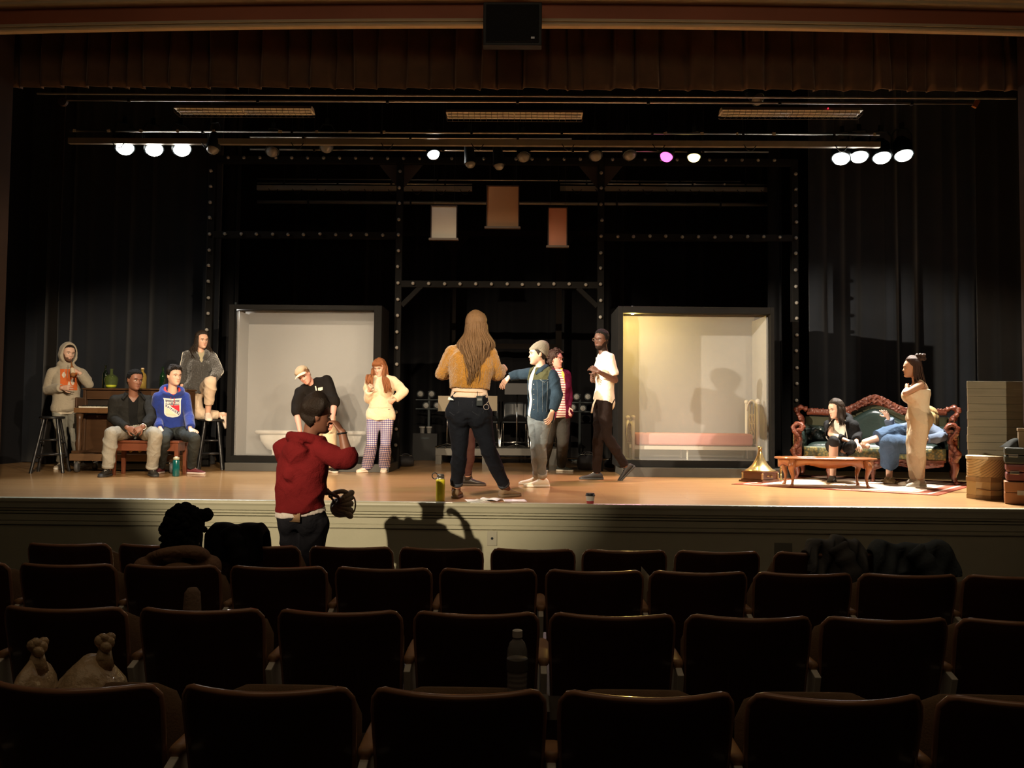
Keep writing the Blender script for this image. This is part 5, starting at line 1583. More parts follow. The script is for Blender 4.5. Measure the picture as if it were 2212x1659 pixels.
# pale cup-like cone and papers on seats of the second row
c = P(416, 1270, 3.75)
t = tag(MB().lathe([(0, 0), (0.06, 0), (0.055, 0.1), (0.047, 0.22), (0.034, c.z - HALL_Z - 0.45), (0.02, c.z - HALL_Z - 0.43), (0, c.z - HALL_Z - 0.43)], (c.x, 3.75, HALL_Z + 0.43), 20).build('canvas_bag_top', mat('canvas_tan', (0.22, 0.15, 0.11), 0.9, bump=0.3), None, True), 'dull pink canvas bag standing upright on a seat below the curly haired person', 'bag')
t['label'] = 'dull pink canvas bag standing on a seat below the curly haired person'
c = P(1398, 1238, 4.62)
t = tag(MB().grid(lambda u, v: (c.x - 0.035 + 0.07 * u, 4.60 + 0.05 * math.sin(u * 3), c.z - 0.32 + (0.36 - 0.08 * u) * v), 8, 8, (0, 0.004, 0)).build('cloth_bag', mat('cloth_white', (0.45, 0.40, 0.32), 0.8), None, True), 'white cloth bag hanging between two seats right of the middle', 'bag')
# coats over seats of the row nearest the stage
def coat(label, px0, px1, pytop, pybot, Y, m, seed, name='jacket', folds=1.0):
    rnd = random.Random(seed)
    a, b = P(px0, pytop, Y), P(px1, pytop, Y)
    zb_ = P(px0, pybot, Y).z
    w = b.x - a.x
    t = thing(name, label, 'jacket', ((a.x + b.x) / 2, Y, 0))
    ph = [rnd.uniform(0, 6) for _ in range(6)]
    def fn(u, v):
        # v 0 rear hem -> 0.5 over the top -> 1 front hem
        x = -w / 2 + w * u
        top = a.z + (0.012 * math.sin(u * 7 + ph[0]) + 0.01 * math.sin(u * 17 + ph[1])) * min(1, folds * 0.8) - 0.05 * max(0, abs(2 * u - 1) - 0.8) / 0.2
        q = (v - 0.5) * 2
        s_ = abs(q)
        z = top - (top - zb_ + 0.02 * math.sin(u * 9 + ph[2])) * max(0, s_ - 0.12) / 0.88 if s_ > 0.12 else top + 0.01 * (1 - (s_ / 0.12) ** 2)
        y = math.copysign(min(1, s_ / 0.12) * 0.055, q) + folds * 0.02 * math.sin(u * 15 + ph[3] + q * 3) * min(1, s_ * 2) + folds * 0.012 * math.sin(u * 31 + ph[4] - q * 5) + math.copysign(0.03 * s_, q)
        return (x * (1 + 0.06 * s_), y + 0.03, z)
    MB().grid(fn, 46, 40, (0, 0.0, 0.012)).build('shell', m, t, True)
    sl = MB()
    x = -w * 0.05
    pts = crom([(x, -0.06, a.z - 0.005), (x + w * 0.15, -0.09, a.z - 0.10), (x + w * 0.28, -0.09, a.z - 0.25), (x + w * 0.33, -0.08, a.z - 0.40)], 6)
    sl.tube(pts, [0.055 + 0.008 * math.sin(i * 1.7) for i in range(len(pts))], 14)
    sl.build('sleeve', m, t, True)
    return t
coat('black jacket draped over a front seat, left of the standing man in the red hoodie', 448, 572, 1138, 1215, 4.88, mat('jacket_black', (0.010, 0.010, 0.011), 0.8), 3, folds=0.5)
coat('dark grey jacket draped over two seats of the front row at the right', 1742, 1868, 1172, 1240, 4.88, mat('jacket_charcoal', (0.10, 0.10, 0.105), 0.75, var=0.3, vscale=8, bump=0.3, bscale=25), 5, folds=1.5)
coat('dark blue denim jacket draped over the rightmost front row seat', 1884, 2058, 1180, 1240, 4.88, mat('jacket_denim', (0.07, 0.085, 0.10), 0.85, var=0.35, vscale=12, bump=0.2), 8)
# ================================================================ people
from mathutils.bvhtree import BVHTree
def folds(v, nr, amp, freq, seed, fine=0.0):
    """creased cloth: ridged waves along the normals"""
    x, y, z = v[:, 0] + seed * 1.7, v[:, 1] + seed * 0.6, v[:, 2]
    f = freq
    wx = 0.05 * np.sin(7 * z + seed) + 0.03 * np.sin(13 * (x + y))
    wz = 0.05 * np.sin(6 * x + 5 * y + seed * 2) + 0.02 * np.sin(17 * z)
    r1 = 1 - np.abs(np.sin(f * 0.55 * (z + wz + 0.55 * (x + wx)) + 1.5 * np.sin(5 * (x - y) + seed)))
    r2 = 1 - np.abs(np.sin(f * 0.62 * (z + wz - 0.8 * (x - wx) + 0.4 * y) + seed))
    m = 0.5 + 0.5 * np.sin(4.1 * x + 3.3 * z + 2 * np.sin(3 * y + seed))
    r3 = np.sin(f * 1.9 * (z + wz * 1.5) + 2.5 * np.sin(8 * x + seed)) * np.sin(f * 0.9 * (x + y + wx))
    d = amp * (1.15 * (m * r1 ** 2 + (1 - m) * r2 ** 2) - 0.22 + 0.22 * r3)
    if fine:
        d = d + fine * np.sin(310 * x + 40 * np.sin(90 * z)) * np.sin(290 * z + 30 * np.sin(80 * y)) + fine * np.sin(190 * y + 170 * x)
    return v + nr * d[:, None]

def yawv(deg):
    a = math.radians(deg)
    return Vector((math.sin(a), -math.cos(a), 0))

def head_rings(nz=46, na=52, jaw=1.0):
    prof = [(-.117, .020, .070, -.035), (-.110, .034, .083, -.015), (-.098, .046, .088, .012), (-.08, .056, .088, .038), (-.055, .065, .087, .066), (-.03, .071, .087, .084), (0, .074, .088, .094),
            (.02, .0755, .091, .096), (.05, .074, .088, .094), (.085, .061, .068, .078), (.105, .040, .043, .054), (.115, .020, .022, .030), (.119, .004, .004, .008)]
    zs = [p[0] for p in prof]
    out = []
    for k in range(nz):
        t = k / (nz - 1)
        z = -.117 + (.119 + .117) * (0.5 - 0.5 * math.cos(PI * t))
        w = float(np.interp(z, zs, [p[1] for p in prof])); f = float(np.interp(z, zs, [p[2] for p in prof])); b = float(np.interp(z, zs, [p[3] for p in prof]))
        if z < -.05:
            w *= jaw
        ring = []
        for j in range(na):
            a = 2 * PI * j / na
            ca, sa = math.cos(a), math.sin(a)
            x = w * math.copysign(abs(sa) ** 0.88, sa)
            y = f * math.copysign(abs(ca) ** 0.82, ca) if ca > 0 else -b * abs(ca) ** 0.9
            if b < 0 and ca <= 0:
                y = -b * (1 - abs(ca)) * 0 + (-b) * abs(ca)
            if ca > 0:
                g = lambda cx, cz, sx, sz: math.exp(-((x - cx) / sx) ** 2 - ((z - cz) / sz) ** 2)
                fr = min(1, ca * 1.6)
                d = 0
                d -= 0.011 * (g(.031, .0, .017, .012) + g(-.031, .0, .017, .012))
                d += 0.006 * (g(.028, .021, .022, .008) + g(-.028, .021, .022, .008) + g(0, .02, .016, .009))
                nz_ = max(0.0, min(1.0, (.012 - z) / .044)) if z > -.036 else max(0.0, 1 - (-.036 - z) / .009)
                d += 0.025 * nz_ ** 1.2 * math.exp(-(x / (.0085 + .006 * nz_)) ** 2)
                d += 0.006 * (g(.012, -.034, .007, .007) + g(-.012, -.034, .007, .007))
                d += 0.006 * g(0, -.058, .022, .006) + 0.006 * g(0, -.068, .019, .006) - 0.004 * g(0, -.0635, .026, .0025) - 0.005 * g(0, -.081, .02, .007) + 0.008 * g(0, -.099, .017, .011)
                d += 0.004 * (g(.045, -.022, .016, .014) + g(-.045, -.022, .016, .014))
                y += d * fr
            ring.append(Vector((x, y, z)))
        out.append(ring)
    return out
HEADR = head_rings()

def add_crease(m, scale=10.0, strength=0.36):
    """soft creases in a cloth material, under its fine weave"""
    if m.get('creased'):
        return
    m['creased'] = 1
    nt = m.node_tree
    b = nt.nodes['Principled BSDF']
    tc = nt.nodes.new('ShaderNodeTexCoord')
    n = nt.nodes.new('ShaderNodeTexNoise')
    n.inputs['Scale'].default_value = scale
    n.inputs['Detail'].default_value = 3
    n.inputs['Distortion'].default_value = 0.7
    nt.links.new(tc.outputs['Object'], n.inputs['Vector'])
    bp = nt.nodes.new('ShaderNodeBump')
    bp.inputs['Strength'].default_value = strength
    bp.inputs['Distance'].default_value = 0.05
    nt.links.new(n.outputs[0], bp.inputs['Height'])
    if b.inputs['Normal'].links:
        nt.links.new(b.inputs['Normal'].links[0].from_node.outputs[0], bp.inputs['Normal'])
    nt.links.new(bp.outputs[0], b.inputs['Normal'])

class Person:
    def __init__(s, label, D, base, J, byaw=0, hyaw=None, hd=(0, 0, 0), hs=1.0, fem=False, skin='fair', build=1.0, tw=1.0, td=1.0, shw=None, hpw=None, gz=0.0, beard=None, eyes=True, brow=(0.04, 0.025, 0.015), lips=(0.45, 0.16, 0.13), bust=1.0):
        s.label, s.D, s.fem, s.build, s.tw, s.td = label, D, fem, build, tw, td
        s.bust = bust
        s.butt = False
        o = P(base[0], base[1], D)
        s.org = Vector((o.x, D, gz))
        s.bear = math.degrees(math.atan2(-s.org.x, D))   # yaws are as seen by the viewer
        s.byaw, s.hyaw = byaw + s.bear, (byaw if hyaw is None else hyaw) + s.bear
        shw = shw or (0.155 if fem else 0.18)
        hpw = hpw or (0.09 if fem else 0.088)
        s.j = {}
        for k, v in J.items():
            if v[0] == 'g':                      # ankle above a point of the ground
                s.j[k] = G(v[1], v[2], v[3] if len(v) > 3 else gz) + Vector((0, 0, 0.085)) - s.org
            elif v[0] == 'm':                    # metres from the base
                s.j[k] = Vector(v[1:])
            else:
                s.j[k] = P(v[0], v[1], D + (v[2] if len(v) > 2 else 0)) - s.org
        Fb, Fh = yawv(s.byaw), yawv(s.hyaw)
        Lb, Lh = Vector((0, 0, 1)).cross(Fb), Vector((0, 0, 1)).cross(Fh)
        if 'shL' not in s.j:
            s.j['shL'] = s.j['sh'] + Lb * shw; s.j['shR'] = s.j['sh'] - Lb * shw
        if 'hpL' not in s.j:
            s.j['hpL'] = s.j['hip'] + Lh * hpw; s.j['hpR'] = s.j['hip'] - Lh * hpw
        s.hipc = (s.j['hpL'] + s.j['hpR']) / 2
        s.shc = (s.j['shL'] + s.j['shR']) / 2
        s.neck = s.j['neck'] if 'neck' in s.j else s.shc + (s.shc - s.hipc).normalized() * 0.045
        s.Fb, s.Fh = Fb, Fh
        yw, pt, rl = hd
        yw += s.bear
        F = yawv(yw)
        L = Vector((0, 0, 1)).cross(F)
        # head axes: x = person's left, y = forward, z = up
        R = Matrix((-L, F, Vector((0, 0, 1)))).transposed()
        R = R @ Matrix.Rotation(math.radians(-pt), 3, 'X') @ Matrix.Rotation(math.radians(rl), 3, 'Y')
        s.R, s.hs, s.hc = R, hs, s.j['head']
        s.Ryaw = Matrix((-L, F, Vector((0, 0, 1)))).transposed()
        tones = dict(fair=(0.60, 0.35, 0.245), light=(0.66, 0.41, 0.30), tan=(0.50, 0.28, 0.18), brown=(0.20, 0.085, 0.05), dark=(0.105, 0.047, 0.03), pink=(0.62, 0.31, 0.24))
        s.skin = mat('skin_' + skin, tones[skin], 0.5, var=0.06, vscale=14)
        s.tone = tones[skin]
        s.beard = beard
        s.browc, s.lipc, s.eyes = brow, lips, eyes
        s.root = None
        s.tab = [(-0.10, .150, .085, .095), (0.0, .165, .10, .112), (0.12, .168, .105, .122), (0.28, .146, .104, .094), (0.40, .140, .104, .090), (0.55, .150, .112, .096), (0.70, .163, .118, .104), (0.83, .160, .105, .102), (0.92, .125, .078, .088), (1.0, .066, .058, .064)]
        if fem:
            s.tab = [(-0.10, .155, .085, .10), (0.0, .172, .10, .122), (0.12, .166, .10, .122), (0.28, .132, .092, .086), (0.40, .122, .088, .080), (0.55, .130, .10, .086), (0.70, .142, .108, .094), (0.83, .138, .092, .092), (0.92, .108, .068, .078), (1.0, .056, .05, .056)]

    def H(s, x, y, z):
        return s.hc + s.R @ (Vector((x, y, z)) * s.hs)

    def spine(s, t):
        a, b = s.hipc, s.neck
        if 'waist' in s.j:
            w = s.j['waist']
            p = (1 - t) ** 2 * a + 2 * t * (1 - t) * (w * 2 - (a + b) / 2) + t * t * b
            d = (2 * (1 - t) * ((w * 2 - (a + b) / 2) - a) + 2 * t * (b - (w * 2 - (a + b) / 2)))
        else:
            p, d = a.lerp(b, t), b - a
        return p, d.normalized()
    def torso(s, mb, off, t0, t1, n=18, flare=0.0, na=28):
        ts = [q[0] for q in s.tab]
        rings = []
        Lh = (s.j['hpL'] - s.j['hpR']).normalized(); Lb = (s.j['shL'] - s.j['shR']).normalized()
        for k in range(n + 1):
            t = t0 + (t1 - t0) * k / n
            p, d = s.spine(t)
            tt = min(max(t, 0), 1)
            L = Lh.lerp(Lb, tt)
            L = (L - d * L.dot(d)).normalized()
            F = L.cross(d)
            ref = s.Fh.lerp(s.Fb, tt)
            if F.dot(ref) < 0:
                F = -F
            tc = max(t, ts[0])
            w, f, b = [float(np.interp(tc, ts, [q[i] for q in s.tab])) for i in (1, 2, 3)]
            o = off + flare * max(0, 0.35 - t)
            w, f, b = w * s.tw * s.build + o, f * s.td * s.build + o, b * s.td * s.build + o
            rings.append([p + L * (w * math.copysign(abs(math.cos(a)) ** 0.85, math.cos(a))) + F * ((f if math.sin(a) > 0 else b) * math.sin(a)) for a in [2 * PI * i / na for i in range(na)]])
        mb.rings(rings)
        if s.fem and t1 > 0.6 and s.bust > 0:
            p, d = s.spine(0.66)
            L = (Lb - d * Lb.dot(d)).normalized()
            F = L.cross(d)
            if F.dot(s.Fb) < 0: F = -F
            for q in (-1, 1):
                mb.ell(p + L * (q * 0.068 * s.tw) + F * (0.070 * s.td), (0.066 * s.bust + off, 0.066 * s.bust + off, 0.066 * s.bust + off))
        if t0 < 0.12 and (t1 < 0.6 or off <= 0 or s.butt):
            p, d = s.spine(0.03)
            F = s.Fh
            L = Vector((0, 0, 1)).cross(F)
            k = 1.12 if s.fem else 1.0
            for q in (-1, 1):
                o5 = off * 0.5
                mb.ell(p + L * (q * 0.072) - F * 0.046 * s.td, (0.080 * k * s.build + o5, 0.080 * k * s.build + o5, 0.105 * k * s.build + o5))
        if t1 > 0.8:
            for q in ('L', 'R'):
                sh = s.j['sh' + q]
                a = s.spine(0.86)[0]
                nk = s.spine(0.97)[0]
                r = 0.046 * s.build + off * 0.8
                mb.ell(sh, (r * 1.05, r * 1.05, r * 1.05))
                mb.tube([nk.lerp(sh, 0.15), nk.lerp(sh, 0.6) + Vector((0, 0, 0.004)), sh], [0.050 + off * 0.7, 0.046 + off * 0.75, 0.044 + off * 0.8], 14)
                mb.tube([a, sh], [0.07 + off * 0.6, 0.046 * s.build + off * 0.7], 14)
    def seg(s, mb, a, b, ra, rb, bul=0.0, e0=True, e1=True, n=16, bpos=0.35):
        k = 7
        pts = [a.lerp(b, i / k) for i in range(k + 1)]
        rs = [ra + (rb - ra) * i / k + bul * math.exp(-((i / k - bpos) / 0.25) ** 2) for i in range(k + 1)]
        mb.tube(pts, rs, n)
        if e0: mb.ell(a, (rs[0],) * 3)
        if e1: mb.ell(b, (rs[-1],) * 3)
    def arm(s, mb, q, off=0.0, upto=2.0, frm=0.0, cuff=0.0, lo=None):
        b = s.build * (0.88 if s.fem else 1.0)
        sh, el, wr = s.j['sh' + q], s.j['el' + q], s.j['wr' + q]
        off2 = off if lo is None else lo
        u = min(1, upto)
        r1 = 0.046 * b + (0.037 - 0.046) * b * u
        s.seg(mb, sh, sh.lerp(el, u), 0.046 * b + off, r1 + off + (off2 - off) * 0.5 * u, 0.004, True, u >= 1)
        if upto > 1:
            k = upto - 1
            s.seg(mb, el, el.lerp(wr, k), 0.038 * b + (off + off2) / 2, (0.038 + (0.0265 - 0.038) * k) * b + off2 + cuff, 0.005, False, upto >= 2 and off == 0)
    def leg(s, mb, q, off=0.0, upto=2.0, ok=None, oa=None, e1=None):
        b = s.build * (1.04 if s.fem else 1.0)
        hp, kn, an = s.j['hp' + q], s.j['kn' + q], s.j['an' + q]
        ok = off if ok is None else ok
        oa = ok if oa is None else oa
        u = min(1, upto)
        s.seg(mb, hp, hp.lerp(kn, u), 0.088 * b + off, (0.088 + (0.055 - 0.088) * u) * b + off + (ok - off) * u, 0.004, True, u >= 1)
        if upto > 1:
            k = upto - 1
            # calf bulge to the rear
            d = (an - kn).normalized()
            s.seg(mb, kn, kn.lerp(an, k), 0.053 * b + ok, (0.053 + (0.036 - 0.053) * k) * b + ok + (oa - ok) * k, 0.010 * (1 if off < 0.02 else 0.4), False, (off == 0) if e1 is None else e1)
    def hand_geo(s, mb, fb, q, d, pn, curl=0.35, spread=0.12, size=1.0, fist=False):
        """palm into mb, fingers into fb. d: pointing direction, pn: palm normal (palm side)"""
        wr = s.j['wr' + q]
        z = size * (0.90 if s.fem else 1.0)
        d = d.normalized()
        pn = (pn - d * pn.dot(d)).normalized()
        side = d.cross(pn)
        # thumb side: for the left hand with palm down the thumb is to its right
        ts = side if q == 'R' else -side
        ts = -ts
        rings = []
        for t, w, th in ((-0.01, 0.024, 0.020), (0.02, 0.032, 0.0165), (0.055, 0.041, 0.0155), (0.085, 0.042, 0.013), (0.098, 0.036, 0.010)):
            c = wr + d * (t * z)
            rings.append([c + side * (w * z * math.cos(a)) + pn * (th * z * math.sin(a)) for a in [2 * PI * i / 18 for i in range(18)]])
        mb.rings(rings)
        mb.ell(wr, (0.025 * z,) * 3)
        for k, (off, ln, r) in enumerate(((0.030, 0.070, 0.0085), (0.0105, 0.078, 0.0088), (-0.0105, 0.072, 0.0084), (-0.030, 0.058, 0.0076))):
            p = wr + d * (0.088 * z) + ts * (off * z)
            dd = (d + ts * (off / 0.03 * spread)).normalized()
            pts, c = [p - dd * 0.012], curl * (1 + 0.12 * k)
            pts.append(p)
            ang = 0.0
            for frac in (0.45, 0.30, 0.25):
                ang += c
                v = dd * math.cos(ang) + pn * math.sin(ang)
                pts.append(pts[-1] + v * (ln * frac * z))
            fb.tube(pts, [r * z, r * z, r * z * 0.95, r * z * 0.86, r * z * 0.7], 9)
            fb.ell(pts[-1], (r * z * 0.72,) * 3, nu=8, nv=6)
        p = wr + d * (0.03 * z) + ts * (0.026 * z) + pn * 0.004
        v1 = (d * 0.62 + ts * 0.72 + pn * (0.25 + curl * 0.4)).normalized()
        v2 = (d * 0.9 + ts * (0.30 - curl * 0.4) + pn * (0.25 + curl * 0.6)).normalized()
        pts = [p - v1 * 0.01, p + v1 * (0.028 * z), p + v1 * (0.05 * z), p + v1 * (0.05 * z) + v2 * (0.03 * z)]
        fb.tube(pts, [0.0125 * z, 0.0112 * z, 0.0098 * z, 0.0078 * z], 9)
        fb.ell(pts[-1], (0.0078 * z,) * 3, nu=8, nv=6)
    def body(s, hands, legs_to=2.0, feet=None, voxel=0.0062):
        mb, fb = MB(), MB()
        mb.rings([[s.H(*p) for p in r] for r in HEADR])
        for q in (-1, 1):
            mb.ell(s.H(q * 0.076, -0.008, -0.005), (0.010 * s.hs, 0.019 * s.hs, 0.030 * s.hs), s.R, 14, 10)
        nb = s.spine(0.96)[0]
        k = 0.86 if s.fem else 1.0
        top = s.H(0, -0.018, -0.05)
        mb.tube([nb, nb.lerp(top, 0.5), top], [0.066 * k, 0.055 * k, 0.056 * k], 20)
        s.torso(mb, -0.007, -0.02, 1.0)
        for q in 'LR':
            s.arm(mb, q)
            s.leg(mb, q, -0.007, 2.0, -0.004, 0.0, True)
            if q in hands:
                s.hand_geo(mb, fb, q, *hands[q][:2], **(hands[q][2] if len(hands[q]) > 2 else {}))
            else:
                d = s.j['wr' + q] - s.j['el' + q]
                s.hand_geo(mb, fb, q, d, s.Fb.cross(d) if q == 'L' else -s.Fb.cross(d))
        if feet:
            for q in feet:                       # bare foot
                an = s.j['an' + q]
                F = yawv(feet[q] + s.bear)
                mb.tube([an - F * 0.02 - Vector((0, 0, 0.035)), an + F * 0.05 - Vector((0, 0, 0.045)), an + F * 0.12 - Vector((0, 0, 0.062)), an + F * 0.165 - Vector((0, 0, 0.07))], [0.042, 0.04, 0.034, 0.018], 14)
                mb.ell(an - F * 0.035 - Vector((0, 0, 0.05)), (0.033, 0.033, 0.034))
        v, nr, f = remesh(mb, voxel, 2)
        s.last = s.bodyvf = (v, f)
        out = MB()
        out.v = [tuple(x) for x in v]; out.f = [list(x) for x in f]; out.m = [0] * len(f)
        out.add(fb.v, fb.f)
        ms = [s.skin]
        out.mi = 1; ms.append(mat('eye_white', (0.75, 0.72, 0.68), 0.25))
        if s.eyes:
            for q in (-1, 1):
                out.ell(s.H(q * 0.031, 0.0765, -0.001), (0.0135 * s.hs, 0.007 * s.hs, 0.0062 * s.hs), s.R, 14, 8)
        out.mi = 2; ms.append(mat('eye_dark', (0.03, 0.018, 0.012), 0.15))
        if s.eyes:
            for q in (-1, 1):
                out.ell(s.H(q * 0.031, 0.0815, -0.0005), (0.0058 * s.hs, 0.0035 * s.hs, 0.0058 * s.hs), s.R, 10, 6)
                out.tube([s.H(q * 0.018, 0.0825, 0.004), s.H(q * 0.031, 0.085, 0.0075), s.H(q * 0.045, 0.080, 0.004)], 0.0016 * s.hs, 6)
        out.mi = 3; ms.append(mat('brow_%02d%02d' % (int(s.browc[0] * 100), int(s.browc[1] * 100)), s.browc, 0.8))
        for q in (-1, 1):
            out.tube([s.H(q * 0.012, 0.092, 0.019), s.H(q * 0.028, 0.094, 0.0235), s.H(q * 0.044, 0.086, 0.022), s.H(q * 0.054, 0.076, 0.016)], [0.0026 * s.hs, 0.003 * s.hs, 0.0024 * s.hs, 0.001 * s.hs], 6)
        out.mi = 4; ms.append(mat('lips_%02d%02d' % (int(s.lipc[0] * 100), int(s.lipc[1] * 100)), s.lipc, 0.4))
        out.tube([s.H(-0.022, 0.079, -0.063), s.H(-0.008, 0.0905, -0.0595), s.H(0, 0.0905, -0.0605), s.H(0.008, 0.0905, -0.0595), s.H(0.022, 0.079, -0.063)], [0.002 * s.hs, 0.0042 * s.hs, 0.0042 * s.hs, 0.0042 * s.hs, 0.002 * s.hs], 6)
        out.tube([s.H(-0.020, 0.079, -0.0655), s.H(0, 0.0895, -0.0695), s.H(0.020, 0.079, -0.0655)], [0.002 * s.hs, 0.005 * s.hs, 0.002 * s.hs], 6)
        if s.beard:
            ms.append(mat('beard_%02d%02d' % (int(s.beard[0][0] * 100), int(s.beard[0][1] * 100)), s.beard[0], 0.9))
            lowz = s.beard[1]
            RI = s.R.inverted()
            for i, fc in enumerate(out.f[:len(f)]):
                c = (Vector(out.v[fc[0]]) + Vector(out.v[fc[2]])) / 2
                l = (RI @ (c - s.hc)) / s.hs
                if abs(l.x) < 0.085 and -0.13 < l.z < 0.02 and l.y > -0.02 and l.length < 0.16:
                    edge = lowz if abs(l.x) < 0.05 else lowz + (abs(l.x) - 0.05) * 2.4
                    mouth = abs(l.x) < 0.022 and -0.076 < l.z < -0.052 and l.y > 0.06
                    if l.z < edge and not mouth:
                        out.m[i] = 5
        me = out.mesh('person', ms, True)
        o = bpy.data.objects.new('person', me)
        COL.objects.link(o)
        o.location = s.org
        tag(o, s.label, 'person')
        s.root = o
        return o
    def cloth(s, name, m, mb, voxel=0.010, smooth=3, amp=0.006, freq=16, fine=0.0, cut=None, paint=None, mats2=(), thick=0.0, seed=None, keep=False, label=None):
        v, nr, f = remesh(mb, voxel, smooth)
        sd = (sum(map(ord, s.label)) % 97) / 10.0 if seed is None else seed
        for q in [m] + list(mats2): add_crease(q)
        if amp:
            v = folds(v, nr, amp * 1.6, freq, sd, fine)
        ms = [m] + list(mats2)
        idx = []
        out = MB()
        out.v = [tuple(x) for x in v]
        if cut or paint:
            for fc in f:
                c = Vector(v[fc[0]] * 0.5 + v[fc[2]] * 0.5)
                if cut and cut(c):
                    continue
                out.f.append(fc)
                idx.append(paint(c) if paint else 0)
        else:
            out.f = list(f)
            idx = [0] * len(f)
        out.m = idx
        me = out.mesh(name, ms, True)
        bm = bmesh.new(); bm.from_mesh(me)
        loose = [q for q in bm.verts if not q.link_faces]
        bmesh.ops.delete(bm, geom=loose, context='VERTS')
        if cut:
            for _ in range(8):
                mv = {}
                for q in bm.verts:
                    if q.is_boundary:
                        nb = [e.other_vert(q).co for e in q.link_edges if e.is_boundary]
                        if len(nb) == 2:
                            mv[q] = q.co * 0.4 + (nb[0] + nb[1]) * 0.3
                for q, co in mv.items(): q.co = co
        bm.to_mesh(me); bm.free()
        o = bpy.data.objects.new(name, me)
        COL.objects.link(o)
        o.parent = s.root
        if thick:
            sl = o.modifiers.new('thick', 'SOLIDIFY'); sl.thickness = thick; sl.offset = -1
        if label: o['label'] = label
        s.last = (v, [x for x in out.f])
        return o
    # local torso coordinates of a point: t along the spine, lateral, forward
    def tl(s, p):
        ax = (s.neck - s.hipc)
        t = (p - s.hipc).dot(ax) / ax.length_squared
        c, d = s.spine(min(max(t, -0.3), 1.2))
        tt = min(max(t, 0), 1)
        L = (s.j['hpL'] - s.j['hpR']).normalized().lerp((s.j['shL'] - s.j['shR']).normalized(), tt)
        L = (L - d * L.dot(d)).normalized()
        F = L.cross(d)
        if F.dot(s.Fh.lerp(s.Fb, tt)) < 0: F = -F
        q = p - c
        return t, q.dot(L), q.dot(F)
    def top(s, name, m, off=0.03, hem=0.0, sleeve=2.0, neck=0.985, voxel=0.010, cuff=0.0, flare=0.0, lo=None, extra=None, **kw):
        mb = MB()
        s.torso(mb, off, hem, neck, flare=flare)
        if sleeve > 0:
            for q in 'LR':
                s.arm(mb, q, off, sleeve, cuff=cuff, lo=lo)
        if extra: extra(mb)
        return s.cloth(name, m, mb, voxel, **kw)
    def trousers(s, name, m, off=0.012, upto=2.0, ok=None, oa=None, waist=0.20, voxel=0.010, **kw):
        mb = MB()
        s.torso(mb, off, -0.03, waist)
        for q in 'LR':
            s.leg(mb, q, off, upto, ok, oa, False)
        return s.cloth(name, m, mb, voxel, **kw)
    def shoe(s, q, yaw, m, sole=None, L=0.275, pitch=0.0, high=0.0, name='shoe', w=1.0, roll=0.0):
        an = s.j['an' + q]
        F = yawv(yaw + s.bear)
        Rz = Matrix((Vector((0, 0, 1)).cross(F), F, Vector((0, 0, 1)))).transposed()
        Rz = Rz @ Matrix.Rotation(math.radians(-pitch), 3, 'X') @ Matrix.Rotation(math.radians(roll), 3, 'Y')
        k = L / 0.275
        T = lambda x, y, z: an + Rz @ Vector((x * w, y * k, z - 0.085))
        secs = [(-0.072, .022, .045), (-0.062, .033, .075), (-0.035, .037, .098 + high), (0.0, .038, .104 + high), (0.03, .039, .096 + high * 0.6), (0.06, .041, .078), (0.10, .045, .060), (0.14, .046, .050), (0.175, .040, .042), (0.193, .026, .034), (0.201, .010, .027)]
        mb = MB()
        rings = []
        for y, hw, h in secs:
            ring = []
            for i in range(20):
                a = 2 * PI * i / 20
                x = hw * math.copysign(abs(math.cos(a)) ** 0.7, math.cos(a))
                z = 0.02 + (h - 0.02) / 2 + (h - 0.02) / 2 * math.copysign(abs(math.sin(a)) ** 0.8, math.sin(a))
                if z > 0.06:
                    x *= 1 - 0.25 * min(1, (z - 0.06) / 0.05)
                ring.append(T(x, y, z))
            rings.append(ring)
        mb.rings(rings)
        o = mb.build(name, m, s.root, True)
        sb = MB()
        rings = []
        for y, hw in ((-0.078, .020), (-0.066, .036), (-0.03, .042), (0.03, .041), (0.10, .049), (0.15, .049), (0.185, .038), (0.205, .014)):
            rings.append([T(hw * math.copysign(abs(math.cos(a)) ** 0.4, math.cos(a)), y, 0.0135 + 0.0135 * math.copysign(abs(math.sin(a)) ** 0.4, math.sin(a))) for a in [2 * PI * i / 16 for i in range(16)]])
        sb.rings(rings)
        sb.build('sole', sole or m, o, True)
        lc = MB()
        for i in range(4):
            y = 0.045 + 0.018 * i
            h = 0.088 - 0.011 * i + (high * 0.4 if i == 0 else 0)
            lc.tube([T(-0.02, y, h - 0.006), T(0, y, h + 0.002), T(0.02, y, h - 0.006)], 0.003, 5)
        lc.build('laces', MATS.get('lace_' + name, None) or mat('lace_light', (0.6, 0.56, 0.5), 0.8) if sole else m, o, True)
        return o
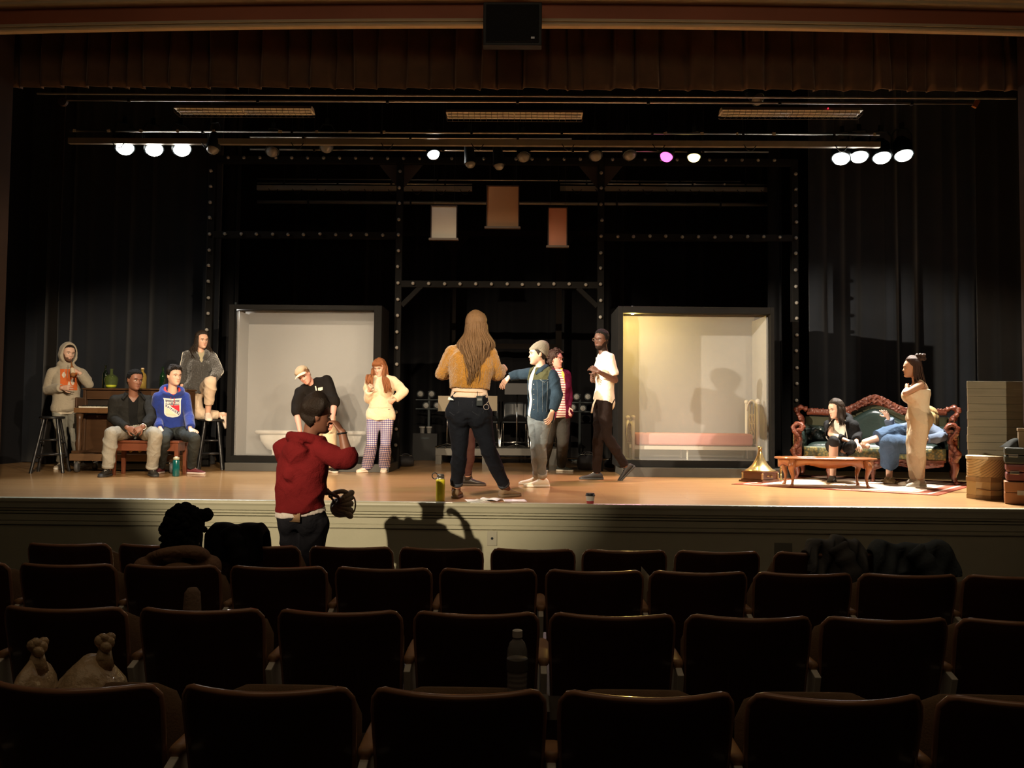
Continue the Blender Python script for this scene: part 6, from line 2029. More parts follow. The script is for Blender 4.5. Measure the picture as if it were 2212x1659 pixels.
    # ---- hair
    def cap(s, mb, thick=0.018, top=0.03, zf=0.07, zs=0.0, zb=-0.08, noise=0.004, nf=40, seed=1.0, temple=50):
        rings = []
        for r in HEADR:
            ring = []
            for p in r:
                a = abs(math.degrees(math.atan2(p.x, p.y)))
                zl = float(np.interp(a, [0, 25, temple, temple + 14, 76, 94, 112, 135, 180], [zf, zf, zf * 0.86, zf * 0.55, zs - 0.004, zs - 0.034, zb * 0.6, zb, zb])) + 0.003 * math.sin(a * 0.31 + seed) + 0.002 * math.sin(a * 0.83)
                mk = min(1, max(0, (p.z - zl) / 0.010))
                mk = mk * mk * (3 - 2 * mk)
                gr = min(1, max(0, (p.z - zl) / 0.045))
                gr = 0.25 + 0.75 * gr * (2 - gr)
                n = (Vector((p.x, p.y * 0.8, p.z * 0.9))).normalized()
                th = thick + (top - thick) * min(1, max(0, p.z / 0.1))
                nz = noise * (math.sin(nf * (p.x + seed) + 3 * math.sin(nf * 0.7 * p.z)) + math.sin(nf * 1.3 * p.y + 2 * math.sin(nf * 0.5 * p.x + seed)))
                ring.append(s.H(*(p + n * (-0.008 + (th * gr + 0.008 + nz * gr) * mk))))
            rings.append(ring)
        mb.rings(rings)
    def curls(s, mb, n, r, out=0.02, zf=0.06, zb=-0.09, seed=2, amin=55):
        rnd = random.Random(seed)
        k = 0
        while k < n:
            rr = HEADR[rnd.randrange(4, len(HEADR))]
            p = rnd.choice(rr)
            a = abs(math.degrees(math.atan2(p.x, p.y)))
            zl = zf if a < amin else (0.02 if a < 85 else zb)
            if p.z < zl: continue
            d = p.normalized()
            q = p + d * (out * rnd.uniform(0.4, 1.1))
            e = r * rnd.uniform(0.7, 1.25)
            mb.ell(s.H(*q), (e, e, e * rnd.uniform(0.8, 1.2)), Matrix.Rotation(rnd.uniform(0, 3), 3, 'X'), 8, 6)
            k += 1
    def locks(s, mb, n, length, amin=60, r=0.013, back=0.13, side=0.105, wave=0.012, wf=22, seed=3, lvar=0.25, bias=0.0, front=0.0, crown=0.085, amax=180, tip=0.35, pull=0.0, deep=False):
        rnd = random.Random(seed)
        Ry = s.Ryaw
        for i in range(n):
            a = math.radians(rnd.uniform(amin, amax)) * (1 if rnd.random() < 0.5 + bias else -1)
            r0 = 0.03 + 0.03 * rnd.random()
            sa, ca = math.sin(a), math.cos(a)
            th = rnd.uniform(0.6, 1.0) if not deep else rnd.uniform(0.9, 1.04)
            ln = length * (1 - lvar * rnd.random())
            pts = []
            ph = rnd.uniform(0, 6)
            m = 16
            for k in range(m + 1):
                t = k / m
                z = crown * (1 - 0.15 * rnd.random() * 0) - ln * t
                if z > -0.06:
                    u = (crown - z) / (crown + 0.06)
                    hr = math.sin(min(1, u * 1.15) * PI / 2)
                    x = sa * (0.020 + 0.072 * hr * th + 0.006)
                    y = ca * (0.03 + 0.072 * hr * th) if ca > 0 else ca * (0.03 + 0.088 * hr * th)
                    p = s.hc + s.R @ (Vector((x, y, z + 0.028)) * s.hs)
                    base = p
                    z0 = z
                    x0, y0 = x, y
                else:
                    w = min(1, (-0.06 - z) / 0.16)
                    w = w * w * (3 - 2 * w)
                    xx = x0 + (sa * side * th - x0) * w
                    yy = y0 + ((ca * back * th if ca < 0 else ca * 0.10 * th + front) - y0) * w
                    xx *= 1 - pull * max(0, -0.2 - z)
                    xx += wave * math.sin(wf * z + ph) * w
                    yy += wave * 0.7 * math.cos(wf * z * 0.9 + ph) * w
                    q = Ry @ Vector((xx - x0, yy - y0, 0)) * s.hs
                    p = Vector((base.x + q.x, base.y + q.y, base.z + (z - z0) * s.hs))
                pts.append(p)
            rs = [r * (0.55 + 0.75 * math.sin(PI * min(1, 0.15 + 0.75 * k / m))) * (1 - (1 - tip) * max(0, (k / m - 0.7) / 0.3)) for k in range(m + 1)]
            mb.tube(pts, rs, 7, flat=0.6)
    def hair(s, mb, col, name='hair', rough=0.45, remesh_v=0.0):
        m = mat('hair_%02d%02d%02d' % tuple(int(c * 99) for c in col), col, rough, var=0.35, vscale=30, bump=0.5, bscale=90, stretch=(3, 3, 0.6), spec=0.25)
        if remesh_v:
            v, nr, f = remesh(mb, remesh_v, 1)
            b2 = MB(); b2.v = [tuple(x) for x in v]; b2.f = [list(x) for x in f]; b2.m = [0] * len(f)
            mb = b2
        return mb.build(name, m, s.root, True)
    def add(s, name, mb, m, parent=None, smooth=True, **kw):
        return mb.build(name, m, parent or s.root, smooth, **kw)
    def decal(s, name, m, px0, py0, px1, py1, nu=16, nv=16, off=0.004, shape=None, parent=None, skew=0.0, depth=-1.0):
        """printed patch lying on the last garment, covering a region seen from the front"""
        v, f = s.last
        bvh = BVHTree.FromPolygons([Vector(x) for x in v], f)
        cam_l = CAM - s.org
        pts, ok = [], []
        for j in range(nv + 1):
            for i in range(nu + 1):
                u, w = i / nu, j / nv
                if shape: u, w = shape(u, w)
                t = P(px0 + (px1 - px0) * u, py0 + (py1 - py0) * w + skew * u, s.D) - s.org
                d = (t - cam_l).normalized()
                h = bvh.ray_cast(cam_l, d)
                pts.append(h[0] - d * off if h[0] else t)
        mb = MB()
        W = nu + 1
        mb.add(pts, [(j * W + i, j * W + i + 1, (j + 1) * W + i + 1, (j + 1) * W + i) for j in range(nv) for i in range(nu)])
        o = mb.build(name, m, parent or s.root, True)
        return o
    def on_top(s, px, py, off=0.004):
        v, f = s.last
        bvh = BVHTree.FromPolygons([Vector(x) for x in v], f)
        cam_l = CAM - s.org
        d = (P(px, py, s.D) - s.org - cam_l).normalized()
        h = bvh.ray_cast(cam_l, d)
        return (h[0] - d * off) if h[0] else P(px, py, s.D) - s.org
    def snap(s, pts, off=0.004, vf=None):
        v, f = vf or s.last
        bvh = BVHTree.FromPolygons([Vector(x) for x in v], f)
        out = []
        for p in pts:
            h = bvh.find_nearest(Vector(p))
            d = (Vector(p) - h[0])
            nn = h[1]
            out.append(h[0] + nn * off)
        return out
    def skin_of(s):
        return s.bodyvf

def toward(s, q, px, py, dy=0.0):
    return P(px, py, s.D + dy) - s.org - s.j['wr' + q]
V = Vector
lace_w = mat('lace_white', (0.65, 0.6, 0.52), 0.8)
denim_bump = dict(bump=0.15, bscale=200)

# ---------------------------------------------------------------- A: man in the tan hoodie, drinking
D = 11.5
a = Person('man standing in a tan hood drinking from a small bottle behind the piano', D, (142, 1012), dict(
    head=(147, 763, 0), neck=(146, 792, 0.02), sh=(145, 806, 0.02), hip=(143, 886, 0), waist=(143.5, 848, 0.0),
    elR=(103, 844, -0.05), wrR=(134, 838, -0.24), elL=(192, 830, -0.10), wrL=(172, 806, -0.22),
    knR=(134, 950, -0.03), anR=('g', 132, 1013), knL=(164, 950, -0.03), anL=('g', 173, 1012)), byaw=6, hd=(24, 6, -3), hs=1.02, skin='light', beard=((0.14, 0.075, 0.05), -0.058), brow=(0.02, 0.012, 0.008))
a.body({'R': (toward(a, 'R', 158, 838, -0.26), V((0, 1, 0.1)), dict(curl=0.4)), 'L': (toward(a, 'L', 158, 794, -0.2), V((-0.5, 0.1, -1)), dict(curl=0.75))})
hood_m = mat('hoodie_tan', (0.40, 0.345, 0.26), 0.92, var=0.12, vscale=9, bump=0.25, bscale=130, sheen=0.2)
def hood_up(mb, s=a):
    for k in range(9):
        t = k / 8
    rings = []
    for y, rx, rz, cz in ((-0.118, 0.05, 0.07, 0.02), (-0.10, 0.085, 0.115, 0.012), (-0.05, 0.108, 0.145, 0.002), (0.0, 0.113, 0.152, 0.0), (0.035, 0.112, 0.152, -0.002), (0.055, 0.110, 0.150, -0.004)):
        rings.append([s.H(rx * math.cos(q) * (1.1 if math.sin(q) < 0 else 1.0), y, cz + rz * math.sin(q)) for q in [2 * PI * i / 24 for i in range(24)]])
    mb.rings(rings)
    mb.tube([s.H(0, -0.06, -0.13), s.spine(0.93)[0]], [0.11, 0.125], 20)
def cut_a(p):
    l = (a.R.inverted() @ (p - a.hc)) / a.hs
    return l.y > 0.008 and (l.x / 0.088) ** 2 + ((l.z + 0.004) / 0.128) ** 2 < 1 and l.y < 0.2
o = a.top('hoodie', hood_m, off=0.028, hem=-0.04, sleeve=1.93, cuff=0.006, voxel=0.011, amp=0.008, freq=15, extra=hood_up, cut=cut_a, thick=0.010)
prt = mat('orange_print', (0.60, 0.135, 0.035), 0.8, var=0.1, vscale=9)
dp = a.decal('chest_print', prt, 130, 797, 167, 843)
prt2 = mat('print_white', (0.62, 0.52, 0.42), 0.8)
for q in ((133, 804, 143, 816), (152, 817, 162, 832), (146, 824, 152, 838)):
    a.decal('print_figure', prt2, *q, nu=5, nv=5, off=0.007, parent=dp, shape=lambda u, w: (0.5 + (u - 0.5) * (1 - abs(2 * w - 1) * 0.7), w))
for dx in (-1, 1):
    a.add('drawstring', MB().tube([a.on_top(144 + dx * 3, 790, 0.008), a.on_top(143 + dx * 3.2, 803, 0.008), a.on_top(142.5 + dx * 3, 816, 0.008)], 0.0035, 6), hood_m)
hb_ = MB(); a.cap(hb_, 0.010, 0.012, 0.076, 0.01, -0.08, 0.004)
a.hair(hb_, (0.018, 0.011, 0.007))
a.add('shirt_hem', (lambda mb: (a.torso(mb, 0.022, -0.14, 0.02), mb)[1])(MB()), mat('tee_white_warm', (0.70, 0.62, 0.48), 0.9))
jeans_pale = mat('jeans_pale_grey', (0.27, 0.265, 0.225), 0.9, var=0.2, vscale=12, **denim_bump)
a.trousers('trousers', jeans_pale, 0.006, 1.98, 0.012, 0.022, amp=0.006, freq=22)
for q, yw in (('R', -18), ('L', 25)):
    a.shoe(q, yw, mat('shoe_cream', (0.55, 0.45, 0.33), 0.6), mat('sole_white', (0.7, 0.66, 0.58), 0.6), 0.28)
t = thing('small_bottle', 'small amber bottle held to the mouth of the man in tan hood', 'bottle', (0, 0, 0))
p0, p1 = P(158, 812, D - 0.30), P(154, 782, D - 0.19)
dd = (p1 - p0)
MB().lathe([(0, 0), (0.026, 0), (0.029, 0.01), (0.029, dd.length * 0.55), (0.012, dd.length * 0.72), (0.010, dd.length), (0, dd.length)], p0, 18, dd).build('glass_body', mat('amber_brown_glass', (0.30, 0.12, 0.04), 0.08, coat=0.6), t, True)
MB().lathe([(0.0295, dd.length * 0.15), (0.0297, dd.length * 0.16), (0.0297, dd.length * 0.5), (0.0295, dd.length * 0.51)], p0, 18, dd).build('paper_band', mat('bottle_paper', (0.62, 0.5, 0.35), 0.7), t, True)

# ---------------------------------------------------------------- B: man in the dark jacket on the bench
D = 10.6
b = Person('man in dark jacket and pale jeans seated with clasped hands on the bench', D, (290, 1020), dict(
    head=(291, 821, -0.06), neck=(288, 852, 0.0), sh=(286, 864, 0.0), hip=('m', 0.0, 0.0, BENCH_Z + 0.095), waist=(286, 908, 0.04),
    elR=(242, 903, -0.10), wrR=(275, 924, -0.36), elL=(327, 903, -0.10), wrL=(309, 922, -0.36),
    knR=(240, 936, -0.45), anR=('g', 232, 1029), knL=(336, 938, -0.45), anL=('g', 328, 1028)), byaw=4, hd=(30, 6, -3), hs=1.08, skin='brown', build=1.08, shw=0.195, hpw=0.10, brow=(0.012, 0.01, 0.008), lips=(0.16, 0.06, 0.05))
b.body({'R': (toward(b, 'R', 300, 934, -0.40), V((0.5, 0.5, -0.4)), dict(curl=0.5)), 'L': (toward(b, 'L', 287, 934, -0.42), V((-0.5, 0.5, -0.4)), dict(curl=0.6))})
sh_m = mat('shirt_black', (0.008, 0.008, 0.008), 0.85, var=0.2)
def vneck(s, depth=0.16, w=0.05, t0=0.80):
    def f(p):
        t, l, fw = s.tl(p)
        return fw > 0.02 and t > t0 and abs(l) < w * (t - t0) / (1.0 - t0) + 0.004
    return f
b.top('shirt', sh_m, off=0.012, hem=-0.02, sleeve=0.3, voxel=0.010, amp=0.003, cut=vneck(b, t0=0.78, w=0.075), thick=0.004)
jk = mat('jacket_dark_denim', (0.017, 0.0165, 0.015), 0.85, var=0.3, vscale=14, bump=0.25, bscale=60)
def open_front(s, w0, w1, tmin=-1.0):
    def f(p):
        t, l, fw = s.tl(p)
        w = w0 + (w1 - w0) * min(1, max(0, t))
        return fw > 0.03 and abs(l) < w and t > tmin
    return f
o = b.top('jacket', jk, off=0.021, hem=-0.02, sleeve=1.96, voxel=0.011, amp=0.009, freq=17, cut=open_front(b, 0.045, 0.06), thick=0.008)
for q in (-1, 1):
    L = (b.j['shL'] - b.j['shR']).normalized()
    n0 = b.neck
    b.add('collar', MB().grid(lambda u, v, q=q: n0 + L * (q * (0.075 + 0.05 * v + 0.02 * math.sin(u * PI))) + b.Fb * (-0.08 + 0.20 * u) + V((0, 0, 0.045 - 0.07 * v - 0.05 * u)), 10, 5, (0, 0, 0.008)), jk)
jb = mat('jeans_grey_wash', (0.28, 0.265, 0.225), 0.9, var=0.35, vscale=5, **denim_bump)
b.trousers('jeans', jb, 0.012, 1.96, 0.020, 0.030, amp=0.007, freq=24, waist=0.2)
for q, yw in (('R', -20), ('L', 12)):
    an = b.j['an' + q]; d_ = (an - b.j['kn' + q]).normalized()
    b.add('rolled_cuff', MB().tube([an - d_ * 0.06, an - d_ * 0.058, an - d_ * 0.02, an - d_ * 0.018], [0.062, 0.070, 0.069, 0.060], 20), jb)
    b.shoe(q, yw, mat('shoe_black', (0.018, 0.017, 0.016), 0.55), mat('sole_dark', (0.03, 0.03, 0.03), 0.6), 0.30, high=0.02)
hb_ = MB(); b.cap(hb_, 0.008, 0.015, 0.074, 0.004, -0.075, 0.002, 160)
b.hair(hb_, (0.004, 0.0035, 0.003), rough=0.9)
bd = MB()
b.add('wristwatch', MB().tube([b.j['wrL'] + V((0.034 * math.cos(q), 0.012 * math.cos(q), 0.036 * math.sin(q))) for q in [2 * PI * i / 16 for i in range(17)]], 0.006, 6), steel)

# ---------------------------------------------------------------- C: man in the blue hoodie
D = 10.68
c = Person('smiling man in a blue hoodie with a shield crest, seated on the bench', D, (372, 1020), dict(
    head=(376, 812, -0.04), neck=(372, 846, 0.0), sh=(370, 858, 0.0), hip=('m', 0.0, 0.0, BENCH_Z + 0.09), waist=(371, 905, 0.03),
    elR=(337, 898, -0.02), wrR=(346, 926, -0.26), elL=(407, 896, -0.02), wrL=(411, 926, -0.24),
    knR=(357, 946, -0.42), anR=('g', 346, 1023), knL=(421, 946, -0.38), anL=('g', 413, 1024)), byaw=8, hd=(32, 2, 0), hs=1.05, skin='light', build=0.95, shw=0.165, brow=(0.02, 0.012, 0.008), lips=(0.55, 0.25, 0.2))
c.body({'R': (toward(c, 'R', 350, 946, -0.38), V((0.3, 0.5, -0.8)), dict(curl=0.18)), 'L': (toward(c, 'L', 427, 943, -0.40), V((0, 0.3, -1)), dict(curl=0.15))})
bl = mat('hoodie_blue', (0.018, 0.036, 0.20), 0.9, var=0.15, vscale=9, bump=0.25, bscale=130, sheen=0.2)
def hood_down(s, off=0.0, back=0.10, w=0.125):
    def f(mb):
        n0 = s.spine(0.97)[0]
        L = (s.j['shL'] - s.j['shR']).normalized()
        F = s.Fb
        pts = [n0 + L * (w * math.cos(q)) + F * (-0.02 + 0.115 * math.sin(q) * (1 if math.sin(q) > 0 else back / 0.115)) + V((0, 0, 0.035 - 0.055 * math.sin(q))) for q in [2 * PI * i / 22 for i in range(23)]]
        mb.tube(pts, 0.032, 10)
        mb.ell(n0 - F * (back + 0.02) + V((0, 0, -0.05)), (0.12, 0.06, 0.085), Matrix((L, F, V((0, 0, 1)))).transposed())
    return f
c.top('hoodie', bl, off=0.024, hem=-0.02, sleeve=1.93, cuff=0.005, voxel=0.010, amp=0.008, freq=17, extra=hood_down(c), cut=vneck(c, t0=0.90, w=0.06), thick=0.008)
n0 = c.spine(0.97)[0]
Lc = (c.j['shL'] - c.j['shR']).normalized()
c.add('hood_lining', MB().tube([n0 + Lc * (0.088 * math.cos(q)) + c.Fb * (0.0 + 0.095 * math.sin(q)) + V((0, 0, 0.050 - 0.075 * math.sin(q))) for q in [-0.35 + (PI + 0.7) * i / 18 for i in range(19)]], 0.016, 8), mat('hood_lining_red', (0.55, 0.05, 0.06), 0.8))
# crest: shield with words
white_f = mat('crest_white', (0.72, 0.69, 0.64), 0.8)
def shield(u, w):
    half = (0.5 if w < 0.75 else 0.5 * math.sqrt(max(0, 1 - ((w - 0.75) / 0.25) ** 2)) * 0.9 + 0.05) * (1.06 - 0.22 * min(1, w / 0.12) * 0.5)
    ww = w - 0.035 * abs(2 * u - 1) * (1 - w) * 1.5
    return 0.5 + (2 * u - 1) * half, ww
X0_, Y0_, X1_, Y1_ = 353.5, 861.5, 391.5, 901.5
cr_ = c.decal('crest', white_f, X0_, Y0_, X1_, Y1_, 22, 22, 0.005, shield, skew=0.6)
def sub(u0, v0, u1, v1, m, nm, fn=None, off=0.009):
    sh = lambda u, w: shield(*(fn(u, w) if fn else (u0 + (u1 - u0) * u, v0 + (v1 - v0) * w)))
    return c.decal(nm, m, X0_, Y0_, X1_, Y1_, 14, 14, off, sh, parent=cr_, skew=0.6)
navy = mat('crest_navy', (0.02, 0.028, 0.09), 0.8)
redc = mat('crest_red', (0.50, 0.03, 0.05), 0.8)
sub(0.08, 0.08, 0.92, 0.33, mat('crest_grey', (0.16, 0.16, 0.2), 0.8), 'crest_band')
sub(0, 0, 0, 0, redc, 'crest_red_field', lambda u, w: (0.92 - (0.92 - 0.35 - 0.57 * w) * (1 - u) if False else 0.36 + 0.56 * u, 0.35 + (0.02 + 0.34 * ((0.36 + 0.56 * u - 0.36) / 0.56)) * w))
sub(0, 0, 0, 0, mat('crest_cream', (0.72, 0.60, 0.44), 0.8), 'crest_cream_field', lambda u, w: (0.09 + 0.70 * u, 0.90 - (0.90 - (0.46 + 0.50 * u * 0.86)) * (1 - w)))
sub(0, 0, 0, 0, navy, 'crest_diagonal', lambda u, w: (0.09 + 0.83 * u, 0.34 + 0.37 * u + 0.17 * w * (0.7 + 0.3 * u)))
def letters(word, pos, size, rot, m):
    """small raised lettering laid on the garment, letter by letter"""
    for ch, (u, w) in zip(word, pos):
        if ch == ' ': continue
        cu = bpy.data.curves.new('letter', 'FONT')
        cu.body = ch
        cu.size = size
        cu.align_x = 'CENTER'; cu.align_y = 'CENTER'
        cu.extrude = 0.0008
        cu.offset = size * 0.03
        to = bpy.data.objects.new('letter', cu)
        COL.objects.link(to)
        dg = bpy.context.evaluated_depsgraph_get()
        me = bpy.data.meshes.new_from_object(to.evaluated_get(dg), depsgraph=dg)
        bpy.data.objects.remove(to); bpy.data.curves.remove(cu)
        me.materials.clear(); me.materials.append(m)
        yield me, u, w
def put_letters(word, pos, size, rot, m, off, nm):
    bm = bmesh.new()
    for me, u, w in letters(word, pos, size, rot, m):
        px, py = X0_ + (X1_ - X0_) * u, Y0_ + (Y1_ - Y0_) * w + 0.6 * u
        p = c.on_top(px, py, off)
        pr = c.on_top(px + 2.0, py + 0.03, off); pd = c.on_top(px, py + 2.0, off)
        ux = (pr - p).normalized(); uz = -(pd - p); uz = (uz - ux * uz.dot(ux)).normalized(); un = ux.cross(uz)
        M = Matrix((ux, uz, un)).transposed().to_4x4() @ Matrix.Rotation(rot, 4, 'Z')
        me.transform(Matrix.Translation(p) @ M)
        bm.from_mesh(me)
        bpy.data.meshes.remove(me)
    me = bpy.data.meshes.new(nm); bm.to_mesh(me); bm.free()
    me.materials.append(m)
    o = bpy.data.objects.new(nm, me); COL.objects.link(o); o.parent = cr_
    return o
put_letters('NEW YORK', [(0.15 + 0.1 * i, 0.215) for i in range(8)], 0.040, 0, white_f, 0.012, 'lettering')
put_letters('RANGERS', [(0.185 + 0.108 * i, 0.455 + 0.052 * i) for i in range(7)], 0.040, -math.radians(30), white_f, 0.014, 'lettering')
redcord = mat('cord_red', (0.55, 0.04, 0.06), 0.7)
c.add('drawstring', MB().tube([c.on_top(377, 850, 0.008), c.on_top(376.5, 860, 0.012), c.on_top(376, 870, 0.016), c.on_top(374, 878, 0.016)], 0.0045, 6), redcord)
c.add('drawstring', MB().tube([c.on_top(368.5, 849, 0.008), c.on_top(369, 858, 0.010), c.on_top(369.5, 863, 0.010)], 0.003, 6), redcord)
jc = mat('jeans_dark_grey', (0.035, 0.041, 0.042), 0.9, var=0.2, vscale=7, **denim_bump)
c.trousers('trousers', jc, 0.014, 1.95, 0.012, 0.020, amp=0.006, freq=22, waist=0.2)
mshoe = mat('shoe_maroon', (0.12, 0.022, 0.028), 0.7, bump=0.2)
for q, yw in (('R', -25), ('L', 52)):
    c.shoe(q, yw, mshoe, mat('sole_pale', (0.5, 0.42, 0.38), 0.6), 0.28)
hb_ = MB(); c.cap(hb_, 0.010, 0.026, 0.070, 0.0, -0.08, 0.005, 45)
rnd = random.Random(11)
for i in range(44):
    x = -0.062 + 0.124 * rnd.random()
    e1, e2 = rnd.uniform(-0.012, 0.02), rnd.uniform(-0.012, 0.010)
    hb_.tube([c.H(x * 0.8, 0.0, 0.122 + e2 * 0.4), c.H(x * 0.95 + 0.008, 0.055, 0.118 + e2), c.H(x + 0.014 + e1, 0.084, 0.094 + e2)], [0.007, 0.008, 0.003], 6)
c.hair(hb_, (0.014, 0.009, 0.006))

# ---------------------------------------------------------------- D: woman in the grey fleece coat, kneeling on the stool
D = STOOL_R[1]
sz = STOOL_R[2]
d = Person('woman in grey fleece coat and beige trousers kneeling with one leg on the stool', D, (440, 1012), dict(
    head=(436, 735, 0), neck=(432, 760, 0.02), sh=(431, 770, 0.02), hip=(430, 842, 0.04), waist=(431, 805, 0.03),
    elR=(399, 806, 0.06), wrR=(393, 831, 0.02), elL=(471, 800, -0.05), wrL=(463, 818, -0.24),
    knR=(429, 901, -0.03), anR=(488, 897, 0.14), knL=(455, 824, -0.33), anL=(449, 889, -0.16)), byaw=10, hd=(26, 4, 2), hs=1.0, fem=True, skin='fair', hpw=0.085, brow=(0.03, 0.02, 0.012))
d.j['knR'].z = sz + 0.062
d.j['anL'].z = sz + 0.09
d.body({'R': (V((0.15, -0.3, -0.6)), V((0, 0.6, -0.6)), dict(curl=0.2)), 'L': (toward(d, 'L', 453, 814, -0.36), V((0, 0.2, -1)), dict(curl=0.35))})
d.trousers('trousers', mat('trousers_beige', (0.56, 0.43, 0.31), 0.9, var=0.1, vscale=10, bump=0.1), 0.016, 1.72, 0.022, 0.026, amp=0.006, freq=20)
d.top('tee', mat('tee_olive', (0.36, 0.31, 0.20), 0.9), off=0.010, hem=0.3, sleeve=0, voxel=0.01, amp=0.002)
fl = mat('fleece_grey', (0.050, 0.046, 0.042), 1.0, var=0.5, vscale=45, bump=0.8, bscale=70, sheen=0.5)
d.top('fleece_coat', fl, off=0.034, hem=-0.10, sleeve=1.95, voxel=0.010, amp=0.007, freq=20, fine=0.004, cut=lambda p: (lambda t, l, f: f > 0.02 and t > 0.72 and abs(l) < 0.008 + 0.06 * (t - 0.72) / 0.28)(*d.tl(p)), thick=0.012, flare=0.05)
Ld = (d.j['shL'] - d.j['shR']).normalized()
for q in (-1, 1):
    col_ = MB()
    col_.tube([d.neck - d.Fb * 0.07 + Ld * (q * 0.03) + V((0, 0, 0.03)), d.neck + Ld * (q * 0.095) + V((0, 0, 0.02)), d.neck + d.Fb * 0.085 + Ld * (q * 0.085) + V((0, 0, -0.035)), d.neck + d.Fb * 0.125 + Ld * (q * 0.04) + V((0, 0, -0.11))], [0.036, 0.042, 0.044, 0.026], 12, flat=0.75)
    d.add('collar', col_, fl)
pipew = mat('piping_white', (0.70, 0.66, 0.58), 0.8)
for q, sg in (('R', 1), ('L', -1)):
    s_, e_, w_ = d.j['sh' + q], d.j['el' + q], d.j['wr' + q]
    o_ = (s_ - d.shc).normalized()
    d.add('sleeve_piping', MB().tube(d.snap(crom([s_ + o_ * 0.075 + V((0, 0, 0.055)), s_.lerp(e_, 0.45) + o_ * 0.097, e_ + o_ * 0.088, e_.lerp(w_, 0.6) + o_ * 0.075], 5), 0.003), 0.006, 6), pipew)
hb_ = MB(); d.cap(hb_, 0.016, 0.024, 0.082, 0.03, -0.09, 0.003)
d.locks(hb_, 190, 0.40, 62, 0.0085, 0.14, 0.155, 0.026, 26, 5, bias=0.1)
d.hair(hb_, (0.022, 0.014, 0.009))
sn = mat('shoe_pink_white', (0.66, 0.52, 0.42), 0.6)
so = mat('sole_offwhite', (0.72, 0.62, 0.52), 0.6)
d.shoe('L', 8, sn, so, 0.24, pitch=12)
d.shoe('R', 95, sn, so, 0.24, pitch=68)

# ---------------------------------------------------------------- E: man in the black tee shirt and cap, bending down
D = 11.22
e = Person('man in black tee shirt and cap bending sideways in front of the left screen box', D, (702, 1018), dict(
    head=(657, 811, -0.16), neck=(672, 829, -0.06), shR=(648, 848, -0.06), shL=(706, 822, -0.02), hip=(694, 898, 0.06), waist=(692, 862, 0.02),
    elR=(641, 890, -0.12), wrR=(648, 932, -0.22), elL=(722, 870, -0.14), wrL=(718, 908, -0.28),
    knR=(680, 957, -0.12), anR=('g', 686, 1021), knL=(714, 957, -0.12), anL=('g', 715, 1020)), byaw=-6, hd=(-14, 26, 32), hs=1.0, skin='pink', build=1.05)
e.body({'R': (V((0.05, -0.05, -1)), V((1, 0.3, 0)), dict(curl=0.3)), 'L': (V((-0.2, -0.1, -1)), V((-1, 0.3, 0)), dict(curl=0.3))})
e.trousers('trousers', mat('trousers_cream', (0.62, 0.49, 0.32), 0.9, var=0.1), 0.018, 1.95, 0.024, 0.034, amp=0.007)
e.top('tee_shirt', mat('tee_black', (0.010, 0.008, 0.007), 0.85, var=0.2), off=0.030, hem=-0.08, sleeve=1.0, lo=0.042, voxel=0.011, amp=0.008, freq=14)
lg = mat('logo_white', (0.72, 0.66, 0.55), 0.8)
e.decal('chest_print', lg, 680, 834, 688, 845, 6, 6, 0.006, lambda u, w: (u * 0.35 + w * 0.3, w))
e.decal('chest_print', lg, 687, 836, 697, 845, 6, 6, 0.006, lambda u, w: (u, w * (1 - 0.35 * u) + 0.2 * (1 - u)))
hb_ = MB(); e.cap(hb_, 0.012, 0.016, 0.06, 0.0, -0.08, 0.004)
e.hair(hb_, (0.20, 0.10, 0.05))
cap_m = mat('cap_tan', (0.42, 0.31, 0.20), 0.85, var=0.15)
cp = MB()
rings = []
for r in HEADR:
    ring = []
    for p in r:
        zl = 0.055 + (0.0 if p.y > 0 else -0.02)
        mk = min(1, max(0, (p.z - zl) / 0.012))
        n = V((p.x, p.y, p.z)).normalized()
        ring.append(e.H(*(p + n * (-0.01 + 0.036 * mk))))
    rings.append(ring)
cp.rings(rings)
cap_o = e.add('cap', cp, cap_m)
e.add('cap_brim', MB().grid(lambda u, v: e.H((u - 0.5) * 0.18, 0.085 + 0.085 * v * (1 - (2 * u - 1) ** 2 * 0.55), 0.070 - 0.10 * abs(u - 0.5) ** 2 - 0.012 * v), 12, 8, (0, 0, 0.006)), mat('cap_brim_cream', (0.70, 0.58, 0.40), 0.8), cap_o)
for q, yw in (('R', -20), ('L', 20)):
    e.shoe(q, yw, mat('shoe_black2', (0.02, 0.02, 0.02), 0.6), mat('sole_white2', (0.65, 0.6, 0.52), 0.6), 0.28)

# ---------------------------------------------------------------- F: man in the red hoodie standing in the hall
D = 5.7
f = Person('man in dark red hoodie standing on the hall floor with raised hand, before the stage', D, (653, 1400), dict(
    head=(684, 899, -0.01), neck=(668, 957, 0.0), sh=(655, 974, 0.0), hip=(654, 1128, 0.0), waist=(648, 1050, -0.02),
    elR=(752, 994, -0.12), wrR=(739, 934, -0.10), elL=(640, 1045, 0.24), wrL=(705, 1062, 0.26),
    knR=(668, 1255, 0.02), anR=('m', 0.10, 0.06, 0.085), knL=(648, 1255, 0.06), anL=('m', -0.12, 0.10, 0.085)), byaw=134, hyaw=150, hd=(99, 4, 0), hs=1.0, skin='brown', gz=HALL_Z, shw=0.185, build=1.02, brow=(0.02, 0.012, 0.008))
f.body({'R': (toward(f, 'R', 719, 903, -0.06), V((-0.6, 0.2, -0.5)), dict(curl=0.55)), 'L': (toward(f, 'L', 735, 1075, 0.30), V((0, 0, -1)), dict(curl=0.4))})
f.trousers('jeans', mat('jeans_black', (0.014, 0.014, 0.018), 0.85, var=0.2, **denim_bump), 0.008, 1.96, 0.012, 0.02, amp=0.006, freq=20, waist=0.19)
f_patch = f.on_top(637, 1117, 0.002)
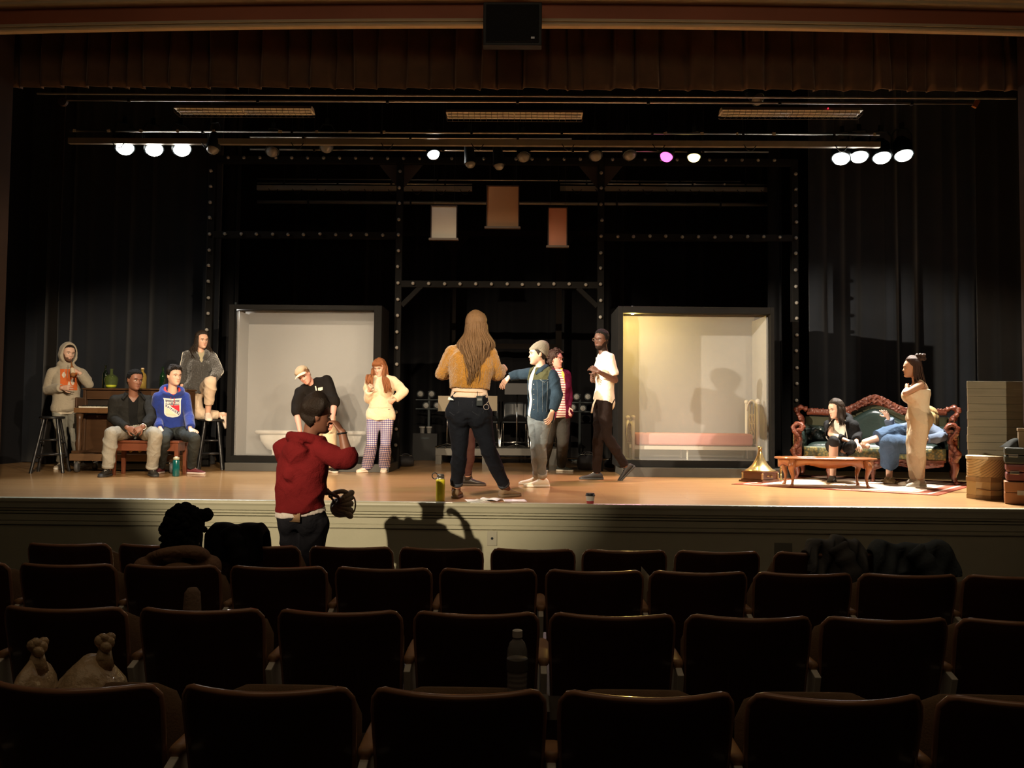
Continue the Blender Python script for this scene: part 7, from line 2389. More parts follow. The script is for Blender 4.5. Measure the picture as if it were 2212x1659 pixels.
f.add('leather_patch', MB().box((0, 0, 0), (0.085, 0.004, 0.065), rot=Matrix.Rotation(math.radians(-24), 3, 'Z')), mat('leather_patch', (0.30, 0.18, 0.09), 0.7))
lp = [o for o in bpy.data.objects if o.parent == f.root and o.name.startswith('leather_patch')][0]
lp.location = f_patch
mb = MB(); f.torso(mb, 0.018, 0.13, 0.26)
f.cloth('tee_hem', mat('tee_white', (0.62, 0.56, 0.50), 0.9), mb, amp=0.002)
rd = mat('hoodie_red', (0.125, 0.009, 0.010), 0.92, var=0.15, vscale=8, bump=0.25, bscale=120)
def hood_f(mb):
    n0 = f.spine(0.96)[0]
    F = f.Fb; L = V((0, 0, 1)).cross(F)
    mb.tube([n0 + L * (0.115 * math.cos(q)) + F * (-0.01 + 0.10 * math.sin(q)) + V((0, 0, 0.04 - 0.03 * math.sin(q))) for q in [2 * PI * i / 22 for i in range(23)]], 0.036, 10)
    mb.ell(n0 - F * 0.105 + V((0, 0, -0.07)), (0.115, 0.062, 0.13), Matrix((L, F, V((0, 0, 1)))).transposed() @ Matrix.Rotation(0.35, 3, 'X'))
    mb.ell(n0 - F * 0.15 + V((0, 0, -0.19)), (0.05, 0.035, 0.05))
f.top('hoodie', rd, off=0.028, hem=0.19, sleeve=1.42, cuff=0.006, voxel=0.009, amp=0.011, freq=14, extra=hood_f)
hb_ = MB(); f.cap(hb_, 0.014, 0.046, 0.070, 0.005, -0.09, 0.006)
f.hair(hb_, (0.014, 0.011, 0.009))
f.add('wristband', MB().tube([f.j['wrR'] + V((0.031 * math.cos(q), 0.031 * math.sin(q), -0.006 + 0.004 * math.cos(q))) for q in [2 * PI * i / 16 for i in range(17)]], 0.005, 6), black_metal)
for q, yw in (('R', 140), ('L', 165)):
    f.shoe(q, yw, mat('shoe_black3', (0.02, 0.02, 0.02), 0.6), mat('sole_white3', (0.5, 0.48, 0.44), 0.6))
# baseball glove on his left hand
gl_ = MB()
gw = f.org + f.j['wrL']
gc = P(735, 1090, D + 0.34)
glove = thing('baseball_glove', 'worn leather baseball glove held at the waist of the man in red hoodie', 'glove', gc)
for k in range(5):
    q = -0.9 + 0.5 * k
    pts = crom([(-0.05 + 0.012 * k, -0.02, -0.02 + 0.01 * k), (0.03 + 0.055 * math.cos(q) * 0.4, -0.045, 0.06 * math.sin(q)), (0.075, -0.03 + 0.01 * k, 0.095 * math.sin(q)), (0.07, 0.045, 0.10 * math.sin(q) - 0.012)], 5)
    gl_.tube(pts, [0.024, 0.026, 0.027, 0.027, 0.026, 0.026, 0.026, 0.026, 0.025, 0.024, 0.024, 0.023, 0.022, 0.021, 0.020, 0.018][:len(pts)], 10)
gl_.ell((0.0, 0.0, -0.02), (0.075, 0.045, 0.075))
gl_.tube(crom([(-0.07, -0.02, 0.06), (-0.03, -0.05, 0.09), (0.03, -0.045, 0.10), (0.07, -0.01, 0.07)], 5), 0.017, 10)
gl_.build('leather', mat('glove_leather', (0.34, 0.25, 0.16), 0.6, var=0.4, vscale=20, bump=0.4), glove, True)
MB().tube(crom([(0.06, 0.0, 0.09), (0.105, 0.0, 0.04), (0.105, 0.0, -0.04), (0.06, 0.0, -0.09)], 5), 0.006, 6).build('webbing_lace', mat('glove_lace', (0.30, 0.22, 0.14), 0.7), glove, True)

# ---------------------------------------------------------------- H: girl in the cream sweatshirt and checked trousers
D = 11.15
h = Person('girl with long auburn hair in cream sweatshirt and blue checked trousers', D, (815, 1022), dict(
    head=(820.5, 794, 0), neck=(823, 814, 0.02), sh=(824, 824, 0.02), hip=(822, 897, 0.02), waist=(823, 860, 0.01),
    elR=(796, 862, -0.04), wrR=(797, 843, -0.22), elL=(873, 846, 0.02), wrL=(852, 864, -0.05),
    knR=(803, 958, -0.02), anR=('g', 793, 1020), knL=(833, 958, -0.02), anL=('g', 830, 1020)), byaw=-8, hd=(-26, 19, 0), hs=0.98, fem=True, skin='light', brow=(0.10, 0.05, 0.03), lips=(0.5, 0.2, 0.17))
h.body({'R': (toward(h, 'R', 798, 838, -0.26), V((0.5, 0.2, 0.4)), dict(curl=0.8)), 'L': (toward(h, 'L', 842, 868, -0.06), V((-0.6, 0.3, 0)), dict(curl=0.3))})
chk = stripes_mat('trousers_check', [(0.0, (0.70, 0.58, 0.55)), (0.46, (0.13, 0.13, 0.30))], 2, 0.026, 0.9, None,
                  [(0.0, (1, 1, 1)), (0.55, (0.42, 0.40, 0.62))], 0, 0.026)
h.trousers('trousers', chk, 0.004, 1.97, 0.014, 0.046, amp=0.002, freq=20, waist=0.06)
h.top('sweatshirt', mat('sweatshirt_cream', (0.78, 0.63, 0.44), 0.95, var=0.06, bump=0.3, bscale=120, sheen=0.3), off=0.032, hem=-0.13, sleeve=1.94, voxel=0.011, amp=0.009, freq=15)
ln = MB()
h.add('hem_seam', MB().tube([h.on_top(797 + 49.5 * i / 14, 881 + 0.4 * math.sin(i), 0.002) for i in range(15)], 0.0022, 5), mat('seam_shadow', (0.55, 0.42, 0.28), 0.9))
h.decal('chest_tag', mat('tag_grey', (0.2, 0.16, 0.14), 0.8), 838, 883.5, 843, 885, 4, 2, 0.004)
hb_ = MB(); h.cap(hb_, 0.011, 0.018, 0.062, 0.02, -0.09, 0.003)
for i in range(34):
    x = -0.062 + 0.124 * i / 33
    hb_.tube([h.H(x * 0.6, 0.02, 0.128), h.H(x * 0.95, 0.083, 0.088), h.H(x * 1.2, 0.096 - abs(x) * 0.25, 0.040)], [0.005, 0.005, 0.002], 6)
h.locks(hb_, 180, 0.44, 62, 0.009, 0.12, 0.118, 0.016, 26, 6)
rnd = random.Random(4)
for i in range(70):                                   # locks brought forward over both shoulders
    sg = 1 if i % 2 else -1
    x = sg * (0.075 + 0.02 * rnd.random())
    p0 = h.H(x, 0.03 + 0.03 * rnd.random(), 0.0)
    e_ = h.H(0, 0, 0)
    tx = (798 if sg > 0 else 838) + rnd.uniform(-9, 9)
    ty = (834 if sg > 0 else 846) + rnd.uniform(-8, 4)
    p3 = P(tx, ty, D - 0.20 + rnd.uniform(-0.02, 0.02)) - h.org
    p1 = p0 + V((0.0, -0.05, -0.09)); p2 = p0.lerp(p3, 0.6) + V((rnd.uniform(-0.02, 0.02), -0.07, 0.02))
    pts = crom([p0, p1, p2, p3], 5)
    hb_.tube(pts, [0.007 + 0.004 * math.sin(PI * k / len(pts)) - 0.006 * (k / len(pts)) ** 3 for k in range(len(pts))], 7, flat=0.6)
h.hair(hb_, (0.27, 0.10, 0.040))
ws = mat('shoe_white', (0.80, 0.70, 0.56), 0.55)
for q, yw in (('R', -48), ('L', -4)):
    h.shoe(q, yw, ws, so, 0.25)

# ---------------------------------------------------------------- I: woman in the yellow jumper, seen from behind
D = 7.70
y = Person('woman in mustard yellow jumper and dark jeans seen from behind at the stage edge', D, (1035, 1080), dict(
    head=(1029, 705, 0.03), neck=(1022, 742, 0.0), sh=(1017, 764, 0.0), hip=(1013, 898, -0.01), waist=(1015, 830, -0.02),
    elL=(956, 806, 0.06), wrL=(975, 800, 0.32), elR=(1072, 808, 0.08), wrR=(1082, 797, 0.30),
    knL=(993, 975, 0.04), anL=('g', 985, 1076), knR=(1056, 975, 0.05), anR=('g', 1092, 1074)), byaw=178, hyaw=178, hd=(168, 4, -4), hs=1.04, fem=True, skin='light', build=1.12, hpw=0.095, shw=0.17, tw=1.12, td=1.1, bust=1.1)
y.j['anL'].y = max(y.j['anL'].y, 0.02)
y.body({'R': (toward(y, 'R', 1091, 793, 0.36), V((-0.6, 0.2, -0.5)), dict(curl=0.9)), 'L': (V((0.3, 1, 0.2)), V((0.8, 0, -0.3)), dict(curl=0.6))})
jy = mat('jeans_indigo', (0.009, 0.011, 0.016), 0.85, var=0.35, vscale=10, **denim_bump)
y.trousers('jeans', jy, 0.008, 1.86, 0.008, 0.016, amp=0.005, freq=26, waist=0.385, voxel=0.008, smooth=12)
v_j, f_j = y.last
stm = mat('jeans_stitch', (0.045, 0.05, 0.06), 0.8)
for x0, x1 in ((970, 991), (1020, 1045)):            # back pocket seams
    y.add('back_pocket', MB().tube([y.on_top(*q, 0.001) for q in ((x0, 868), (x0 + 1, 890), ((x0 + x1) / 2, 897), (x1, 890), (x1 - 1, 868), (x0, 868))], 0.002, 5), stm)
y.add('waistband', MB().tube([y.on_top(974 + 78 * i / 16, 847, 0.002) for i in range(17)], 0.0028, 5), stm)
for q in 'LR':
    an = y.j['an' + q]; dd = (an - y.j['kn' + q]).normalized()
    y.add('rolled_cuff', MB().tube([an - dd * 0.085, an - dd * 0.083, an - dd * 0.048, an - dd * 0.046], [0.052, 0.060, 0.059, 0.05], 20), mat('jeans_cuff', (0.055, 0.065, 0.08), 0.85))
mb = MB(); y.torso(mb, 0.011, 0.30, 0.52)
y.cloth('camisole', mat('camisole_pale', (0.72, 0.56, 0.44), 0.85), mb, amp=0.004, freq=22)
mb = MB(); y.torso(mb, 0.015, 0.372, 0.395)
y.cloth('belt', mat('belt_tan', (0.42, 0.25, 0.12), 0.6), mb, voxel=0.008, amp=0.0)
y.top('jumper', mat('jumper_mustard', (0.36, 0.165, 0.014), 1.0, var=0.22, vscale=40, bump=0.8, bscale=110, sheen=0.6), off=0.030, hem=0.435, sleeve=1.9, voxel=0.009, amp=0.006, freq=15, fine=0.0025, cuff=0.004)
hb_ = MB(); y.cap(hb_, 0.020, 0.028, 0.085, 0.03, -0.10, 0.003)
y.locks(hb_, 480, 0.66, 66, 0.0068, 0.205, 0.16, 0.019, 19, 8, lvar=0.5, amax=180, pull=1.6, bias=-0.06, deep=True)
y.hair(hb_, (0.150, 0.085, 0.040))
bt = mat('boot_taupe', (0.20, 0.14, 0.085), 0.75, bump=0.2)
y.shoe('L', 172, bt, mat('boot_sole', (0.14, 0.10, 0.06), 0.7), 0.255, high=0.0)
y.shoe('R', 128, bt, MATS['boot_sole'], 0.255, high=0.0)
for q in 'LR':
    an = y.j['an' + q]; dd = (an - y.j['kn' + q]).normalized()
    y.add('sock', MB().tube([an - dd * 0.06, an + dd * 0.02], [0.042, 0.044], 16), mat('sock_brown', (0.16, 0.09, 0.065), 0.9))
pk = thing('mic_pack', 'black microphone pack with thin cable clipped to the jeans of the jumper woman', 'radio pack', (0, 0, 0))
q0 = y.org + y.on_top(1036, 866, 0.012) if False else P(1036, 866, D - 0.165)
pk.location = q0
MB().box((0, 0, 0), (0.06, 0.022, 0.095)).build('case', black_metal, pk, bevel=0.004)
MB().box((0.0, -0.0125, 0.012), (0.04, 0.003, 0.02)).build('display', mat('display_grey', (0.16, 0.17, 0.17), 0.3), pk)
MB().tube([(-0.02, 0, 0.047), (-0.022, 0, 0.085)], 0.0035, 6).build('antenna', black_metal, pk)
MB().tube(crom([(0.02, -0.012, 0.045), (0.06, -0.02, 0.055), (0.085, -0.022, 0.01), (0.06, -0.022, -0.03)] + [(0.062 + 0.024 * math.cos(t_), -0.022, -0.055 + 0.024 * math.sin(t_)) for t_ in [PI / 2 + 2 * PI * i / 8 for i in range(13)]], 4), 0.0025, 5).build('cable', mat('cable_grey', (0.30, 0.26, 0.22), 0.6), pk, True)
folded = tag(MB().prism([(-0.028, -0.012), (0.026, -0.018), (0.02, -0.008), (-0.02, 0.016)], -0.002, 0.002).build('folded_note', pm), 'folded cream note sticking out of the left back jeans pocket', 'paper')
folded.location = P(974, 860.5, D - 0.145)

# ---------------------------------------------------------------- J: person hidden behind the woman in yellow
D = 9.32
k_ = Person('person almost hidden behind the jumper woman, only brown trouser leg and laced boot showing', D, (1012, 1049), dict(
    head=(1012, 760, 0.0), neck=(1011, 786, 0.0), sh=(1011, 800, 0), hip=(1012, 900, 0), elR=(1000, 845, -0.18), wrR=(1012, 885, -0.24), elL=(1004, 845, 0.18), wrL=(1020, 885, 0.2),
    knR=(1014, 965, -0.1), anR=('g', 1010, 1049), knL=(1002, 965, 0.1), anL=('g', 992, 1046)), byaw=80, hd=(80, 0, 0), hs=0.96, fem=True, skin='fair')
k_.body({})
k_.top('top', mat('top_charcoal', (0.03, 0.03, 0.03), 0.9), off=0.02, hem=0.0, sleeve=1.9, amp=0.005)
k_.trousers('trousers', mat('trousers_maroon_brown', (0.085, 0.040, 0.034), 0.9, var=0.2), 0.006, 1.9, 0.006, 0.004, amp=0.004)
hb_ = MB(); k_.cap(hb_, 0.015, 0.02); k_.hair(hb_, (0.03, 0.02, 0.015))
btm = mat('boot_black', (0.022, 0.018, 0.016), 0.4, coat=0.3)
for q, yw in (('R', 78), ('L', 90)):
    k_.shoe(q, yw, btm, mat('boot_sole_brown', (0.09, 0.065, 0.045), 0.6), 0.285, high=0.02)
    an = k_.j['an' + q]
    k_.add('boot_shaft', MB().tube([an + V((0.01, 0, -0.02)), an + V((0.0, 0, 0.03)), an + V((0, 0, 0.075))], [0.05, 0.048, 0.052], 18), btm)

# ---------------------------------------------------------------- K: man in the beanie and denim jacket
D = 9.15
m = Person('man in grey beanie and denim jacket with white trainers, facing left', D, (1170, 1054), dict(
    head=(1162, 765, 0), neck=(1169, 793, 0.0), shL=(1193, 811, -0.10), shR=(1152, 806, 0.14), hip=(1166, 901, 0.0), waist=(1170, 855, -0.01),
    elL=(1204, 848, -0.16), wrL=(1193, 889, -0.22), elR=(1124, 808, 0.30), wrR=(1099, 815, 0.30),
    knL=(1168, 962, -0.06), anL=('g', 1172, 1052), knR=(1158, 964, 0.10), anR=('g', 1160, 1047)), byaw=-42, hyaw=-55, hd=(-74, 2, 0), hs=1.0, skin='light', build=0.98, hpw=0.08, td=1.05, brow=(0.02, 0.012, 0.008))
m.body({'L': (toward(m, 'L', 1186, 909, -0.26), V((-0.7, 0.6, 0.0)), dict(curl=0.35)), 'R': (toward(m, 'R', 1086, 830, 0.28), V((0, 0.4, -0.8)), dict(curl=0.25))})
m.trousers('jeans', mat('jeans_light_blue', (0.17, 0.20, 0.215), 0.9, var=0.4, vscale=5, **denim_bump), 0.010, 1.86, 0.006, 0.012, amp=0.006, freq=26)
for q in 'LR':
    an = m.j['an' + q]; dd = (an - m.j['kn' + q]).normalized()
    m.add('rolled_cuff', MB().tube([an - dd * 0.09, an - dd * 0.088, an - dd * 0.04, an - dd * 0.038], [0.047, 0.054, 0.053, 0.045], 20), mat('jeans_cuff_pale', (0.34, 0.34, 0.31), 0.9))
m.top('tee_shirt', mat('tee_white_clean', (0.78, 0.72, 0.62), 0.9), off=0.012, hem=-0.04, sleeve=0.2, amp=0.003)
dn = mat('jacket_denim_blue', (0.020, 0.036, 0.055), 0.9, var=0.3, vscale=14, bump=0.25, bscale=150)
olv = mat('jacket_olive', (0.065, 0.066, 0.033), 0.9, var=0.15, bump=0.2, bscale=150)
def pm_(p):
    t, l, fw = m.tl(p)
    return 1 if t > 0.73 and abs(l) < 0.165 else 0
def cut_m(p):
    t, l, fw = m.tl(p)
    return fw > 0.03 and -0.085 < l - 0.0 < -0.012 + 0.02 * t and t > -0.4
m.top('denim_jacket', dn, off=0.022, hem=-0.06, sleeve=1.94, voxel=0.0085, amp=0.007, freq=19, paint=pm_, mats2=[olv], cut=cut_m, thick=0.008)
sti = mat('stitch_pale', (0.20, 0.23, 0.24), 0.8)
for xs in ((1160, 1162), (1172, 1172), (1183, 1181)):
    m.add('seam', MB().tube([m.on_top(xs[0] + (xs[1] - xs[0]) * i / 8, 824 + 66 * i / 8, 0.002) for i in range(9)], 0.0016, 5), sti)
m.add('pocket_flap', MB().tube([m.on_top(*q, 0.003) for q in ((1166, 820), (1176, 826), (1185, 820), (1166, 820))], 0.0022, 5), sti)
for i in range(6):
    p = m.on_top(1153.5, 830 + 11 * i, 0.004)
    m.add('button', MB().ell(p, (0.006, 0.006, 0.006), None, 8, 6), steel)
Lm = (m.j['shL'] - m.j['shR']).normalized()
m.add('collar', MB().tube([m.neck - m.Fb * 0.075 + Lm * 0.02 + V((0, 0, 0.02)), m.neck + Lm * 0.085 + V((0, 0, 0.022)), m.neck + m.Fb * 0.08 + Lm * 0.07 + V((0, 0, -0.03)), m.neck + m.Fb * 0.12 + Lm * 0.03 + V((0, 0, -0.08))], [0.026, 0.034, 0.034, 0.012], 10, flat=0.5), dn)
bn = MB()
rings = []
for r in HEADR:
    ring = []
    for p in r:
        zl = 0.035 if p.y > 0.02 else 0.035 - (0.02 - p.y) * 0.75
        mk = min(1, max(0, (p.z - zl) / 0.012))
        n = V((p.x, p.y, p.z)).normalized()
        slouch = V((0, -0.05, 0.012)) * max(0, (p.z - 0.02) / 0.1)
        ring.append(m.H(*(p + n * (-0.012 + 0.034 * mk + 0.002 * math.sin(p.x * 260)) + slouch * mk)))
    rings.append(ring)
bn.rings(rings)
be = m.add('beanie', bn, mat('beanie_grey', (0.24, 0.215, 0.17), 0.95, var=0.15, bump=0.5, bscale=120))
hb_ = MB(); m.cap(hb_, 0.011, -0.006, 0.055, -0.015, -0.085, 0.002, temple=40)
m.hair(hb_, (0.02, 0.013, 0.009))
for q, yw in (('L', -80), ('R', -84)):
    m.shoe(q, yw, mat('trainer_white', (0.92, 0.84, 0.70), 0.5), mat('trainer_sole', (0.92, 0.86, 0.76), 0.5), 0.285, high=0.01, w=1.05)

# ---------------------------------------------------------------- L: woman in the maroon jacket behind him
D = 11.5
n = Person('curly haired person in maroon patterned jacket and striped tee, behind the beanie man', D, (1195, 1018), dict(
    head=(1200, 776, 0), neck=(1201, 797, 0.02), sh=(1200, 808, 0.02), hip=(1202, 896, 0.02), waist=(1202, 852, 0),
    elL=(1228, 848, 0.10), wrL=(1228, 880, -0.02), elR=(1172, 848, -0.02), wrR=(1172, 884, -0.10),
    knL=(1216, 955, -0.02), anL=('g', 1212, 1018), knR=(1184, 950, 0.02), anR=('g', 1174, 1018)), byaw=26, hd=(66, 2, 0), hs=1.04, fem=True, skin='pink', build=1.15, tw=1.15, td=1.15, brow=(0.04, 0.025, 0.018))
n.body({})
n.trousers('trousers', mat('trousers_charcoal', (0.028, 0.026, 0.022), 0.9, var=0.25, vscale=6), 0.014, 1.94, 0.016, 0.026, amp=0.006, waist=0.06)
strp = stripes_mat('tee_stripes', [(0.0, (0.75, 0.68, 0.60)), (0.62, (0.32, 0.06, 0.08))], 2, 0.034, 0.9)
n.top('tee_shirt', strp, off=0.016, hem=-0.04, sleeve=0.2, amp=0.002)
mar = mat('jacket_maroon', (0.10, 0.008, 0.032), 0.75, var=0.6, vscale=14, bump=0.2)
n.top('jacket', mar, off=0.022, hem=-0.10, sleeve=1.95, amp=0.007, cut=open_front(n, 0.075, 0.055), thick=0.008)
Ln = (n.j['shL'] - n.j['shR']).normalized()
n.add('yellow_collar', MB().tube([n.neck + Ln * 0.06 + n.Fb * 0.05 + V((0, 0, 0.01)), n.neck + Ln * 0.045 + n.Fb * 0.13 + V((0, 0, -0.08)), n.neck + Ln * 0.05 + n.Fb * 0.165 + V((0, 0, -0.20))], [0.018, 0.022, 0.012], 8, flat=0.4), mat('collar_yellow', (0.80, 0.55, 0.08), 0.8))
hb_ = MB(); n.cap(hb_, 0.018, 0.022, 0.072, 0.0, -0.09, 0.006)
n.curls(hb_, 170, 0.016, 0.026, 0.07, -0.10, 2, 48)
n.hair(hb_, (0.045, 0.024, 0.018))
for q, yw in (('L', 62), ('R', 10)):
    n.shoe(q, yw, mat('canvas_shoe_dark', (0.05, 0.055, 0.05), 0.8), mat('canvas_sole', (0.75, 0.70, 0.60), 0.6), 0.26)

# ---------------------------------------------------------------- M: tall man in the white tee shirt, walking
D = 10.35
w = Person('tall man in white tee shirt, dark trousers and glasses walking left beside the right box', D, (1300, 1038), dict(
    head=(1299, 734, 0), neck=(1304, 763, 0.0), shL=(1317, 774, -0.15), shR=(1300, 772, 0.16), hip=(1302, 872, 0.0), waist=(1308, 822, 0),
    elL=(1329, 822, -0.17), wrL=(1293, 803, -0.30), elR=(1286, 822, 0.14), wrR=(1283, 803, -0.10),
    knL=(1311, 942, -0.06), anL=(1352, 1008, 0.08), knR=(1292, 944, -0.02), anR=('g', 1289, 1036)), byaw=-66, hyaw=-75, hd=(-36, 4, -6), hs=1.02, skin='dark', build=0.98, beard=((0.02, 0.012, 0.009), -0.07), brow=(0.01, 0.008, 0.007), lips=(0.12, 0.05, 0.045), tw=0.95)
w.butt = True
w.body({'L': (toward(w, 'L', 1277, 794, -0.28), V((0.2, 0.8, -0.4)), dict(curl=0.5)), 'R': (toward(w, 'R', 1275, 816, -0.16), V((0.8, 0.2, 0.2)), dict(curl=0.4))})
w.trousers('trousers', mat('trousers_black', (0.014, 0.009, 0.008), 0.9, var=0.25), 0.006, 1.96, 0.010, 0.016, amp=0.006, freq=22, waist=0.22)
w.top('tee_shirt', mat('tee_bright', (0.88, 0.78, 0.64), 0.9), off=0.018, hem=0.05, sleeve=0.78, lo=0.030, voxel=0.0095, amp=0.006, freq=14)
w.decal('chest_print', mat('print_grey', (0.55, 0.49, 0.42), 0.85), 1287, 772, 1297, 786, 6, 6, 0.004)
w.add('cloth_tail', MB().tube(crom([w.hipc + V((-0.10, -0.12, 0.05)), w.hipc + V((-0.13, -0.13, -0.02)), w.hipc + V((-0.15, -0.13, -0.12))], 5), [0.02] * 11, 8, flat=0.4), MATS['tee_bright'])
hb_ = MB(); w.cap(hb_, 0.008, 0.017, 0.075, 0.004, -0.075, 0.002, 160)
w.hair(hb_, (0.005, 0.004, 0.0035), rough=0.9)
gg_ = MB()
for q in (-1, 1):
    gg_.tube([w.H(q * 0.034 + 0.025 * math.cos(t_), 0.103, 0.0 + 0.019 * math.sin(t_)) for t_ in [2 * PI * i / 16 for i in range(17)]], 0.0025, 5)
    gg_.tube([w.H(q * 0.058, 0.102, 0.004), w.H(q * 0.082, 0.06, 0.006), w.H(q * 0.085, 0.0, 0.006)], 0.0022, 5)
gg_.tube([w.H(-0.01, 0.105, 0.004), w.H(0.01, 0.105, 0.004)], 0.0025, 5)
w.add('glasses', gg_, mat('glasses_frame', (0.10, 0.05, 0.04), 0.3))
bs = mat('shoe_black4', (0.022, 0.02, 0.02), 0.6)
w.shoe('R', -84, bs, MATS['sole_dark'], 0.30)
w.shoe('L', -82, bs, MATS['sole_dark'], 0.30, pitch=46)

# ---------------------------------------------------------------- N: woman sitting on the sofa
D = 10.62
q_ = Person('dark haired woman in black zip hoodie and white top sitting on the sofa', D, (1805, 1040), dict(
    head=(1806, 884, -0.08), neck=(1815, 908, -0.03), sh=(1817, 919, -0.02), hip=(1816, 965, 0.03), waist=(1818, 945, 0.06),
    elR=(1794, 938, -0.12), wrR=(1832, 953, -0.34), elL=(1850, 938, -0.10), wrL=(1850, 956, -0.32),
    knR=(1801, 952, -0.46), anR=('g', 1799, 1042), knL=(1840, 962, -0.38), anL=(1822, 975, -0.12)), byaw=-22, hd=(-52, 10, 0), hs=0.98, fem=True, skin='light', build=0.98)
q_.body({'R': (toward(q_, 'R', 1852, 965, -0.40), V((0.2, 0.3, -1)), dict(curl=0.25)), 'L': (toward(q_, 'L', 1858, 968, -0.40), V((-0.3, 0.3, -1)), dict(curl=0.35))})
mb = MB()
q_.torso(mb, 0.010, -0.03, 0.12)
for z_ in 'LR':
    q_.leg(mb, z_, 0.008, 1.10 if z_ == 'R' else 1.7, 0.006, 0.007, False)
q_.cloth('leggings', mat('leggings_black', (0.012, 0.012, 0.013), 0.8), mb, amp=0.004)
q_.top('vest', mat('vest_white', (0.78, 0.72, 0.62), 0.9), off=0.012, hem=0.0, sleeve=0, amp=0.003)
q_.top('zip_hoodie', mat('hoodie_black', (0.008, 0.008, 0.009), 0.85, var=0.3), off=0.030, hem=-0.02, sleeve=1.72, amp=0.007, cut=open_front(q_, 0.11, 0.085), thick=0.008, extra=hood_down(q_, back=0.09, w=0.11))
Lq = (q_.j['shL'] - q_.j['shR']).normalized()
for z_ in (-1, 1):
    a_ = q_.neck + Lq * (z_ * 0.07) + q_.Fb * 0.06
    q_.add('white_edging', MB().tube(q_.snap(crom([a_, q_.spine(0.6)[0] + Lq * (z_ * 0.115) + q_.Fb * 0.13, q_.spine(0.2)[0] + Lq * (z_ * 0.13) + q_.Fb * 0.13], 5), 0.003), 0.006, 6), pipew)
hb_ = MB(); q_.cap(hb_, 0.016, 0.024, 0.080, 0.03, -0.09, 0.003)
q_.locks(hb_, 180, 0.34, 66, 0.009, 0.12, 0.12, 0.010, 22, 12)
q_.hair(hb_, (0.018, 0.011, 0.008))
q_.shoe('R', -10, MATS['shoe_black'], None, 0.24)
q_.shoe('L', 30, MATS['shoe_black'], None, 0.24, pitch=30)

# ---------------------------------------------------------------- O: woman lying along the sofa in blue
D = 10.52
r_ = Person('blonde woman in blue wide trousers lying along the sofa with one hand raised', D, (1960, 1040), dict(
    head=(2008, 900, 0.10), neck=(1998, 917, 0.10), shL=(2016, 930, -0.06), shR=(1978, 922, 0.14), hip=(1962, 962, 0.02), waist=(1982, 942, 0.10),
    elR=(1928, 930, -0.02), wrR=(1919, 903, -0.08), elL=(2040, 942, -0.22), wrL=(1998, 950, -0.30),
    knR=(1938, 934, -0.16), anR=(1868, 955, -0.20), knL=(1922, 958, -0.46), anL=('g', 1921, 1045)), byaw=-30, hyaw=-50, hd=(-42, -4, 12), hs=0.97, fem=True, skin='light', brow=(0.2, 0.12, 0.06))
r_.body({'R': (toward(r_, 'R', 1909, 886, -0.12), V((-0.6, -0.4, 0.2)), dict(curl=0.15, spread=0.3)), 'L': (toward(r_, 'L', 1985, 953, -0.32), V((0, 0.3, -1)), dict(curl=0.3))}, feet={'R': -120})
r_.trousers('trousers', mat('trousers_blue', (0.040, 0.066, 0.115), 0.9, var=0.2, vscale=8, **denim_bump), 0.022, 1.62, 0.055, 0.07, amp=0.008, freq=18)
r_.top('shirt', mat('shirt_blue_grey', (0.10, 0.125, 0.18), 0.9, var=0.25, vscale=8), off=0.030, hem=-0.02, sleeve=1.9, amp=0.009, freq=18)
hb_ = MB(); r_.cap(hb_, 0.016, 0.022, 0.08, 0.03, -0.09, 0.003)
r_.locks(hb_, 130, 0.30, 66, 0.008, 0.12, 0.11, 0.008, 20, 15)
r_.hair(hb_, (0.50, 0.33, 0.15))
slp = mat('slipper_fur', (0.30, 0.22, 0.13), 1.0, var=0.5, vscale=60, bump=0.8, bscale=70)
r_.shoe('L', 5, slp, mat('slipper_sole', (0.12, 0.08, 0.05), 0.8), 0.25, w=1.5, name='slipper')
an = r_.j['anL']
fz = MB()
rnd = random.Random(9)
for i in range(260):
    t_ = rnd.uniform(0, 2 * PI)
    c_ = an + V((0.095 * math.cos(t_), -0.06 + 0.115 * math.sin(t_), -0.055 + 0.015 * rnd.random()))
    fz.tube([c_, c_ + V((0.02 * math.cos(t_) + rnd.uniform(-.008, .008), 0.02 * math.sin(t_), rnd.uniform(-0.022, 0.006)))], [0.004, 0.0012], 4)
r_.add('fur_trim', fz, slp)

# ---------------------------------------------------------------- P: woman in white standing with folded arms
D = 9.78
s_ = Person('woman in cream camisole and trousers standing with folded arms before the sofa', D, (1985, 1053), dict(
    head=(1970, 794, 0), neck=(1983, 822, 0.0), shL=(1989, 832, -0.15), shR=(1981, 830, 0.15), hip=(1984, 908, 0.0), waist=(1985, 868, 0),
    elL=(1956, 849, -0.20), wrL=(1961, 836, 0.02), elR=(1956, 851, 0.18), wrR=(1972, 840, -0.08),
    knL=(1980, 980, -0.09), anL=('g', 1989, 1053), knR=(1976, 978, 0.08), anR=('g', 1974, 1050)), byaw=-82, hyaw=-80, hd=(-82, 2, 0), hs=0.97, fem=True, skin='tan', build=0.98, hpw=0.092, tw=1.08, td=1.2, bust=1.3)
s_.butt = True
s_.body({'L': (V((0.15, 1, 0.1)), V((1, 0, 0)), dict(curl=0.4)), 'R': (V((0.6, -0.6, 0.2)), V((1, 0.4, 0)), dict(curl=0.4))})
crm = mat('jersey_cream', (0.66, 0.53, 0.37), 0.95, var=0.06, vscale=8, bump=0.15, bscale=120)
s_.trousers('trousers', crm, 0.016, 1.9, 0.036, 0.010, amp=0.007, freq=14, waist=0.34)
s_.top('camisole', mat('camisole_cream', (0.80, 0.66, 0.48), 0.9, var=0.05), off=0.014, hem=0.22, sleeve=0, neck=0.79, amp=0.003, freq=20)
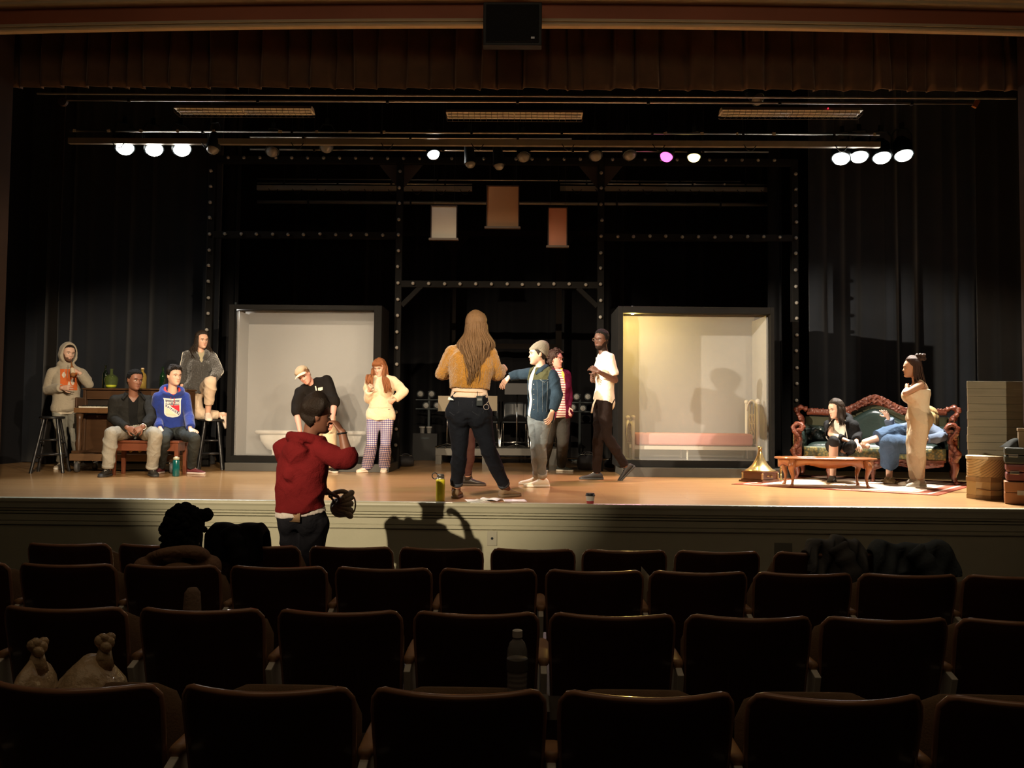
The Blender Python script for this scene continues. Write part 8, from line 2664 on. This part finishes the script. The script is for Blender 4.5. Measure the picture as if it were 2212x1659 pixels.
for z_ in ('L',):
    a_ = s_.j['sh' + z_]
    s_.add('strap', MB().tube(s_.snap(crom([s_.spine(0.78)[0] - s_.Fb * 0.10 + V((0, -0.10, 0)), s_.spine(0.9)[0] - s_.Fb * 0.07 + V((0, -0.10, 0.03)), a_ * 0.72 + s_.neck * 0.28 + V((0, 0, 0.062)), s_.spine(0.9)[0] + s_.Fb * 0.07 + V((0, -0.09, 0.03)), s_.spine(0.78)[0] + s_.Fb * 0.09 + V((0, -0.09, 0.0))], 6), 0.002, s_.skin_of()), 0.0045, 6), crm)
hb_ = MB(); s_.cap(hb_, 0.016, 0.026, 0.082, 0.025, -0.09, 0.003)
s_.locks(hb_, 170, 0.42, 95, 0.008, 0.15, 0.10, 0.016, 30, 21, lvar=0.45)
rnd = random.Random(3)
for i in range(26):
    t_ = 2 * PI * i / 26
    c_ = s_.H(0.045 * math.cos(t_) * rnd.uniform(0.5, 1), -0.095 + 0.045 * math.sin(t_), 0.115 + rnd.uniform(-0.03, 0.03))
    hb_.ell(c_, (0.026, 0.017, 0.02), Matrix.Rotation(rnd.uniform(0, 3), 3, 'Y'), 9, 6)
s_.hair(hb_, (0.05, 0.026, 0.014))
sk = mat('sock_grey', (0.50, 0.43, 0.34), 0.95, bump=0.3)
for z_ in 'LR':
    an = s_.j['an' + z_]
    s_.add('sock', MB().tube([an + V((0, 0, -0.03)), an + V((0, 0, 0.03)), an + V((0, 0, 0.075))], [0.045, 0.042, 0.046], 16), sk)
s_.shoe('L', -62, sk, mat('sock_sole', (0.6, 0.54, 0.46), 0.9), 0.225)
s_.shoe('R', -84, mat('sock_white', (0.85, 0.78, 0.68), 0.9), None, 0.235)

# ---------------------------------------------------------------- Q: curly haired person sitting in the hall
D = 4.45
x_ = SEATS[(2, 2)][0]
u_ = Person('person with dark curly hair seen from behind, sitting in the auditorium seats', D, (392, 1400), dict(
    head=(397, 1154, 0.10), neck=(386, 1215, 0.08), sh=(382, 1232, 0.06), hip=('m', -0.02, 0.20, 0.53), waist=('m', -0.02, 0.10, 0.66),
    elR=(440, 1310, 0.22), wrR=('m', 0.14, 0.48, 0.60), elL=(322, 1310, 0.22), wrL=('m', -0.16, 0.48, 0.60),
    knR=('m', 0.10, 0.58, 0.50), anR=('m', 0.10, 0.56, 0.085), knL=('m', -0.14, 0.58, 0.50), anL=('m', -0.14, 0.56, 0.085)), byaw=176, hd=(146, 6, 0), hs=0.98, fem=True, skin='fair', gz=HALL_Z)
u_.body({})
u_.trousers('trousers', MATS['jeans_black'], 0.012, 1.95, waist=0.12, amp=0.004)
u_.top('hoodie', mat('hoodie_dull_tan', (0.30, 0.18, 0.12), 0.95, var=0.15, bump=0.2), off=0.034, hem=0.0, sleeve=1.9, amp=0.006, extra=hood_down(u_, back=0.11, w=0.13))
hb_ = MB(); u_.cap(hb_, 0.03, 0.036, 0.075, 0.0, -0.12, 0.006)
u_.curls(hb_, 260, 0.020, 0.036, 0.07, -0.13, 5, 50)
u_.locks(hb_, 40, 0.24, 75, 0.016, 0.12, 0.12, 0.015, 30, 5)
bc = P(446, 1112, D + 0.12) - u_.org
rnd = random.Random(6)
hb_.ell(bc, (0.036, 0.036, 0.038))
for i in range(22):
    v_ = V((rnd.uniform(-1, 1), rnd.uniform(-1, 1), rnd.uniform(-1, 1))).normalized()
    hb_.ell(bc + v_ * 0.026, (0.016, 0.016, 0.016), None, 8, 6)
hb_.tube([bc, u_.H(0, -0.05, 0.11)], [0.028, 0.035], 10)
u_.hair(hb_, (0.008, 0.007, 0.006), rough=0.8)
u_.add('earring', MB().tube([u_.H(0.088, -0.008, -0.045) + V((0.016 * math.cos(t_), 0, 0.02 * math.sin(t_))) for t_ in [2 * PI * i / 14 for i in range(15)]], 0.0022, 5), steel)
for q, yw in (('R', 176), ('L', 184)):
    u_.shoe(q, yw, MATS['shoe_black'], None, 0.25)
